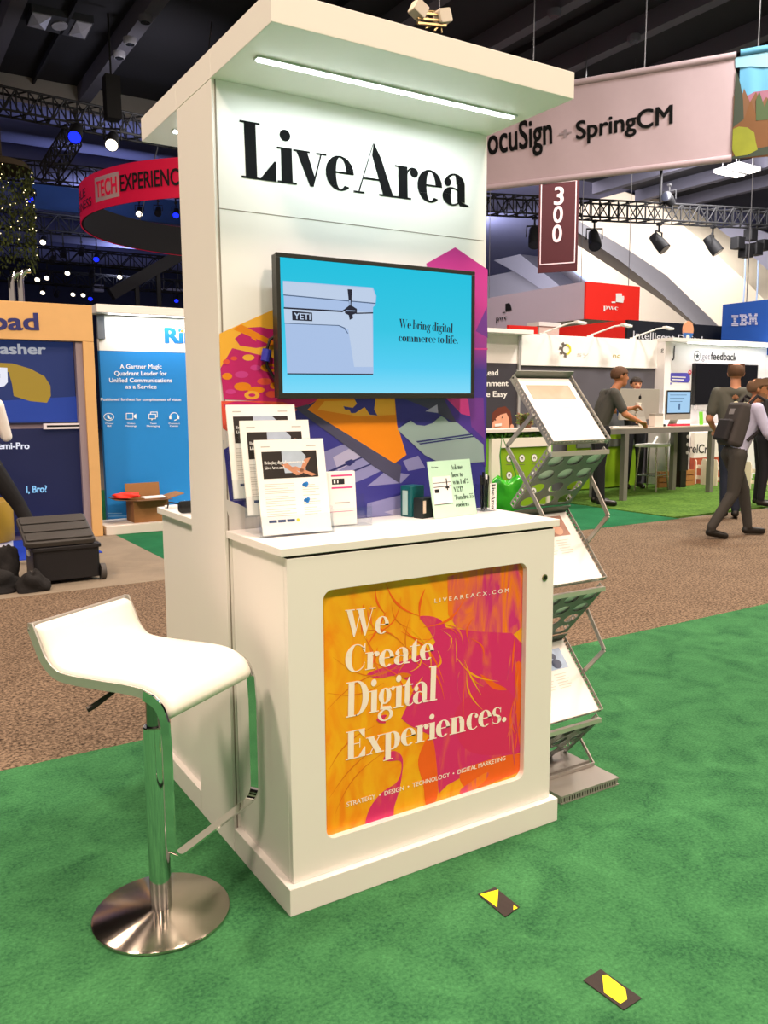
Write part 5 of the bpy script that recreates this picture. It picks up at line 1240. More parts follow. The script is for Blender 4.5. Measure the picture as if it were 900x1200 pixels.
# ceiling fixtures
def ceil_lens(pts, h, mb): P = [oZ(x, y, 8.86) for x, y in pts]; mb.prism(P, (0, 0, .14)); 
fx = thing('ceiling_fixture', 'unlit rectangular ceiling light with two square lenses and an oval between', 'ceiling light', (3.1, 16.2, 8.86))
mb = MB(); ceil_lens([(37, 13), (110, 27.5), (100, 47), (31, 31)], .14, mb); mb.build('housing', mat('fixture_grey', '#3b3c44', .6), fx, world=True)
FL = mat('fixture_lens', '#9b9aa6', .3, var=.3, vscale=6)
for pts in (((38, 15), (60.5, 19.5), (53, 35.5), (32, 30.5)), ((89.5, 25), (108, 28.6), (99.3, 45.6), (80.5, 41.3))):
    mb = MB(); P = [oZ(x, y, 8.84) for x, y in pts]; c = sum(P, Vector())/4+Vector((0, 0, -.05)); mb.prism(P, (0, 0, .019))
    for i in range(4): mb.poly([P[i], P[(i+1) % 4], c])
    mb.build('square_lens', FL, fx, world=True)
mb = MB(); P = [oZ(x, y, 8.84) for x, y in disc_px(70, 31, 9.5, 5)]; mb.prism(P, (0, 0, .019)); mb.build('oval_lens', FL, fx, world=True)
for k, (px, py, lab) in enumerate(((152, 46, 'small round downlight farther up the left ceiling beam'), (139.5, 62.5, 'small round downlight lower down the left ceiling beam'), (650, 13, 'small round fitting on the ceiling beam right of the canopy'), (743, 43, 'small round fitting on the second ceiling beam at right'), (170, 20, 'small dark downlight nearest the top on the left ceiling beam'))):
    p = oZ(px, py, 8.60); t = thing('beam_downlight', lab, 'ceiling light', p, 0, 'downlights on the ceiling beams')
    mb = MB(); mb.lathe([(0, -.10), (.10, -.10), (.13, -.06), (.13, .02), (0, .02)], seg=16); mb.build('can', FL if k < 2 else BEAM, t, smooth=True)
    mb = MB(); mb.lathe([(0, -.103), (.09, -.103), (.09, -.1), (0, -.1)], seg=16); mb.build('glass', LENS['off'], t)

# ================================================================== right side of the hall
def seg_plane(A, B):      # vertical plane through two floor-plan points
    A, B = Vector((A.x, A.y, 0)), Vector((B.x, B.y, 0)); t = (B-A).normalized(); return (A, Vector((t.y, -t.x, 0)))
# --- long pale banner and the landscape banner beside it
A = oZ(575, 222, 5.0); B = oZ(857, 188, 5.0); BP = seg_plane(A, B); tdir = (B-A).normalized(); nrm = pnormal(BP)
A0 = A-tdir*1.6; ztop = on(862, 65, BP).z
ban = thing('hanging_banner', 'long pale pink hanging banner with black lettering and a grey plus sign', 'banner', (A.x, A.y, 5.0))
def cloth_banner(nm, P0, P1, z0, z1, m, parent, nx=40, nz=8, amp=.006, seed=1):
    r = random.Random(seed); mb = MB(); L = (P1-P0).length; t = (P1-P0).normalized(); G_ = []
    for side in (0, 1):
        rows_ = []
        for i in range(nx+1):
            rows_.append([mb.bm.verts.new(Vector((P0.x, P0.y, 0))+t*(L*i/nx)+Vector((0, 0, z0+(z1-z0)*j/nz))+nrm*(amp*math.sin(i*.9+j*.35+seed)*(.3+.7*math.sin(PI*j/nz)) - .03*side)) for j in range(nz+1)])
        G_.append(rows_)
        for i in range(nx):
            for j in range(nz): mb.face([rows_[i][j], rows_[i+1][j], rows_[i+1][j+1], rows_[i][j+1]])
    return mb.build(nm, m, parent, world=True, smooth='full', fix=True)
BANM = mat('banner_pale', '#b3a1a9', .85, var=.03); 
fab = cloth_banner('banner_fabric', A0, B, 5.0, ztop, BANM, ban)
mb = MB(); mb.cyl(Vector((A0.x, A0.y, 5.03)), Vector((B.x, B.y, 5.03)), .05, seg=10); mb.build('bottom_sleeve', BANM, ban, world=True, smooth=True)
mb = MB(); mb.cyl(Vector((A0.x, A0.y, ztop)), Vector((B.x, B.y, ztop)), .05, seg=10); mb.build('top_sleeve', BANM, ban, world=True, smooth=True)
for px in (625, 755):
    p = on(px, 90, BP); mb = MB(); mb.cyl(Vector((p.x, p.y, ztop)), Vector((p.x, p.y, 9.0)), .008, seg=6); mb.build('hanging_wire', MC['wire_grey'], ban, world=True)
text('banner_lettering', sans('DocuSign', .022), MC['wordmark_black'], BP, (555, 184.5), (647.5, 168), fab, h=.44, off=.014)
text('banner_plus', sans('+', .02), mat('plus_grey', '#8b7f86', .6), BP, (655, 165), (670, 162.5), fab, top=(655, 151), off=.014)
text('banner_lettering', sans('SpringCM', .022), MC['wordmark_black'], BP, (675, 163.5), (788.5, 144.5), fab, top=(675, 142.5), off=.014)
C2 = on(932, 175, BP)
lan = thing('landscape_banner', 'landscape banner with blue sky and autumn trees at the right edge', 'banner', (B.x+tdir.x*.1, B.y+tdir.y*.1, 5.05))
b0 = B+tdir*.06; b0.z = 0; b1 = Vector((C2.x, C2.y, 0))
lf2 = cloth_banner('banner_fabric', b0, b1, 5.02, ztop+.02, mat('sky_print', '#5a9cc2', .7, var=.15, vscale=2), lan, 20, 6, .006, 3)
mb = MB(); mb.cyl(Vector((b0.x, b0.y, ztop+.02)), Vector((b1.x, b1.y, ztop+.02)), .05, seg=10); mb.build('top_sleeve', MC['sky_print'], lan, world=True, smooth=True)
mb = MB(); p = on(888, 60, BP); mb.cyl(Vector((p.x, p.y, ztop)), Vector((p.x, p.y, 9.0)), .008, seg=6); mb.build('hanging_wire', MC['wire_grey'], lan, world=True)
L_ = []
TG, TB_, TR_, TD_ = mat('tree_green', '#3f5231', .7), mat('tree_brown', '#6b4a30', .7), mat('hill_purple', '#8a5a6e', .7), mat('tree_dark', '#2f3a2e', .7)
TY = mat('bush_yellow', '#80861f', .7, var=.25, vscale=4); TOR = mat('tree_rust', '#6a4420', .7, var=.2, vscale=3)
L_ = [(mat('cloud_print', '#86b9d2', .7), [(861.5, 68), (900, 61), (960, 52), (960, 80), (880, 78), (862, 80)]),
      (TR_, [(860, 122), (884, 108), (900, 106), (930, 100), (980, 112), (980, 150), (859, 150)]),
      (TB_, [(860, 112), (868, 118), (872, 104), (879, 120), (886, 108), (892, 122), (898, 114), (906, 122), (920, 110), (940, 125), (980, 120), (980, 182), (857.5, 187)]),
      (TD_, [(862.5, 82), (866, 92), (868, 100), (871, 118), (872, 150), (859, 150)]),
      (TOR, [(859, 150), (872, 140), (880, 118), (888, 140), (900, 130), (912, 140), (980, 140), (980, 180), (858, 187)]),
      (TG, [(886, 118), (890, 108), (896, 126), (902, 112), (910, 140), (886, 142)]),
      (TD_, [(858, 184), (870, 178), (900, 172), (980, 160), (980, 178), (857.5, 187)]),
      (TY, [(859, 152), (866, 149), (876, 150), (884, 156), (886, 168), (888, 176), (876, 182), (862, 184), (858, 176)])]
L_ = [(m, [(min(x, 930), y) for x, y in P]) for m, P in L_]
flat('landscape_print', L_, BP, lf2, off=.014, step=.002)

# --- 300 aisle sign
A = oZ(630, 320, 4.5); B = oZ(676, 317, 4.5); P3 = seg_plane(A, B); n3 = pnormal(P3); zt3 = on(633, 205, P3).z
s300 = thing('aisle_sign', 'dark maroon vertical aisle sign with white number 300 and border', 'hanging sign', (A.x, A.y, 4.5))
MAR = mat('sign_maroon', '#4a171d', .6, var=.05); t3 = (B-A).normalized()
mb = MB(); mb.hull([A, B, B-n3*.06, A-n3*.06], [Vector((A.x, A.y, zt3)), Vector((B.x, B.y, zt3)), Vector((B.x, B.y, zt3))-n3*.06, Vector((A.x, A.y, zt3))-n3*.06]); sb_ = mb.build('sign_board', MAR, s300, world=True)
for q in (.25, .75):
    p = A.lerp(B, q); mb = MB(); mb.cyl((p.x, p.y, zt3), (p.x, p.y, 9.0), .01, seg=6); mb.build('hanging_wire', MC['wire_grey'], s300, world=True)
wl = (B-A).length; sf = lambda u, z, k=0: A+t3*(u*wl)+Vector((0, 0, z))+n3*(.008+k)
H3 = zt3-4.5; SW = mat('sign_white', '#f3d6da', .5)
mb = MB(); e, th = .05, .024
for (u0, z0, u1, z1) in ((e, .18, 1-e, .18+th), (e, .18, e+th/wl, H3-.2), (1-e-th/wl, .18, 1-e, H3-.2), (e, H3-.2-th, 1-e, H3-.2)): mb.poly([sf(u0, z0), sf(u1, z0), sf(u1, z1), sf(u0, z1)])
mb.build('border_line', SW, sb_, world=True, fix=False)
for ch, y0, y1 in (('3', 240, 219.5), ('0', 261, 242), ('0', 284, 264)):
    x0_ = {240: 649, 261: 648, 284: 647}[y0]; text('sign_number', sans(ch, .02), SW, P3, (x0_, y0), (x0_+11.5, y0-.8), sb_, top=(x0_, y1), off=.012)

# --- right truss with moving lamps
A = oZ(540, 238, 7.0); B = oZ(960, 260, 7.0)
truss('black lighting truss crossing in front of the concrete arches at right', A, B, .48, 40)
TP = seg_plane(A, B); n_t = pnormal(TP)
for k, (px, py, aim, lab) in enumerate(((627, 247, (-.3, -.4, -.8), 'small black moving lamp left of the maroon 300 sign'), (697, 251, (-.35, -.5, -.75), 'black moving lamp just right of the maroon 300 sign'), (773, 252, (.2, -.6, -.75), 'black moving lamp under the pole hanging from the pale banner'), (836, 256, (.3, -.5, -.8), 'black moving lamp left of the lamp cluster at right'))):
    p = on(px, py, TP); stage_lamp(lab, Vector((p.x, p.y, 6.67)), aim, 'off', .5, 'moving lamps on the right truss')
p = on(775, 205, TP); mb = MB(); mb.cyl((p.x, p.y, 7.25), (p.x, p.y, 9.0), .04, seg=8); tag(mb.build('drop_pole', TRUSS, None), 'thin black drop pole holding the right truss', 'pole')
p = on(775, 222, TP); stage_lamp('black lamp on top of the right truss at the drop pole', Vector((p.x, p.y-.3, 7.75)), (-.8, -.3, .2), 'off', .42)
p = on(880, 268, TP); mt = thing('chain_motor_rig', 'cluster of black motors and cables on the right truss above the blue sign', 'rigging', (p.x, p.y, 5.75))
for k, (dx, dz, w_) in enumerate(((-.62, .45, .34), (-.2, .25, .38), (.3, .35, .36), (.0, .75, .34), (.65, .5, .32))):
    mb = MB(); mb.rbox(dx-w_/2, -.15, dz-w_/2, dx+w_/2, .15, dz+w_/2, .04, 'Z'); mb.build('motor', TRUSS, mt)
for dx in (-.35, .3):
    mb = MB(); mb.tube([(dx, -.1, .0), (dx+.03, -.1, -.8), (dx-.02, -.1, -2.4)], .025, 6); mb.build('loose_cable', mat('cable_pale_blue', '#9fb4d8', .5), mt, smooth=True)
q0 = on(866, 222, ('Y', 20.0)); q1 = on(960, 226, ('Y', 20.0))
truss('white lit box truss under the ceiling at the far right', (q0.x, 20, q0.z), (q1.x, 20, q1.z), .75, 10, m=mat('truss_white', '#e9e4dc', .5))
for px, py, lab in ((856, 204, 'left of two bright linear lights under the ceiling at right'), (872, 199, 'right of two bright linear lights under the ceiling at right')):
    p = on(px, py, ('Z', 8.5)); t = thing('linear_light', lab, 'ceiling light', p, 0, 'linear lights at right')
    mb = MB(); mb.box(-.55, -.2, 0, .55, .2, .12); mb.cyl((-.4, 0, .12), (-.4, 0, .5), .01, seg=6); mb.cyl((.4, 0, .12), (.4, 0, .5), .01, seg=6); mb.build('fixture_body', mat('fixture_white', '#cfcfcf', .5), t)
    mb = MB(); mb.box(-.5, -.16, -.02, .5, .16, -.001); mb.build('diffuser', mat('diffuser_lit', '#ffffff', .4, emit='#fff6e6', es=4), t)

# metal lamp cluster hanging in the hall above the canopy front
p = oY(505, 24, 6.0); gl_ = thing('lamp_cluster', 'pale gold lamp cluster with two square lamps seen above the canopy edge', 'hanging lamp', p)
GOLD = mat('pale_gold', '#b39a6c', .35, .8); LAMPW = mat('lamp_shell', '#c9bda8', .5)
for sx, rz in ((-.18, .5), (.17, -.3)):
    mb = MB(); mb.rbox(-.085, -.07, -.06, .085, .07, .09, .02, 'Y'); mb.xform(Matrix.Translation((sx, 0, .06)) @ Matrix.Rotation(rz, 4, 'Y')); mb.build('square_lamp', LAMPW, gl_, bevel=.006)
for z in (-.05, .0, .06):
    mb = MB(); mb.bar((-.2, -.02, z-.03), (.2, -.02, z+.03), .03, .022); mb.build('cross_bar', GOLD, gl_)
for k in range(5):
    r5 = random.Random(k); mb = MB(); mb.tube([(r5.uniform(-.2, .2), 0, .08), (r5.uniform(-.25, .3), .03, r5.uniform(.05, .18)), (r5.uniform(.1, .32), 0, r5.uniform(-.05, .1)), (r5.uniform(-.1, .25), 0, -.1)], .007, 6); mb.build('wire_loop', GOLD, gl_, smooth=True)
mb = MB(); mb.cyl((.12, 0, .1), (.12, 0, 8.95-p.z), .006, seg=6); mb.cyl((-.12, 0, .1), (-.12, 0, 8.95-p.z), .006, seg=6); mb.build('hanging_wire', MC['wire_grey'], gl_)

# --- hanging box signs behind the booths
PW = oY(685, 330, 11.0); PX = PW.x
PWM, PWR = mat('sign_lilac_white', '#cfc3d2', .6), mat('sign_red_fabric', '#F0281c', .55)
pw = thing('box_sign', 'white and red hanging box sign with a black and a white logo', 'hanging sign', (PX, 11, 3.2))
zb4, zt4 = oY(685, 374, 11.0).z, PW.z
yl = oX(555, 350, PX).y; xr4 = oY(748, 337, 11.0).x
mb = MB(); mb.box(PX, 11.001, zb4, PX+.05, yl, zt4); pw1 = mb.build('white_side', PWM, pw, world=True)
mb = MB(); mb.box(PX, 11-.05, zb4, xr4, 11, zt4); pw2 = mb.build('red_side', PWR, pw, world=True)
mb = MB(); mb.box(PX+.051, 11.001, zb4+.01, xr4, yl, zb4+.06); mb.build('underside', mat('sign_under', '#e6dede', .6), pw, world=True)
for (xx, yy) in ((PX+.1, 11.2), (xr4-.1, 11.2), (PX+.1, yl-.5)):
    mb = MB(); mb.cyl((xx, yy, zb4+.06), (xx, yy, 8.95), .008, seg=6); mb.build('hanging_wire', MC['wire_grey'], pw, world=True)
def logo(plane, par, m, x0, x1, yb_, off, s=1):
    w_ = x1-x0
    text('logo_lettering', serif('pwc'), m, plane, (x0, yb_), (x1, yb_-(1.6 if plane[0] == 'X' else -.4)), par, h=.20*s, off=off)
text('logo_lettering', serif('pwc'), WHITE, ('Y', 10.95), (706, 362.5), (723.5, 363.5), pw2, top=(706, 356.5), off=.02)
flat('logo_mark', [(WHITE, [(721, 344), (728, 344), (728, 347), (730.5, 347), (730.5, 350), (729.5, 355), (721, 354)]), (WHITE, [(716, 353.5), (720.5, 353.5), (720.5, 355.2), (716, 355.2)])], ('Y', 10.95), pw2, off=.02)
text('logo_lettering', serif('pwc'), BLACK, ('X', PX), (581.5, 376.5), (595, 374.5), pw1, top=(581.5, 370.5), off=.02)
flat('logo_mark', [(BLACK, [(593, 356), (597.5, 355), (599, 357), (600, 361), (600, 363.5), (593, 364.5)]), (BLACK, [(589.5, 366), (593, 365.5), (593, 366.7), (589.5, 367)])], ('X', PX), pw1, off=.02)
# booth walls right behind: red and black
RBX = oY(733, 375, 9.0)
rb_ = thing('red_black_wall', 'red and black corner wall with white lettering behind the white booth header', 'booth wall', (RBX.x, 9.0, 0))
mb = MB(); mb.box(RBX.x, 9.001, 0, RBX.x+.08, oX(650, 382, RBX.x).y, RBX.z); mb.build('red_face', PWR, rb_, world=True)
mb = MB(); mb.box(RBX.x, 8.94, 0, oY(850, 383, 9.0).x, 9.0, RBX.z); bf = mb.build('black_face', mat('wall_black', '#18191c', .5), rb_, world=True)
text('lettering', serif('Intelligent Digital') if False else sans('Intelligent Digital', -.004), mat('lettering_pale', '#d8d8dc', .5), ('Y', 8.94), (741, 396.5), (822, 402.5), bf, top=(741, 387.5), off=.02)
wbp = thing('low_white_partition', 'low white partition with a red strip under the white box sign', 'partition', (9.9, 10.0, 0))
a = oY(560, 388, 10.0); b = oY(634, 389.5, 10.0)
mb = MB(); mb.box(a.x, 10, 0, b.x, 10.1, a.z); mb.build('white_board', mat('partition_white', '#e8ddd8', .6), wbp, world=True)
c0 = oY(597, 389, 10.0); c1 = oY(631, 384.5, 10.0); mb = MB(); mb.box(c0.x, 10.02, a.z, c1.x, 10.08, c1.z+.03); mb.build('red_strip', PWR, wbp, world=True)
a = oY(632, 382, 10.3); b = oY(655, 392, 10.3); t = thing('pale_pillar', 'pale pink square pillar left of the red wall behind the white header', 'pillar', ((a.x+b.x)/2, 10.4, 0))
mb = MB(); mb.box(a.x, 10.3, 0, b.x, 10.6, a.z); mb.build('shaft', mat('pillar_pink', '#e3cfc6', .6), t, world=True); mb = MB(); mb.box(a.x-.03, 10.27, a.z+.001, b.x+.03, 10.63, a.z+.08); mb.build('cap', WHITE, t, world=True)
# blue box sign
IB = oX(847, 357, 14.0); ib = thing('blue_sign', 'deep blue box sign with striped white letters at the right edge', 'hanging sign', (14, 8, 2.4))
zti = IB.z; IBM_ = mat('sign_blue', '#1b4fa8', .55)
mb = MB(); mb.box(14.0, 5.0, 2.3, 14.1, IB.y, zti); ibf = mb.build('blue_face', IBM_, ib, world=True)
mb = MB(); mb.box(14.101, IB.y-.1, 2.3, 16.0, IB.y, zti); mb.build('side_face', IBM_, ib, world=True)
for yy in (5.6, IB.y-.5):
    mb = MB(); mb.cyl((14.05, yy, zti), (14.05, yy, 8.95), .01, seg=6); mb.build('hanging_wire', MC['wire_grey'], ib, world=True)
LSV = mat('lettering_silver', '#c9cbe0', .5)
def slab_letter(nm, strokes, x0, x1, y0, y1):
    """striped letter: strokes [(u0,u1,[rows])], eight rows"""
    mb = MB()
    for r_, spans in enumerate(strokes):
        v0 = y0+(y1-y0)*r_/8; v1 = v0+(y1-y0)/8*.66
        for (u0, u1) in spans: mb.poly([on(x0+(x1-x0)*u, v, ('X', 14.0))+Vector((-.02, 0, 0)) for u, v in ((u0, v0), (u1, v0), (u1, v1), (u0, v1))])
    return mb.build(nm, LSV, ibf, world=True, fix=False)
I_ = [[(0, 1)], [(0, 1)], [(.3, .7)], [(.3, .7)], [(.3, .7)], [(.3, .7)], [(0, 1)], [(0, 1)]]
B_3 = [[(0, .85)], [(0, .95)], [(.2, .45), (.7, 1)], [(.2, .85)], [(.2, .85)], [(.2, .45), (.7, 1)], [(0, .95)], [(0, .85)]]
M_3 = [[(0, .3), (.7, 1)], [(0, .36), (.64, 1)], [(.1, .42), (.58, .9)], [(.1, .48), (.52, .9)], [(.1, .28), (.34, .66), (.72, .9)], [(.1, .28), (.4, .6), (.72, .9)], [(0, .28), (.44, .56), (.72, 1)], [(0, .28), (.48, .52), (.72, 1)]]
slab_letter('letter', I_, 858, 866, 369.5, 382.5); slab_letter('letter', B_3, 867.5, 876.5, 368.6, 381.9); slab_letter('letter', M_3, 878, 888.5, 367.6, 381)

# --- white booth walls across the aisle
YW = 7.5
HDR = mat('header_white', '#F4F3F0', .5); WG = mat('wall_charcoal', '#5a5860', .55)
lw = thing('lead_booth_wall', 'charcoal booth wall with white lettering and a cartoon face left of the zigzag rack', 'booth wall', (7.2, YW, 0))
xa, xb = oY(540, 420, YW).x, oY(606.5, 420, YW).x; zs = oY(590, 425.5, YW).z; zt5 = 2.44
mb = MB(); mb.box(xa, YW, 0, xb, YW+.06, zs); lwp = mb.build('charcoal_panel', mat('panel_black_grey', '#3f3d44', .5), lw, world=True)
mb = MB(); mb.box(xa, YW, zs+.001, xb, YW+.06, zt5); mb.build('white_top', HDR, lw, world=True)
mb = MB(); mb.box(xa, YW-.3, zt5+.001, xb+.05, YW+.08, zt5+.06); mb.build('header_cap', HDR, lw, world=True)
mb = MB(); mb.box(xb, YW-.03, 0, xb+.04, YW+.03, zt5); mb.build('edge_pole', mat('pole_silver', '#c9c8c6', .4, .5), lw, world=True)
for s, x0_, x1_, y_ in (('Lead', 567, 583.5, 440), ('Alignment', 554, 595.5, 452.5), ('Made Easy', 552.5, 594, 465)):
    text('lettering', sans(s, .02), WHITE, ('Y', YW), (x0_, y_), (x1_, y_-.2), lwp, h=.085, off=.006)
CF = [(mat('cartoon_hair', '#6e3423', .6), [(576, 495), (577, 484), (583, 478), (592, 476), (598, 482), (600, 494), (600, 504), (577, 504)]),
      (mat('cartoon_skin', '#f0a98a', .6), [(575, 504), (577, 495), (581, 490), (586, 486), (593, 484), (596, 490), (597, 504)]),
      (mat('cartoon_skin', '#f0a98a', .6), disc_px(599.5, 500, 2, 3)), (BLACK, disc_px(580, 492, .8)), (BLACK, disc_px(588, 489, .8)), (WHITE, [(579, 497), (587, 496), (587, 499), (579, 500)])]
flat('cartoon_face', CF, ('Y', YW), lwp, off=.004, step=.003)
gw = thing('charcoal_booth_wall', 'charcoal booth wall under a white header with a half grey half yellow gear', 'booth wall', (9.5, YW, 0))
xc, xd = xb+.042, oY(768, 420, YW).x
mb = MB(); mb.box(xc, YW, 0, xd, YW+.06, zs-.03); gp = mb.build('charcoal_panel', WG, gw, world=True)
mb = MB(); mb.box(xc, YW-.04, zs-.029, xd, YW+.06, zt5+.03); gh = mb.build('white_header', HDR, gw, world=True, bevel=.004)
GY, GYE = mat('gear_grey', '#6b645c', .5), mat('gear_yellow', '#e9e23a', .5)
def gearpts(cx, cy, r0, r1, a0, a1, n):
    P = []
    for k in range(n):
        t0 = a0+(a1-a0)*k/n; t1 = a0+(a1-a0)*(k+.5)/n
        for t, r in ((t0, r1), (t1, r1), (t1, r0), (a0+(a1-a0)*(k+1)/n, r0)): P.append((cx+r*math.cos(t)*.92, cy+r*math.sin(t)))
    return P
hub = [(663.5+4.2*math.cos(t)*.92, 409.5+4.2*math.sin(t)) for t in [math.radians(270-180*k/10) for k in range(11)]]
G1 = gearpts(663.5, 409.5, 6.6, 9.5, math.radians(90), math.radians(270), 4)
mb = MB(); PG = ('Y', YW-.04); n_ = pnormal(PG)
gl1 = [(663.5+4.4*.92*math.cos(math.radians(270-180*k/10)), 409.5+4.4*math.sin(math.radians(270-180*k/10))) for k in range(11)]
flat('gear_logo', [(GY, G1+[(663.5, 405.1)]+gl1[1:-1]+[(663.5, 413.9)])], PG, gh, off=.006)
G2_ = [(663.5+6.2*.92*math.cos(math.radians(-90+180*k/12)), 409.5+6.6*math.sin(math.radians(-90+180*k/12))) for k in range(13)]
flat('gear_logo', [(GYE, G2_+[(663.5+4.0*.92*math.cos(math.radians(90-180*k/10)), 409.5+4.4*math.sin(math.radians(90-180*k/10))) for k in range(11)])], PG, gh, off=.006)
text('header_lettering', sans('nc', .0), mat('lettering_olive', '#b9a84a', .5), PG, (718, 419), (726.5, 419.3), gh, top=(718, 413.8), off=.006)
text('header_lettering', sans('sy', .0), mat('lettering_faint', '#dcdad2', .5), PG, (676, 417), (690, 417.6), gh, h=.07, off=.006)
# arm lamps clipped on the header
for k, (px, py, lab) in enumerate(((637, 396, 'left of three white arm lamps on the white booth header'), (692, 397, 'middle of three white arm lamps on the white booth header'), (742, 399, 'right of three white arm lamps on the white booth header'))):
    p = oY(px, py, YW); t = thing('arm_lamp', lab, 'lamp', (p.x, YW, zt5+.031), 0, 'arm lamps on the booth header')
    mb = MB(); mb.box(-.04, -.03, 0, .04, .04, .03); mb.build('clamp', HDR, t)
    mb = MB(); mb.tube([(0, 0, .03), (.12, -.12, .09), (.24, -.28, .16), (.30, -.38, .17)], .014, 8); mb.build('arm', HDR, t, smooth=True)
    mb = MB(); mb.rbox(-.10, -.05, 0, .10, .05, .035, .02, 'Z'); mb.xform(Matrix.Translation((.36, -.42, .150)) @ Matrix.Rotation(.12, 4, 'Y')); mb.build('lamp_head', HDR, t, bevel=.006)
# feedback booth wall
fw = thing('white_booth_wall', 'white booth wall with lettering over a wall television and a light strip', 'booth wall', (13, YW, 0))
xe, xf = xd+.003, 17.5
WW2 = mat('wall_white_bright', '#F3F1F2', .5)
mb = MB(); mb.box(xe, YW, 0, xf, YW+.06, 2.44); fp = mb.build('white_panel', WW2, fw, world=True)
mb = MB(); mb.box(xe, YW-.35, 2.441, xf, YW+.08, 2.50); mb.build('header_cap', HDR, fw, world=True)
mb = MB(); mb.box(xe, YW-.20, 0.0, xe+.16, YW-.001, 2.438); fin = mb.build('side_fin', WW2, fw, world=True)
mb = MB(); mb.box(xe+.5, YW-.30, 2.425, xf-.2, YW-.26, 2.439); mb.build('light_tube', MC['tube_lit'], fw, world=True)
l = area('booth_tube_light', ((xe+xf)/2+.2, YW-.28, 2.41), 5.2, 22, (1, .97, .95), sizey=.04); l.parent = fw; l.matrix_parent_inverse = wmat(fw).inverted()
PF = ('Y', YW)
text('lettering', sans('get', -.006), mat('lettering_light', '#8f8a95', .6), PF, (822, 421), (831.5, 421.5), fp, h=.12, off=.006)
text('lettering', sans('feedback', .016), mat('lettering_dark', '#26232b', .6), PF, (832.5, 421.5), (863, 422.5), fp, top=(832.5, 412.5), off=.006)
flat('round_logo', [(mat('logo_ink', '#2f3a3a', .5), disc_px(816.8, 417, 3.8, 6.2)), (WW2, disc_px(816.8, 417, 3.2, 5.4)), (MC['logo_ink'], [(816.8, 413.5), (817.5, 416), (819.3, 416), (818, 417.5), (818.4, 420), (816.8, 418.6), (815.2, 420), (815.6, 417.5), (814.3, 416), (816.1, 416)])], PF, fp, off=.005, step=.002)
text('small_lettering', sans('g', .0), MC['lettering_dark'], ('Y', YW-.20), (774, 412), (777.5, 412.2), fin, h=.075, off=.006)
text('small_lettering', sans('J', .0), MC['lettering_dark'], PF, (787, 418), (790, 418.2), fp, h=.2, off=.006)
flat('speech_bubble', [(mat('bubble_purple', '#5550c0', .5), [(786, 437), (805, 437), (808, 440), (808.5, 445), (806, 448.5), (787, 447.5), (784, 444), (784, 440)]), (MC['bubble_purple'], disc_px(785.5, 449.5, 1, 1.2)), (WHITE, [(786.5, 441), (803, 441.6), (803, 443), (786.5, 442.4)]), (WHITE, [(786.5, 444), (801, 444.6), (801, 446), (786.5, 445.4)]), (mat('heart_red', '#e03a5c', .5), disc_px(807.8, 436.3, 2, 2.4)), (WHITE, disc_px(807.8, 436.3, .8, 1))], PF, fp, off=.006, step=.002)
flat('dot_logo', [(MC['bubble_purple'], disc_px(891, 445.5, 2, 2.6)), (WHITE, disc_px(891, 445.5, .8, 1.1))], PF, fp, off=.006, step=.002)
p = oY(807.5, 397, YW-.36); bd = thing('round_badge', 'round orange badge with a blue base standing on the white booth cap', 'badge', (p.x, YW-.33, 2.501))
mb = MB(); mb.prism([(.13*math.cos(2*PI*k/28), -.015, .14+.15*math.sin(2*PI*k/28)) for k in range(28)], (0, .03, 0)); mb.build('disc', mat('badge_peach', '#e9a47c', .6), bd)
mb = MB(); mb.prism([(.13*math.cos(math.radians(200+140*k/14)), -.018, .14+.15*math.sin(math.radians(200+140*k/14))) for k in range(15)], (0, .036, 0)); mb.build('blue_base', mat('badge_blue', '#3a76c4', .6), bd)
flat('badge_print', [(WHITE, disc_px(806, 395, 2.2, 3))], ('Y', YW-.345), bd, off=.004)
# wall television
wt = thing('wall_television', 'black wall television switched off on the white booth wall', 'television', (13, YW-.1, 1.3))
a = oY(815.5, 425.5, YW-.08); b = oY(873, 474, YW-.08)
mb = MB(); mb.box(a.x, YW-.08, b.z, b.x+.35, YW-.001, a.z); wtb = mb.build('housing', DARK, wt, world=True, bevel=.004)
mb = MB(); mb.box(a.x+.02, YW-.083, b.z+.03, b.x+.33, YW-.0805, a.z-.02); mb.build('screen_glass', mat('dark_glass', '#15161a', .12), wt, world=True)
mb = MB(); mb.box(a.x, YW-.15, b.z-.08, b.x+.3, YW-.09, b.z-.005); tag(mb.build('sound_bar', mat('bar_grey', '#b9b5b3', .5), None), 'grey sound bar under the black wall television', 'speaker')
pn = thing('white_shelf_unit', 'white low shelf unit with a green card under the wall television', 'shelf', (12.2, 7.2, 0))
a = oY(812, 492, 7.0); b = oY(850, 560, 7.0)
mb = MB(); mb.box(a.x-.6, 7.0, 0, b.x+.8, 7.45, 1.02); mb.build('cabinet', WW2, pn, world=True, bevel=.004)
a = oY(822, 495, 6.99); b = oY(826.5, 482.5, 6.99); mb = MB(); mb.hull([(a.x, 7.02, 1.021), (b.x, 7.02, 1.021), (b.x, 7.03, 1.021), (a.x, 7.03, 1.021)], [(a.x, 7.04, b.z), (b.x, 7.04, b.z), (b.x, 7.05, b.z), (a.x, 7.05, b.z)]); tag(mb.build('green_card', mat('card_green', '#7fd43a', .5), None), 'small upright lime green card on the white shelf unit', 'card')

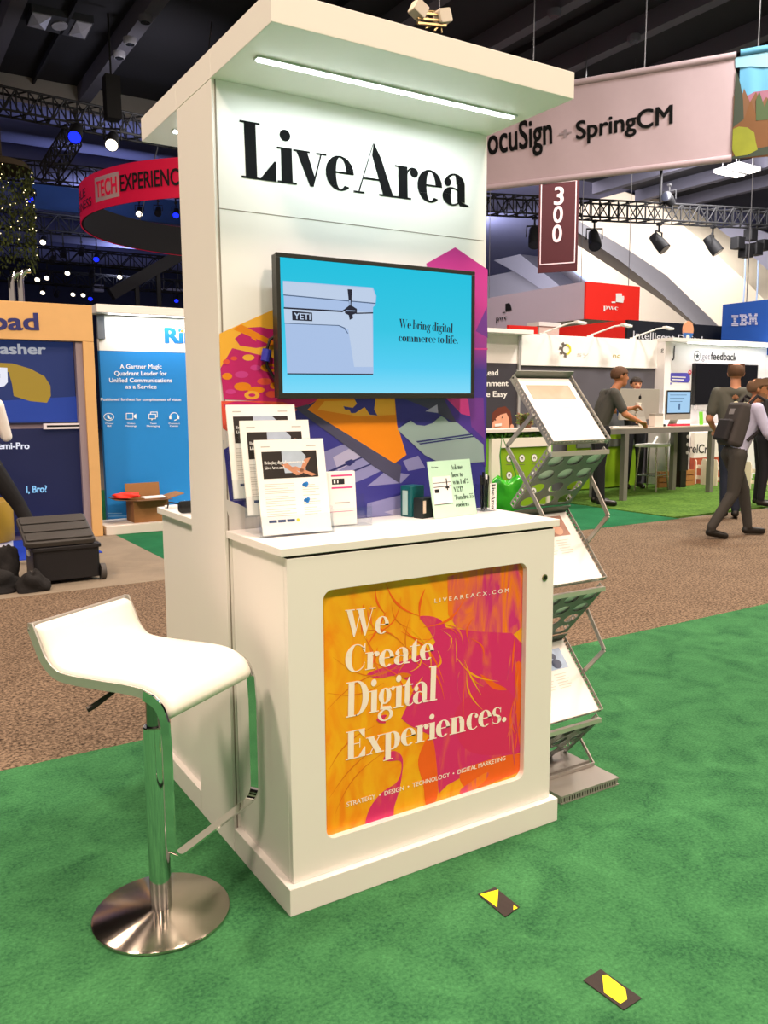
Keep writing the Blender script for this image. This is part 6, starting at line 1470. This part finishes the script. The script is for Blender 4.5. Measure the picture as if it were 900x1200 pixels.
# --- lime counter with hedge top
LIME = mat('lime_panel', '#86ac1e', .5, var=.04); LIME2 = mat('lime_side', '#6fae2a', .5)
lc = thing('lime_counter', 'lime green counter front in a white frame with nine round icons', 'counter', (6.6, 6.4, 0))
xa, xb2 = 6.0, oY(649, 510, 6.2).x
mb = MB(); mb.box(xa, 6.22, 0, xb2, 6.65, .96); mb.build('counter_body', LIME2, lc, world=True)
fa, fb = oY(574, 513, 6.2), oY(644, 511, 6.2); zi = oY(580, 525, 6.2).z
mb = MB(); mb.box(fa.x, 6.16, zi, fb.x, 6.219, .955); mb.box(fa.x, 6.16, 0, oY(584, 540, 6.2).x, 6.219, zi); mb.box(oY(640, 540, 6.2).x, 6.16, 0, fb.x, 6.219, zi); mb.build('white_frame', mat('frame_white', '#eae2d6', .6), lc, world=True)
mb = MB(); mb.box(oY(584, 540, 6.2).x+.002, 6.19, 0.02, oY(640, 540, 6.2).x-.002, 6.218, zi-.002); lpn = mb.build('lime_panel', LIME, lc, world=True)
for (px, py) in ((596.5, 537), (611.5, 537), (626, 536.5), (596.5, 557), (611, 556.5), (625.5, 556), (596.5, 577), (610.5, 576), (625, 575.5)):
    flat('round_icon', [(GY, disc_px(px, py, 3.6, 4.6)), (WHITE, disc_px(px, py, 3.1, 4.0)), (GY, [(px-1.3, py-.6), (px, py-2), (px+1.3, py-.6), (px+1.2, py+1.6), (px+.5, py+1.6), (px+.4, py), (px-.5, py), (px-.5, py+1.6), (px-1.2, py+1.6)])], ('Y', 6.19), lpn, off=.003, step=.002)
    flat('icon_caption', [(GY, [(px-3.4, py+7), (px+3.4, py+6.9), (px+3.4, py+7.5), (px-3.4, py+7.6)])], ('Y', 6.19), lpn, off=.003)
r6 = random.Random(2); mb = MB()
for k in range(900):
    c = Vector((r6.uniform(xa, xb2), r6.uniform(6.18, 6.6), r6.uniform(.962, 1.03))); a = Vector((r6.uniform(-1, 1), r6.uniform(-1, 1), r6.uniform(-.3, 1))).normalized()*.05; b = a.cross(Vector((r6.uniform(-1, 1), r6.uniform(-1, 1), 1))).normalized()*.02
    mb.mi = k % 2; mb.poly([c-a*.5, c+b, c+a*.5, c-b])
hg = mb.build('hedge_trim', (mat('hedge_green', '#5f9a28', .7), mat('hedge_deep', '#2f5a17', .7)), lc, world=True, fix=False); hg['kind'] = 'stuff'
mb = MB(); mb.box(xa, 6.15, 1.035, xb2, 6.66, 1.075); mb.build('counter_top', mat('top_pale', '#ded6cf', .5), lc, world=True)
gb = thing('green_bag', 'glossy green plastic bag with upright handle in front of the lime counter', 'bag', (6.23, 5.93, 0))
zc = oY(588, 594, 5.95).z
r7 = random.Random(8); mb = MB(); prof = [(0, .0), (.12, .0), (.16, .04), (.17, .2), (.175, .32), (.20, .40), (.185, .44), (.17, .42), (.15, .3), (0, .2)]
mb.lathe([(r, z) for r, z in prof], (6.20, 5.93, 0.0), 26)
for v in mb.bm.verts:
    a = math.atan2(v.co.y-5.93, v.co.x-6.20); f = 1+.08*math.sin(a*5+v.co.z*20)+.05*math.sin(a*9); v.co.x = 6.20+(v.co.x-6.20)*f; v.co.y = 5.93+(v.co.y-5.93)*f
    if v.co.z > .3: v.co.z += .04*math.sin(a*4+1)
mb.build('bag_body', mat('green_plastic', '#3fae2a', .2, var=.35, vscale=6, coat=.4), gb, world=True, smooth='full')
mb = MB(); mb.tube([(6.27, 5.88, .36), (6.30, 5.89, .5), (6.22, 5.92, .75), (6.11, 5.95, 1.0), (6.08, 5.95, .75), (6.10, 5.93, .45)], .009, 8); mb.build('handle', mat('handle_green', '#3c8a2b', .4), gb, world=True, smooth=True)
pp_ = oY(616, 503, 6.4); po = thing('dried_plant', 'olive and brown leafy arrangement on the lime counter behind the rack arm', 'plant', (pp_.x, 6.4, 1.076))
mb = MB(); mb.lathe([(0, 0), (.07, 0), (.09, .06), (0, .06)], seg=16); mb.build('bowl', mat('bowl_brown', '#6a4630', .6), po, smooth=True)
mb = MB()
for k in range(260):
    t = r6.uniform(0, 2*PI); c = Vector((.15*math.cos(t)*r6.random(), .1*math.sin(t)*r6.random(), r6.uniform(.05, .2))); a = Vector((math.cos(t), math.sin(t), r6.uniform(-.2, 1))).normalized()*.06; b = a.orthogonal().normalized()*.02
    mb.mi = k % 3; mb.poly([c-a*.5, c+b, c+a*.5, c-b])
pl_ = mb.build('leaves', (mat('leaf_olive', '#7d7a3a', .7), mat('leaf_brown', '#7a4a35', .7), mat('leaf_green', '#5c7a38', .7)), po, fix=False); pl_['kind'] = 'stuff'
lc2 = thing('lime_kiosk', 'plain lime green cabinet standing behind the grey work table', 'cabinet', (9.3, 7.35, 0.012))
mb = MB(); mb.box(8.75, 7.24, .03, 10.15, 7.46, 1.0); mb.build('cabinet_body', LIME, lc2, world=True, bevel=.004)
mb = MB(); mb.box(8.72, 7.21, .70, 10.18, 7.238, .82); mb.build('grey_band', mat('band_grey', '#5b5f58', .6), lc2, world=True)

# --- work table and what stands on it
TG_ = mat('table_grey', '#8b8883', .45, .4)
tb_ = thing('work_table', 'tall grey square-legged work table on the artificial turf', 'table', (9.1, 6.2, .012))
TX0, TX1, TY0, TY1, TZ = 7.95, 10.36, 5.88, 6.55, 1.06
mb = MB(); mb.box(TX0, TY0, TZ-.02, TX1, TY1, TZ); mb.build('tabletop', mat('table_top_pale', '#bdb3a6', .5), tb_, world=True, bevel=.003)
mb = MB(); 
for d in ((TX0, TY0+.001, TZ-.09, TX1, TY0+.06, TZ-.021), (TX0, TY1-.06, TZ-.09, TX1, TY1-.001, TZ-.021), (TX0, TY0+.061, TZ-.09, TX0+.06, TY1-.061, TZ-.021), (TX1-.06, TY0+.061, TZ-.09, TX1, TY1-.061, TZ-.021)): mb.box(*d)
mb.build('apron', TG_, tb_, world=True)
for (x, y) in ((8.33, TY0+.002), (10.27, TY0+.002), (8.33, TY1-.082), (10.12, TY1-.082)):
    mb = MB(); mb.box(x, y, .013, x+.08, y+.08, TZ-.091); mb.build('leg', TG_, tb_, world=True)
ALU = mat('aluminium', '#c6c2b6', .35, .5)
def desktop(nm, lab, px0, px1, py0, py1, Y_, front, rz=0):
    a, b = oY(px0, py0, Y_), oY(px1, py1, Y_); w_ = b.x-a.x; cx = (a.x+b.x)/2; h_ = a.z-b.z
    t = thing(nm, lab, 'computer', (cx, Y_, TZ), rz); z0 = b.z-TZ
    sgn = -1 if front else 1
    mb = MB(); mb.rbox(-w_/2, -.012, z0, w_/2, .012, z0+h_, .02, 'Y'); pnl = mb.build('display_case', ALU, t, bevel=.004)
    if front:
        mb = MB(); mb.box(-w_/2+.006, -.0135, z0+.09, w_/2-.006, -.0122, z0+h_-.006); gl2 = mb.build('bezel_glass', DARK, t)
        mb = MB(); mb.box(-w_/2+.03, -.0145, z0+.11, w_/2-.03, -.0137, z0+h_-.03); sc2 = mb.build('lit_screen', mat('screen_pale_blue', '#101010', .2, emit='#a9d3f5', es=.95), t)
        mb = MB()
        for k in range(3): mb.poly([(-w_/2+.08, -.0148, z0+h_-.08-.05*k), (w_/2-.12-.05*k, -.0148, z0+h_-.08-.05*k), (w_/2-.12-.05*k, -.0148, z0+h_-.072-.05*k), (-w_/2+.08, -.0148, z0+h_-.072-.05*k)])
        mb.poly([(-.01, -.0148, z0+.16), (.03, -.0148, z0+.16), (.03, -.0148, z0+.25), (-.01, -.0148, z0+.25)])
        mb.build('screen_content', mat('screen_text', '#101010', .3, emit='#5a7fb0', es=.6), sc2, fix=False)
    else:
        mb = MB(); mb.prism([(.028*math.cos(2*PI*k/20)*(1 if k != 0 else .9), -.0125, z0+h_*.72+.03*math.sin(2*PI*k/20)) for k in range(20)], (0, -.002, 0))
        mb.prism([(.002, -.0125, z0+h_*.72+.03), (.012, -.0125, z0+h_*.72+.05), (.016, -.0125, z0+h_*.72+.048), (.008, -.0125, z0+h_*.72+.03)], (0, -.002, 0)); mb.build('rear_emblem', DARK, t)
    st_y = .06 if front else -.06
    mb = MB(); mb.hull([(-.09, st_y*.2, z0+.12), (.09, st_y*.2, z0+.12), (.09, st_y*.2+.01, z0+.12), (-.09, st_y*.2+.01, z0+.12)], [(-.09, st_y*1.6, .008), (.09, st_y*1.6, .008), (.09, st_y*1.6+.012, .008), (-.09, st_y*1.6+.012, .008)])
    if not front: mb.hull([(-.08, -.018, z0+h_*.45), (.08, -.018, z0+h_*.45), (.08, -.013, z0+h_*.45), (-.08, -.013, z0+h_*.45)], [(-.085, -.05, .1), (.085, -.05, .1), (.085, -.04, .1), (-.085, -.04, .1)])
    mb.box(-.1, -.11, 0, .1, .10, .008); mb.build('stand', ALU, t)
    return t
desktop('desktop_computer', 'aluminium desktop computer seen from behind with a dark emblem on the table', 726, 771, 455.5, 491, 6.2, False)
desktop('desktop_computer', 'desktop computer with a lit pale blue screen right of the other computer', 780.5, 808.5, 457, 491.5, 6.25, True)
def on_table(px, Y_): p = oY(px, 495, Y_); return Vector((p.x, Y_, TZ))
c = on_table(768.5, 6.0); wb_ = thing('white_carton', 'white carton between the two computers on the table', 'box', c)
mb = MB(); mb.box(-.09, -.06, 0, .1, .06, .15); mb.build('carton', mat('carton_white', '#e9ddd3', .6), wb_, bevel=.003); mb = MB(); mb.box(-.085, -.055, .1505, .095, .055, .19); mb.build('carton_lid', mat('carton_grey', '#9c958c', .6), wb_)
c = on_table(776.8, 5.97); mb = MB(); mb.box(c.x-.03, c.y-.03, TZ, c.x+.03, c.y+.03, TZ+.035); tag(mb.build('black_adapter', DARK, None, bevel=.004), 'tiny black adapter right of the white carton', 'adapter')
c = on_table(796, 5.98); mb = MB(); mb.rbox(c.x-.2, c.y-.06, TZ, c.x+.2, c.y+.06, TZ+.03, .02, 'Z'); tag(mb.build('red_folder', mat('folder_red', '#d8344a', .5), None, bevel=.004), 'flat red folder under the lit computer screen', 'folder')
c = on_table(710.5, 5.99); cu = thing('coffee_cup', 'paper coffee cup with a kraft sleeve at the left of the table', 'cup', c)
mb = MB(); mb.lathe([(0, 0), (.033, 0), (.045, .12), (0, .12)], seg=20); mb.build('paper_cup', WHITE, cu, smooth=True)
mb = MB(); mb.lathe([(.0365, .025), (.0385, .025), (.0435, .085), (.0415, .085)], seg=20); mb.build('sleeve', mat('kraft_sleeve', '#b9814f', .7), cu, smooth=True)
mb = MB(); mb.lathe([(0, .121), (.047, .121), (.045, .132), (0, .134)], seg=20); mb.build('lid', WHITE, cu, smooth=True)
c = on_table(719, 6.0); mb = MB(); mb.rbox(c.x-.07, c.y-.05, TZ, c.x+.07, c.y+.05, TZ+.02, .02, 'Z'); tag(mb.build('paper_napkin', PAPER, None), 'white paper napkin beside the coffee cup', 'napkin')
# bar stool under the table
ws_ = thing('work_stool', 'white seated bar stool with chrome legs by the grey table', 'stool', (9.80, 6.62, .013), math.radians(15))
mb = MB(); mb.rbox(-.26, -.2, .70, .26, .2, .745, .06, 'Z'); mb.build('seat', WHITE, ws_, bevel=.012)
mb = MB(); mb.tube([(.26, .12, .73), (.34, .12, .79), (.40, .12, .84)], .02); mb.tube([(.26, -.12, .73), (.34, -.12, .79), (.40, -.12, .84)], .02); mb.build('backrest', WHITE, ws_, smooth=True)
for sx in (-1, 1):
    for sy in (-1, 1):
        mb = MB(); mb.cyl((.17*sx, .14*sy, .70), (.22*sx, .18*sy, 0), .014, seg=8); mb.build('leg', mat('leg_olive_chrome', '#9a9a88', .25, .9), ws_, smooth=True)
mb = MB(); mb.tube([(.2, .165, .25), (-.2, .165, .25), (-.2, -.165, .25), (.2, -.165, .25)], .01, 8, True); mb.build('foot_ring', MC['leg_olive_chrome'], ws_, smooth=True)
# fence, box with lettering, pallet
fe = thing('picket_fence', 'low white picket fence on the artificial turf behind the walking man', 'fence', (11.25, 5.5, .012))
FW_ = mat('picket_white', '#ece2cf', .6)
for k in range(15):
    y = 7.15-.21*k; mb = MB(); mb.prism([(11.235, y-.055, .013), (11.235, y+.055, .013), (11.235, y+.055, .40), (11.235, y+.03, .455), (11.235, y-.03, .455), (11.235, y-.055, .40)], (.02, 0, 0)); mb.build('picket', FW_, fe, world=True)
for z in (.10, .28):
    mb = MB(); mb.box(11.2555, 4.15, z, 11.275, 7.22, z+.06); mb.build('rail', FW_, fe, world=True)
a, b = oY(792, 508, 7.3), oY(834, 536, 7.3)
bb = thing('lettered_board', 'pale board with black lettering standing beneath the table behind the fence', 'board', ((a.x+b.x)/2, 7.1, .012))
mb = MB(); mb.box(a.x, 6.9, .013, b.x, 6.98, .46); mb.build('red_base', mat('base_rust', '#b0543c', .6, var=.2), bb, world=True)
mb = MB(); mb.box(a.x, 6.9, .461, b.x, 6.98, oY(800, 508, 6.9).z); bbp = mb.build('white_board', mat('board_white', '#e9e4dc', .6), bb, world=True)
text('lettering', sans('BarrelCr', .012), BLACK, ('Y', 6.9), (792.5, 530), (829, 531), bbp, top=(792.5, 519.5), off=.004)
pa = thing('wooden_pallet', 'wooden pallet boards low on the turf behind the table', 'pallet', (10.4, 7.0, .012))
for k in range(3):
    mb = MB(); mb.box(10.2, 6.8, .014+.09*k, 11.1, 6.86, .09+.09*k); mb.build('slat', mat('pallet_wood', '#a8743f', .7, var=.15), pa, world=True)
for k in range(2):
    mb = MB(); mb.box(10.25+.72*k, 6.861, .014, 10.37+.72*k, 6.93, .27); mb.build('upright', MC['pallet_wood'], pa, world=True)
bl_ = thing('black_tower', 'narrow black speaker column under the table by the pallet', 'speaker', (10.6, 6.7, .012))
mb = MB(); mb.rbox(10.50, 6.62, .29, 10.70, 6.78, 1.0, .03, 'Z'); mb.build('cabinet', DARK, bl_, world=True, bevel=.004)
mb = MB(); mb.box(10.53, 6.64, .013, 10.67, 6.76, .289); mb.build('foot', DARK, bl_, world=True)
for k in range(3):
    mb = MB(); mb.cyl((10.64, 6.614, .85-.13*k), (10.64, 6.6195, .85-.13*k), .03, seg=14); mb.build('driver', mat('driver_grey', '#a09c95', .5), bl_, world=True)

# ================================================================== people
def person(label, loc, facing, height, J, cols, hair=None, voxel=.011, extra=None, hands=True, headrot=0.0, beard=None):
    """one continuous body: tapered limbs merged by a voxel remesh, coloured by the garment nearest to each face.
    local axes: +X forward, +Y to the person's left, +Z up; J gives joints for a 1.75 m figure"""
    S = height/1.75
    D = dict(pel=(0, 0, .95), chest=(.0, 0, 1.27), neck=(.0, 0, 1.47), head=(.02, 0, 1.635),
             shl=(0, .185, 1.42), shr=(0, -.185, 1.42), ell=(-.02, .235, 1.14), elr=(-.02, -.235, 1.14), wrl=(.05, .245, .90), wrr=(.05, -.245, .90),
             hil=(0, .09, .92), hir=(0, -.09, .92), knl=(.02, .10, .50), knr=(.02, -.10, .50), anl=(-.01, .10, .09), anr=(-.01, -.10, .09), tol=(.16, .12, .035), tor=(.16, -.12, .035))
    D.update(J); D = {k: Vector(v)*S for k, v in D.items()}
    P = []      # (p0, r0, p1, r1, material index)
    SKN, SHT, TRO, SHO, EY, LP, BRD = 0, 1, 2, 3, 4, 5, 6
    def c(a, ra, b, rb_, m): P.append((Vector(a), ra*S, Vector(b), rb_*S, m))
    pel, chest, neck, head = D['pel'], D['chest'], D['neck'], D['head']
    lat = (D['shl']-D['shr']).normalized(); up = (chest-pel).normalized(); fw = lat.cross(up).normalized()
    hf = Matrix.Rotation(headrot, 3, 'Z') @ Vector((1, 0, 0)); hl = Matrix.Rotation(headrot, 3, 'Z') @ Vector((0, 1, 0)); Z = Vector((0, 0, 1))
    for sg in (1, -1):
        sh = D['shl' if sg > 0 else 'shr']; hi = D['hil' if sg > 0 else 'hir']
        c(sh-lat*sg*.055*S-up*.02*S, .075, chest+lat*sg*.085*S, .10, SHT); c(chest+lat*sg*.085*S, .10, pel+lat*sg*.06*S+up*.06*S, .098, SHT)
        c(neck-up*.05*S, .06, sh-lat*sg*.02*S, .062, SHT)
        el = D['ell' if sg > 0 else 'elr']; wr = D['wrl' if sg > 0 else 'wrr']
        if cols.get('long'):
            c(sh, .066, el, .050, SHT); c(el, .050, wr+(el-wr)*.1, .036, SHT); c(wr+(el-wr)*.12, .028, wr, .026, SKN)
        else:
            m_ = sh.lerp(el, .72); c(sh, .068, m_, .060, SHT); c(m_.lerp(sh, .15), .046, el, .041, SKN); c(el, .041, wr, .027, SKN)
        kn = D['knl' if sg > 0 else 'knr']; an = D['anl' if sg > 0 else 'anr']; to = D['tol' if sg > 0 else 'tor']
        c(pel+lat*sg*.05*S, .102, hi, .098, TRO); c(hi, .097, kn, .066, TRO); c(kn, .066, an+Z*.03*S, .050, TRO)
        c(an-Z*.035*S-(to-an).normalized()*.02*S, .044, to, .036, SHO); c(an, .040, an-Z*.03*S, .042, SHO)
        if hands:
            d = (wr-el).normalized(); pl = wr+d*.075*S; sd = fw-d*fw.dot(d); sd = sd.normalized() if sd.length > .1 else Z; pn = d.cross(sd).normalized()
            for q in (-.026, 0, .026): c(wr+d*.012*S, .020, pl+sd*q*S, .017, SKN)
            for fi, (q, L) in enumerate(((.032, .068), (.011, .078), (-.011, .073), (-.031, .056))):
                k1 = pl+sd*q*S; k2 = k1+(d*.8+pn*.35*sg*-1).normalized()*L*.5*S; k3 = k2+(d*.55+pn*.75*sg*-1).normalized()*L*.5*S
                c(k1, .0095, k2, .0088, SKN); c(k2, .0088, k3, .0078, SKN)
            t1 = wr+d*.03*S+sd*.03*S; t2 = t1+(d*.6+sd*.7)*.035*S; c(t1, .012, t2, .0105, SKN); c(t2, .0105, t2+d*.028*S, .009, SKN)
    c(neck-up*.07*S, .056, head-Z*.07*S, .054, SKN)
    # head: skull, jaw, nose, ears, eyes, mouth
    c(head+Z*.035*S-hf*.022*S, .083, head+Z*.03*S+hf*.02*S, .080, SKN); c(head+hf*.035*S-Z*.015*S, .064, head+hf*.055*S-Z*.075*S, .042, SKN if not beard else SKN)
    c(head+hf*.094*S+Z*.015*S, .010, head+hf*.108*S-Z*.020*S, .015, SKN)
    for sg in (1, -1):
        c(head+hl*sg*.080*S-hf*.005*S+Z*.018*S, .016, head+hl*sg*.078*S-hf*.003*S-Z*.018*S, .011, SKN)
        c(head+hf*.086*S+hl*sg*.031*S+Z*.018*S, .0115, head+hf*.087*S+hl*sg*.032*S+Z*.018*S, .0115, EY)
    c(head+hf*.086*S+hl*.02*S-Z*.053*S, .0105, head+hf*.086*S-hl*.02*S-Z*.053*S, .0105, LP)
    if beard: c(head+hf*.05*S-Z*.075*S, .052, head+hf*.03*S-Z*.05*S, .058, BRD)
    for (a, ra, b, rb_, m) in (extra(D, S, lat, up, fw) if extra else ()): c(a, ra, b, rb_, m)
    mb = MB()
    for (a, ra, b, rb_, m) in P:
        if (b-a).length < 1e-4: mb.ball(a, ra, seg=12, rings=8)
        else: mb.capsule(a, ra, b, rb_, seg=12)
    me = bpy.data.meshes.new('tmp'); bmesh.ops.recalc_face_normals(mb.bm, faces=mb.bm.faces); mb.bm.to_mesh(me); mb.bm.free()
    o = bpy.data.objects.new('tmp', me); COL.objects.link(o)
    r = o.modifiers.new('r', 'REMESH'); r.mode = 'VOXEL'; r.voxel_size = voxel
    sm_ = o.modifiers.new('s', 'SMOOTH'); sm_.factor = .5; sm_.iterations = 3
    dg = bpy.context.evaluated_depsgraph_get(); me2 = bpy.data.meshes.new_from_object(o.evaluated_get(dg)); me2.name = 'body'
    bpy.data.objects.remove(o)
    import numpy as np
    n = len(me2.polygons); cc = np.zeros(n*3); me2.polygons.foreach_get('center', cc); cc = cc.reshape(-1, 3)
    best = np.full(n, 1e9); idx = np.zeros(n, dtype=np.int32)
    for (a, ra, b, rb_, m) in P:
        a_, b_ = np.array(a), np.array(b); d = b_-a_; L2 = max(d@d, 1e-9); t = np.clip(((cc-a_)@d)/L2, 0, 1)
        dist_ = np.linalg.norm(cc-a_-t[:, None]*d, axis=1)-(ra+(rb_-ra)*t)
        if m in (EY, LP, BRD): dist_ = dist_-.004
        w = dist_ < best; best[w] = dist_[w]; idx[w] = m
    me2.materials.clear()
    for m in (cols['skin'], cols['shirt'], cols['trousers'], cols.get('shoes', SHOE), EYE, LIP, cols.get('beard', HAIRD)): me2.materials.append(m)
    me2.polygons.foreach_set('material_index', idx); me2.polygons.foreach_set('use_smooth', np.ones(n, dtype=bool)); me2.update()
    t = thing('person', label, 'person', loc, facing)
    bo = bpy.data.objects.new('body', me2); COL.objects.link(bo); bo.parent = t
    if hair:
        style, hm = hair; mb = MB(); mb.ball((0, 0, 0), 1, seg=24, rings=16); hc_ = head+Z*.035*S-hf*.004*S
        for v in list(mb.bm.verts):
            x, y, z = v.co; lim = (.12 if x > .25 else -.55 if x < -.1 else -.25)
            if style == 'thin': lim = (.9 if x > -.3 and z > .3 else lim)
            zz = max(z, lim); k_ = math.sqrt(max(0, 1-min(1, abs(zz))**2))/max(1e-4, math.hypot(x, y)) if math.hypot(x, y) > 1e-4 else 0
            bumpy = 1+.02*math.sin(x*17+y*13)
            q = hf*(x*.112*bumpy)+hl*(y*.0915*bumpy)+Z*(zz*.098*bumpy*(1.0 if style != 'full' else 1.08)); v.co = hc_+q*S
        if style == 'thin':
            bmesh.ops.delete(mb.bm, geom=[f for f in mb.bm.faces if (f.calc_center_median()-hc_).z > .062*S and (f.calc_center_median()-hc_).dot(hf) > -.075*S], context='FACES')
        mb.build('hair', hm, t, smooth='full')
    return t, D, S

# walking man with backpack
SHIRT_L = mat('shirt_lilac', '#b9b9d6', .8, var=.04, vscale=14); TR_G = mat('trousers_charcoal', '#3b3935', .85); 
wx, wy = 6.86, 3.06
wt_, D, S = person('man in lilac shirt and charcoal trousers striding along the brown aisle wearing a backpack', (wx, wy, -.002), math.radians(-28), 1.70,
    dict(pel=(-.02, 0, .93), chest=(.10, 0, 1.25), neck=(.155, 0, 1.44), head=(.21, 0, 1.59), shl=(.115, .19, 1.395), shr=(.115, -.19, 1.395),
         ell=(.02, .26, 1.12), wrl=(.10, .26, .90), elr=(.20, -.26, 1.14), wrr=(.36, -.24, .98),
         hil=(-.02, .09, .90), hir=(-.02, -.09, .90), knl=(.16, .10, .50), anl=(.23, .11, .085), tol=(.41, .12, .04), knr=(-.06, -.10, .49), anr=(-.29, -.11, .10), tor=(-.14, -.13, .035)),
    dict(skin=SKIN2, shirt=SHIRT_L, trousers=TR_G, long=True, beard=mat('stubble', '#8a6448', .7)), ('thin', mat('hair_grey_brown', '#6b513c', .8)), beard=True, headrot=math.radians(-22))
M_ = wmat(wt_)
bp = thing('backpack', 'dark grey backpack on the back of the walking man in the lilac shirt', 'backpack', M_ @ Vector((-.13, 0, .95)), math.radians(-28))
BPM = mat('backpack_grey', '#3f3b3a', .85, var=.1, vscale=12); BPM2 = mat('backpack_black', '#232124', .8)
rot = Matrix.Rotation(math.radians(17), 4, 'Y')
mb = MB(); mb.rbox(-.14, -.17, 0, .02, .17, .46, .05, 'Z', 5); mb.xform(rot)
for v in mb.bm.verts: v.co.x += .10
pk = mb.build('main_pack', BPM, bp, smooth=True, bevel=.04, bseg=3)
mb = MB(); mb.rbox(-.20, -.13, .03, -.135, .13, .26, .03, 'Z', 4); mb.xform(rot)
for v in mb.bm.verts: v.co.x += .10
mb.build('front_pocket', BPM2, bp, smooth=True, bevel=.02)
mb = MB(); mb.box(-.146, -.05, .32, -.138, .05, .38); mb.xform(rot)
for v in mb.bm.verts: v.co.x += .10
mb.build('pale_patch', mat('patch_pale', '#8d8a8c', .6), bp)
for sg in (1, -1):
    mb = MB(); mb.tube([(.20, sg*.11, .46), (.27, sg*.115, .535), (.355, sg*.12, .49), (.37, sg*.13, .36), (.31, sg*.17, .20), (.16, sg*.17, .08)], .018, 8); mb.build('shoulder_strap', BPM2, bp, smooth=True)
mb = MB(); mb.tube([(.20, -.04, .475), (.19, 0, .52), (.20, .04, .475)], .01, 8); mb.build('top_handle', BPM2, bp, smooth=True)

POLO = mat('polo_charcoal', '#44443f', .85); JEAN = mat('jeans_dark', '#15161c', .85); TEE = mat('tee_olive', '#51524a', .85, var=.04)
# man leaning on the table in a dark polo, facing right
pA, D, S = person('man in charcoal polo leaning over the grey table with a cup in hand', (7.66, 5.72, .013), math.radians(-28), 1.93,
    dict(pel=(-.04, 0, .95), chest=(.06, 0, 1.25), neck=(.15, 0, 1.44), head=(.22, 0, 1.585), shl=(.10, .185, 1.38), shr=(.10, -.185, 1.38),
         ell=(.26, .25, 1.17), wrl=(.44, .16, 1.20), elr=(.22, -.24, 1.13), wrr=(.42, -.17, 1.045), knl=(.03, .1, .5), knr=(-.03, -.1, .5)),
    dict(skin=SKIN2, shirt=POLO, trousers=JEAN), ('short', HAIRB))
mb = MB(); mb.tube([Vector((.10, .05, 1.43))*S, Vector((.20, .045, 1.33))*S, Vector((.21, 0, 1.12))*S, Vector((.20, -.045, 1.33))*S, Vector((.10, -.05, 1.43))*S], .009, 6); mb.build('lanyard', mat('lanyard_blue', '#3d5f9e', .6), pA, smooth=True)
hp = wmat(pA) @ (Vector((.52, .14, 1.22))*S)
cu2 = thing('takeaway_cup', 'small white cup held up by the man in the charcoal polo', 'cup', hp)
mb = MB(); mb.lathe([(0, -.05), (.03, -.05), (.04, .045), (0, .045)], seg=16); mb.build('paper_cup', WHITE, cu2, smooth=True); mb = MB(); mb.lathe([(0, .046), (.042, .046), (.04, .056), (0, .058)], seg=16); mb.build('lid', mat('lid_cream', '#efe3cf', .5), cu2, smooth=True)
# man behind the computer
person('man with dark hair standing behind the aluminium computer, only face and legs showing', (9.83, 7.04, .013), math.radians(-118), 1.80,
    dict(shl=(.02, .19, 1.40), shr=(.02, -.19, 1.40), ell=(.10, .24, 1.14), elr=(.10, -.24, 1.14), wrl=(.30, .15, 1.10), wrr=(.30, -.15, 1.10)),
    dict(skin=SKIN, shirt=mat('shirt_black', '#1d1d22', .85), trousers=JEAN), ('short', HAIRD))
# tall man in olive tee, back to the camera
pC, D, S = person('tall man in olive grey tee with white marks, back turned, facing the wall television', (8.06, 3.95, -.002), math.radians(40), 1.89,
    dict(head=(.03, 0, 1.62), ell=(.0, .26, 1.13), elr=(.02, -.25, 1.13), wrl=(.17, .20, 1.02), wrr=(.18, -.18, 1.04), hil=(0, .07, .92), hir=(0, -.07, .92), knl=(.02, .06, .5), knr=(.02, -.06, .5), anl=(0, .06, .09), anr=(0, -.06, .09), tol=(.16, .08, .035), tor=(.16, -.08, .035)),
    dict(skin=SKIN, shirt=TEE, trousers=mat('jeans_navy', '#1f2738', .85)), ('thin', HAIRB))
mb = MB(); mb.prism([(-.122*S-.012, .0+.028*math.cos(2*PI*k/16), 1.30*S+.03*math.sin(2*PI*k/16)) for k in range(16)], (.006, 0, 0)); mb.build('round_print', mat('print_pale_yellow', '#e6e6c8', .7), pC)
mb = MB(); mb.box(-.122*S-.012, -.13, 1.285*S, -.122*S-.006, -.045, 1.315*S); mb.build('word_print', MC['print_pale_yellow'], pC)
# man in dark suit, right edge
person('bearded man in a dark suit at the right picture edge beyond the walking man', (9.36, 4.42, .013), math.radians(-42), 1.70,
    dict(), dict(skin=SKIN, shirt=mat('suit_dark', '#17181f', .85), trousers=mat('suit_dark', '#17181f', .85), long=True, beard=HAIRD), ('full', mat('hair_black', '#17130f', .8)), beard=True)
# person at the left edge: white shirt, black trousers, seated on the drum stool leaning out of the picture
person('person in a white shirt and black trousers standing at the left picture edge', (-.07, 5.72, 0), math.radians(82), 1.76,
    dict(ell=(-.05, .27, 1.15), elr=(.08, -.25, 1.15), wrl=(.1, .2, .98), wrr=(.24, -.14, 1.30), hir=(0, -.10, .91), knr=(.06, -.31, .54), anr=(.0, -.50, .09), tor=(.15, -.56, .035)),
    dict(skin=SKIN, shirt=mat('shirt_white', '#f0ebe6', .8), trousers=mat('trousers_black', '#131316', .85), long=True), ('short', HAIRD))
